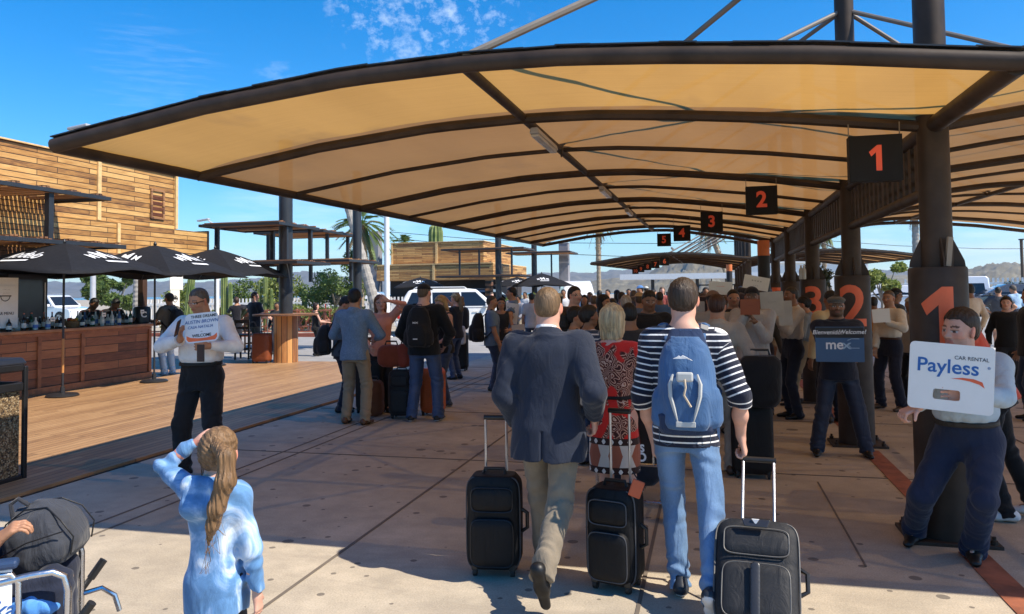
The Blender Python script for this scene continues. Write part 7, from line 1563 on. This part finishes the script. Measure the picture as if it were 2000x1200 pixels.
# ---------- distant crowd: each person their own place, height and clothes
FAR=[(1038,573,19,0,(.5,.5,.5),'white'),(1056,569,23,1,(.02,.02,.025),'black'),(1071,573,17,2,(.6,.55,.5),'cream'),(1092,574,15,3,(.03,.025,.03),'dark'),(1141,577,17,0,(.08,.20,.45),'bright blue'),(1152,571,21,1,(.6,.6,.58),'white'),(1160,578,15,2,(.10,.28,.55),'sky blue'),
(1205,567,21,0,(.02,.02,.03),'black and white'),(1214,571,18,1,(.10,.14,.25),'denim blue'),(1228,565,24,3,(.5,.48,.45),'pale grey'),(1238,568,19,2,(.05,.06,.09),'slate'),(1276,566,22,0,(.3,.3,.32),'grey'),(1288,571,16,1,(.07,.14,.28),'blue'),(1293,561,26,2,(.4,.1,.08),'red'),
(1340,566,19,3,(.25,.2,.15),'tan'),(1364,572,15,0,(.08,.2,.42),'deep blue'),(1378,562,22,1,(.35,.3,.25),'sand'),(1386,571,17,2,(.12,.3,.5),'light blue'),(1421,566,18,3,(.4,.38,.35),'pale'),(1447,560,22,0,(.1,.08,.07),'brown'),(1500,563,17,1,(.3,.28,.25),'stone grey'),(1521,559,20,2,(.06,.05,.05),'black brown'),
(1171,568,27,3,(.3,.3,.35),'light grey'),(1187,566,25,0,(.1,.1,.12),'charcoal'),(1262,560,28,1,(.5,.5,.52),'white grey'),(1312,560,30,2,(.1,.2,.35),'royal blue'),(1330,563,25,3,(.5,.3,.2),'apricot'),(1350,557,30,0,(.05,.05,.06),'black'),(1399,558,28,1,(.45,.45,.45),'grey white'),(1460,556,26,2,(.2,.3,.4),'steel blue'),
(1100,566,24,1,(.6,.6,.62),'white'),(1128,565,28,2,(.05,.1,.2),'navy'),(1250,557,23,4,(.08,.16,.3),'blue hat and blue'),(1535,566,18,0,(.5,.45,.4),'cream'),(1662,575,16,2,(.05,.05,.05),'black'),(1012,577,24,3,(.25,.25,.28),'grey'),(1025,571,30,1,(.5,.5,.5),'white'),(960,572,30,2,(.03,.03,.03),'black'),(1000,573,27,0,(.4,.3,.25),'tan')]
hcs=[(.01,.008,.007),(.03,.02,.012),(.12,.08,.05),(.006,.006,.006),(.02,.02,.02)]
used=set()
for i,(px,py,d,v,c,cn) in enumerate(FAR):
    side='left part' if px<1110 else 'middle left' if px<1220 else 'middle' if px<1330 else 'middle right' if px<1440 else 'right part'
    lab='distant person in %s clothes, %s of the far crowd'%(cn,side)
    while lab in used: lab=lab.replace('distant','more distant',1) if 'more' not in lab else lab.replace('more distant','farthest',1)
    used.add(lab)
    sk=['tan','brown','pink','brown','tan'][v]; yw=[0.2,PI,-.6,PI-.5,.1][(i*2+v)%5]
    P_(lab,(px,py),d=d,yaw=yw,h=.022 if d<20 else .028,sex='f' if i%3==1 else 'm',skin=sk,hair=('long' if i%3==1 else 'short',hcs[v%4]) ,top=('tee',c),sleeve=['short','long'][i%2],tuck=False,bottom=(['jeans','trousers','shorts'][i%3],[DJN,NAVY,(.3,.25,.18)][i%3]),cap=('cap',(.08,.2,.45)) if v==4 else (('cap',(.5,.5,.45)) if i%7==3 else None),group='people in the distant crowd',hl=(-.22,.05+.1*(i%3),.85+.1*(i%2)),hr=(.2,.1*(i%4),.85),head=([0,.5,-.5][i%3],0,0))
# ================================================= wheelchair, bag, bin, street things near the camera
o=empty('litter_bin',(-6.56,5.60,0),0,'black framed litter bin with brown pebble panels at the left edge','litter bin')
def pebble():
    m,t,b=newmat('pebble_panel'); k=N(t); oo=k.obj(); v=k.n('TexVoronoi',Scale=75.,Randomness=1.); k.L(oo,v.inputs['Vector']); s=k.n('SeparateColor'); k.L(v.outputs['Color'],s.inputs[0])
    c=k.ramp(s.outputs[0],[(0.,(.03,.02,.012)),(.35,(.12,.075,.035)),(.65,(.22,.145,.07)),(1.,(.40,.31,.19))]); k.L(c,b.inputs['Base Color']); b.inputs['Roughness'].default_value=.6; k.L(k.bump(v.outputs['Distance'],.8,.01),b.inputs['Normal']); return m
PEB=pebble(); q=MB(); q.b2(-.28,.28,-.28,.28,.06,.86); q.build('pebble_panel',PEB,o)
q=MB()
for sx in(-1,1):
    for sy in(-1,1): q.b2(sx*.31-.02,sx*.31+.02,sy*.31-.02,sy*.31+.02,0,1.08)
for z0,z1 in ((.02,.07),(.855,.93),(1.04,1.10)): 
    q.b2(-.29,.29,-.325,-.285,z0,z1); q.b2(-.29,.29,.285,.325,z0,z1); q.b2(-.325,-.285,-.284,.284,z0,z1); q.b2(.285,.325,-.284,.284,z0,z1)
q.build('frame',BLACKPL,o,bevel=.008)
q=MB(); q.prism([(-.33,1.10),(.33,1.10),(.27,1.16),(-.27,1.16)],-.33,.33,'y'); q.build('lid',BLACKPL,o,bevel=.02)
q=MB(); q.lathe([(.12,.93),(.14,1.0),(.08,1.04),(0,1.05)],n=12,cap=False); q.build('liner_bag',mat('bin_bag',(.01,.01,.012),.25,bump=.8,bsc=30),o,smooth=True)
# wheelchair: x forward, y left, origin on the ground under the seat
wyaw=R_(38); wc=G(124,1116,.68); wof=rotz(wyaw)@A3(.285,-.235,0); wo=empty('wheelchair',(wc[0]-wof[0],wc[1]-wof[1],0),wyaw,'chrome wheelchair with blue arm pads and white side panel, bottom left corner','wheelchair')
SD=-.235
for s in (-1,1):
    q=MB(); q.tube([(-.22,s*.235,.95),(-.22,s*.235,.50),(-.20,s*.235,.26)],.012,10); q.tube([(-.22,s*.235,.48),(.20,s*.235,.48)],.012,10)
    q.tube([(-.20,s*.235,.27),(.20,s*.235,.27)],.012,10); q.tube([(.06,s*.235,.70),(.115,s*.235,.695),(.14,s*.235,.66),(.14,s*.235,.28)],.012,10)
    q.tube([(.0,s*.235,.66),(.18,s*.235,.68),(.25,s*.235,.682),(.288,s*.235,.66),(.30,s*.235,.61),(.30,s*.235,.30)],.0135,12)
    q.tube([(.30,s*.235,.34),(.38,s*.2,.30),(.46,s*.16,.20),(.50,s*.14,.10)],.011,10); q.build('side_frame',CHROME,wo,smooth=True)
    q=MB(); q.box((-.06,s*.235,.735),(.40,.055,.034)); q.build('arm_pad',mat('blue_vinyl',(.02,.045,.11),.4),wo,bevel=.012)
    q=MB(); q.box((-.03,s*.238,.62),(.30,.006,.19)); pn=q.build('side_panel',mat('panel_white',(.78,.80,.84),.4,var=.02),wo,bevel=.004)
    if s<0: text('Alaska',.085,BLUEINK,wo,TM((.02,s*.238-.0045,.57),(1,0,0),(0,0,1)),'lettering',shear=.35,bold=.0008)
    q=MB(); q.M=Matrix.Translation((-.17,s*.275,.30))@Matrix.Rotation(PI/2,4,'X'); n=40
    for r_,w_,nm,mt_ in ((.295,.014,'tyre',RUBBER),(.255,.007,'push_rim',CHROME)):
        b=MB(); b.tube([(-.17+r_*math.cos(a),s*(.275+(0 if nm=='tyre' else .025)),.30+r_*math.sin(a)) for a in np.linspace(0,2*PI,n)],w_,8,cap=False); t_=b.build(nm if nm=='push_rim' else 'wheel',mt_,wo,smooth=True)
        if nm=='tyre':
            b=MB()
            for a in np.linspace(0,2*PI,19)[:-1]: b.tube([(-.17,s*.275,.30),(-.17+.285*math.cos(a),s*.275,.30+.285*math.sin(a))],.0022,5)
            b.build('spokes',CHROME,t_)
            b=MB(); b.M=Matrix.Translation((-.17,s*.275,.30))@Matrix.Rotation(PI/2,4,'X'); b.lathe([(.03,-.03),(.03,.03)],n=14); b.build('hub',BLACKPL,t_)
    b=MB(); b.tube([(.27+.075*math.cos(a),s*.22,.08+.075*math.sin(a)) for a in np.linspace(0,2*PI,20)],.014,8,cap=False); b.build('castor',RUBBER,wo,smooth=True)
    b=MB(); b.tube([(.27,s*.22,.08),(.27,s*.235,.30)],.010,8); b.build('castor_fork',CHROME,wo,smooth=True)
    b=MB(); b.box((.52,s*.12,.09),(.14,.16,.012)); b.build('footplate',BLACKPL,wo,bevel=.005)
    b=MB(); b.tube([(.30,s*.24,.44),(.345,s*.255,.50)],.012,8); b.tube([(.335,s*.252,.485),(.385,s*.262,.555)],.017,10); b.build('brake_grip',BLACKPL,wo,smooth=True)
    b=MB(); b.tube([(.31,s*.235,.43),(.38,s*.24,.44),(.43,s*.24,.40),(.45,s*.24,.33)],.011,8); b.build('legrest_tube',CHROME,wo,smooth=True)
q=MB(); q.box((.0,0,.475),(.42,.44,.03)); q.build('seat',mat('navy_vinyl',(.012,.02,.045),.5),wo,bevel=.01); q=MB(); q.box((-.21,0,.74),(.025,.44,.36)); q.build('backrest',mat('navy_vinyl',(.012,.02,.045),.5),wo,bevel=.01)
# seated traveller, mostly outside the frame
pr,PJ=person('traveller in dark jacket sitting in the wheelchair, hand resting on the bag',tuple(np.array(wo.location[:2])+(rotz(wyaw)@A3(-.17,.0,0))[:2]),wyaw-PI/2,H=1.70,h=.006,build=1.1,skin='tan',hair=('short',(.05,.04,.03)),top=('jacket',(.035,.04,.055)),tuck=False,bottom=('trousers',(.015,.02,.04)),shoes=(.05,.16,.42),
   seated=.40,pelvis=(0,.0,0),fl=(-.10,.42,.10),fr=(.10,.42,.10),kl=(0,.5,1),kr=(0,.5,1),hl=(-.12,.34,.60),hr=tuple(tolocal(np.array(wo.location[:2])+(rotz(wyaw)@A3(-.17,.0,0))[:2],wyaw-PI/2,G(-16,1066,.80))/(1.70/1.74)),er=(.7,-.6,-.5),handr=((.1,.75,.65),(-.2,.6,-.8),(-1,0,0)),curl=(.5,.75),head=(0,0,0))
# dark denim travel bag on the lap
bp=G(90,1105,.64); bo=empty('travel_bag',(bp[0]+.0,bp[1]+.05,.64),R_(24),'dark denim travel bag with black piping resting on the wheelchair lap','bag')
b=SDF(); M=roty(-.38); 
b.loft(M,A3(0,0,0),[(0,.085,.10,0),(.02,.125,.135,0),(.07,.145,.15,0),(.16,.13,.14,0),(.21,.105,.11,0),(.245,.07,.05,0),(.26,.04,.015,0)],.02,3.2)
b.disp=lambda P: fold(P,.006,5,3)+.003*np.sin((P[:,0]+P[:,2]*.6)*60+4*noise3(P,5,2,1)); sdf_obj('bag_body',b,.005,cloth((.040,.044,.055),'dark_denim',bst=.5,rough=.85,var=.2),bo)
q=MB()
for yy in (-.075,.075):
    pts=[M@A3(x,yy*(1.5 if z_<.2 else 1.),z_) for x,z_ in ((-.10,.02),(-.14,.08),(-.125,.16),(-.08,.225),(0,.25),(.08,.225),(.125,.16),(.145,.08),(.11,.02))]; q.tube(pts,.0035,6)
q.tube([M@A3(-.143,-.155,.12),M@A3(0,-.160,.135),M@A3(.138,-.155,.12)],.003,6); q.build('piping',BLACKPL,bo,smooth=True)
q=MB(); q.tube([M@A3(-.06,-.05,.235),M@A3(-.05,-.045,.29),M@A3(-.02,-.04,.30),M@A3(.01,-.045,.26)],.009,8); q.build('carry_handle',cloth((.03,.032,.04),'strap_denim'),bo,smooth=True)
q=MB(); b_=wo; rb=empty('red_cloth',toworld(wo,(-.06,-.12,.56)),wyaw,'red cloth seen under the wheelchair arm pad','cloth'); b=SDF(); b.ell(A3(0,0,.05),A3(.10,.06,.06)); b.disp=lambda P:fold(P,.012,8,4); sdf_obj('folded_cloth',b,.007,cloth((.5,.03,.02),'red_fleece'),rb)
rb=empty('blue_jacket',toworld(wo,(.14,-.10,.50)),wyaw,'bright blue crumpled garment on the wheelchair seat','garment'); b=SDF(); b.ell(A3(0,0,.05),A3(.11,.09,.06)); b.ell(A3(.07,-.03,.03),A3(.07,.05,.04)); b.disp=lambda P:fold(P,.014,9,5); sdf_obj('folded_cloth',b,.007,cloth((.08,.26,.62),'blue_shell',rough=.5),rb)
# plastic bottles on column ledges, taped cards
for i,(dx,l) in enumerate(((-.10,'left'),(-.02,'right'))):
    o=empty('water_bottle',(XC-.13+dx*.5,TH[2]-.12-.02*i,1.858),0,'clear plastic water bottle on the ledge of column 3, %s of two'%l,'bottle'); b=MB(); b.lathe([(.03,0),(.032,.02),(.032,.14),(.014,.18),(.013,.2)],n=12); b.build('plastic',mat('clear_plastic',(.4,.42,.42),.15),o,smooth=True); b=MB(); b.lathe([(.015,.2),(.015,.215)],n=10); b.build('cap',WHITEP,o)
o=empty('folded_newspaper',(XC+.04,TH[0]-.135,1.858),.3,'folded paper standing on the ledge of column 1','paper'); b=MB(); b.box((0,0,.10),(.035,.02,.20),ry=.12); b.build('folded_paper',mat('newsprint',(.25,.22,.18),.8),o)
# haze: the air between the camera and the hills
bb_=MB(); bb_.b2(-3100,3100,-60,2700,-2,125); hzm=bpy.data.materials.new('air'); hzm.use_nodes=True; ht=hzm.node_tree; ht.nodes.remove(ht.nodes['Principled BSDF'])
pv=ht.nodes.new('ShaderNodeVolumePrincipled'); pv.inputs['Color'].default_value=(.62,.78,1,1); pv.inputs['Density'].default_value=.00024; pv.inputs['Anisotropy'].default_value=.3; ht.links.new(pv.outputs[0],ht.nodes['Material Output'].inputs['Volume'])
hz=bb_.build('haze',hzm); hz['kind']='stuff'
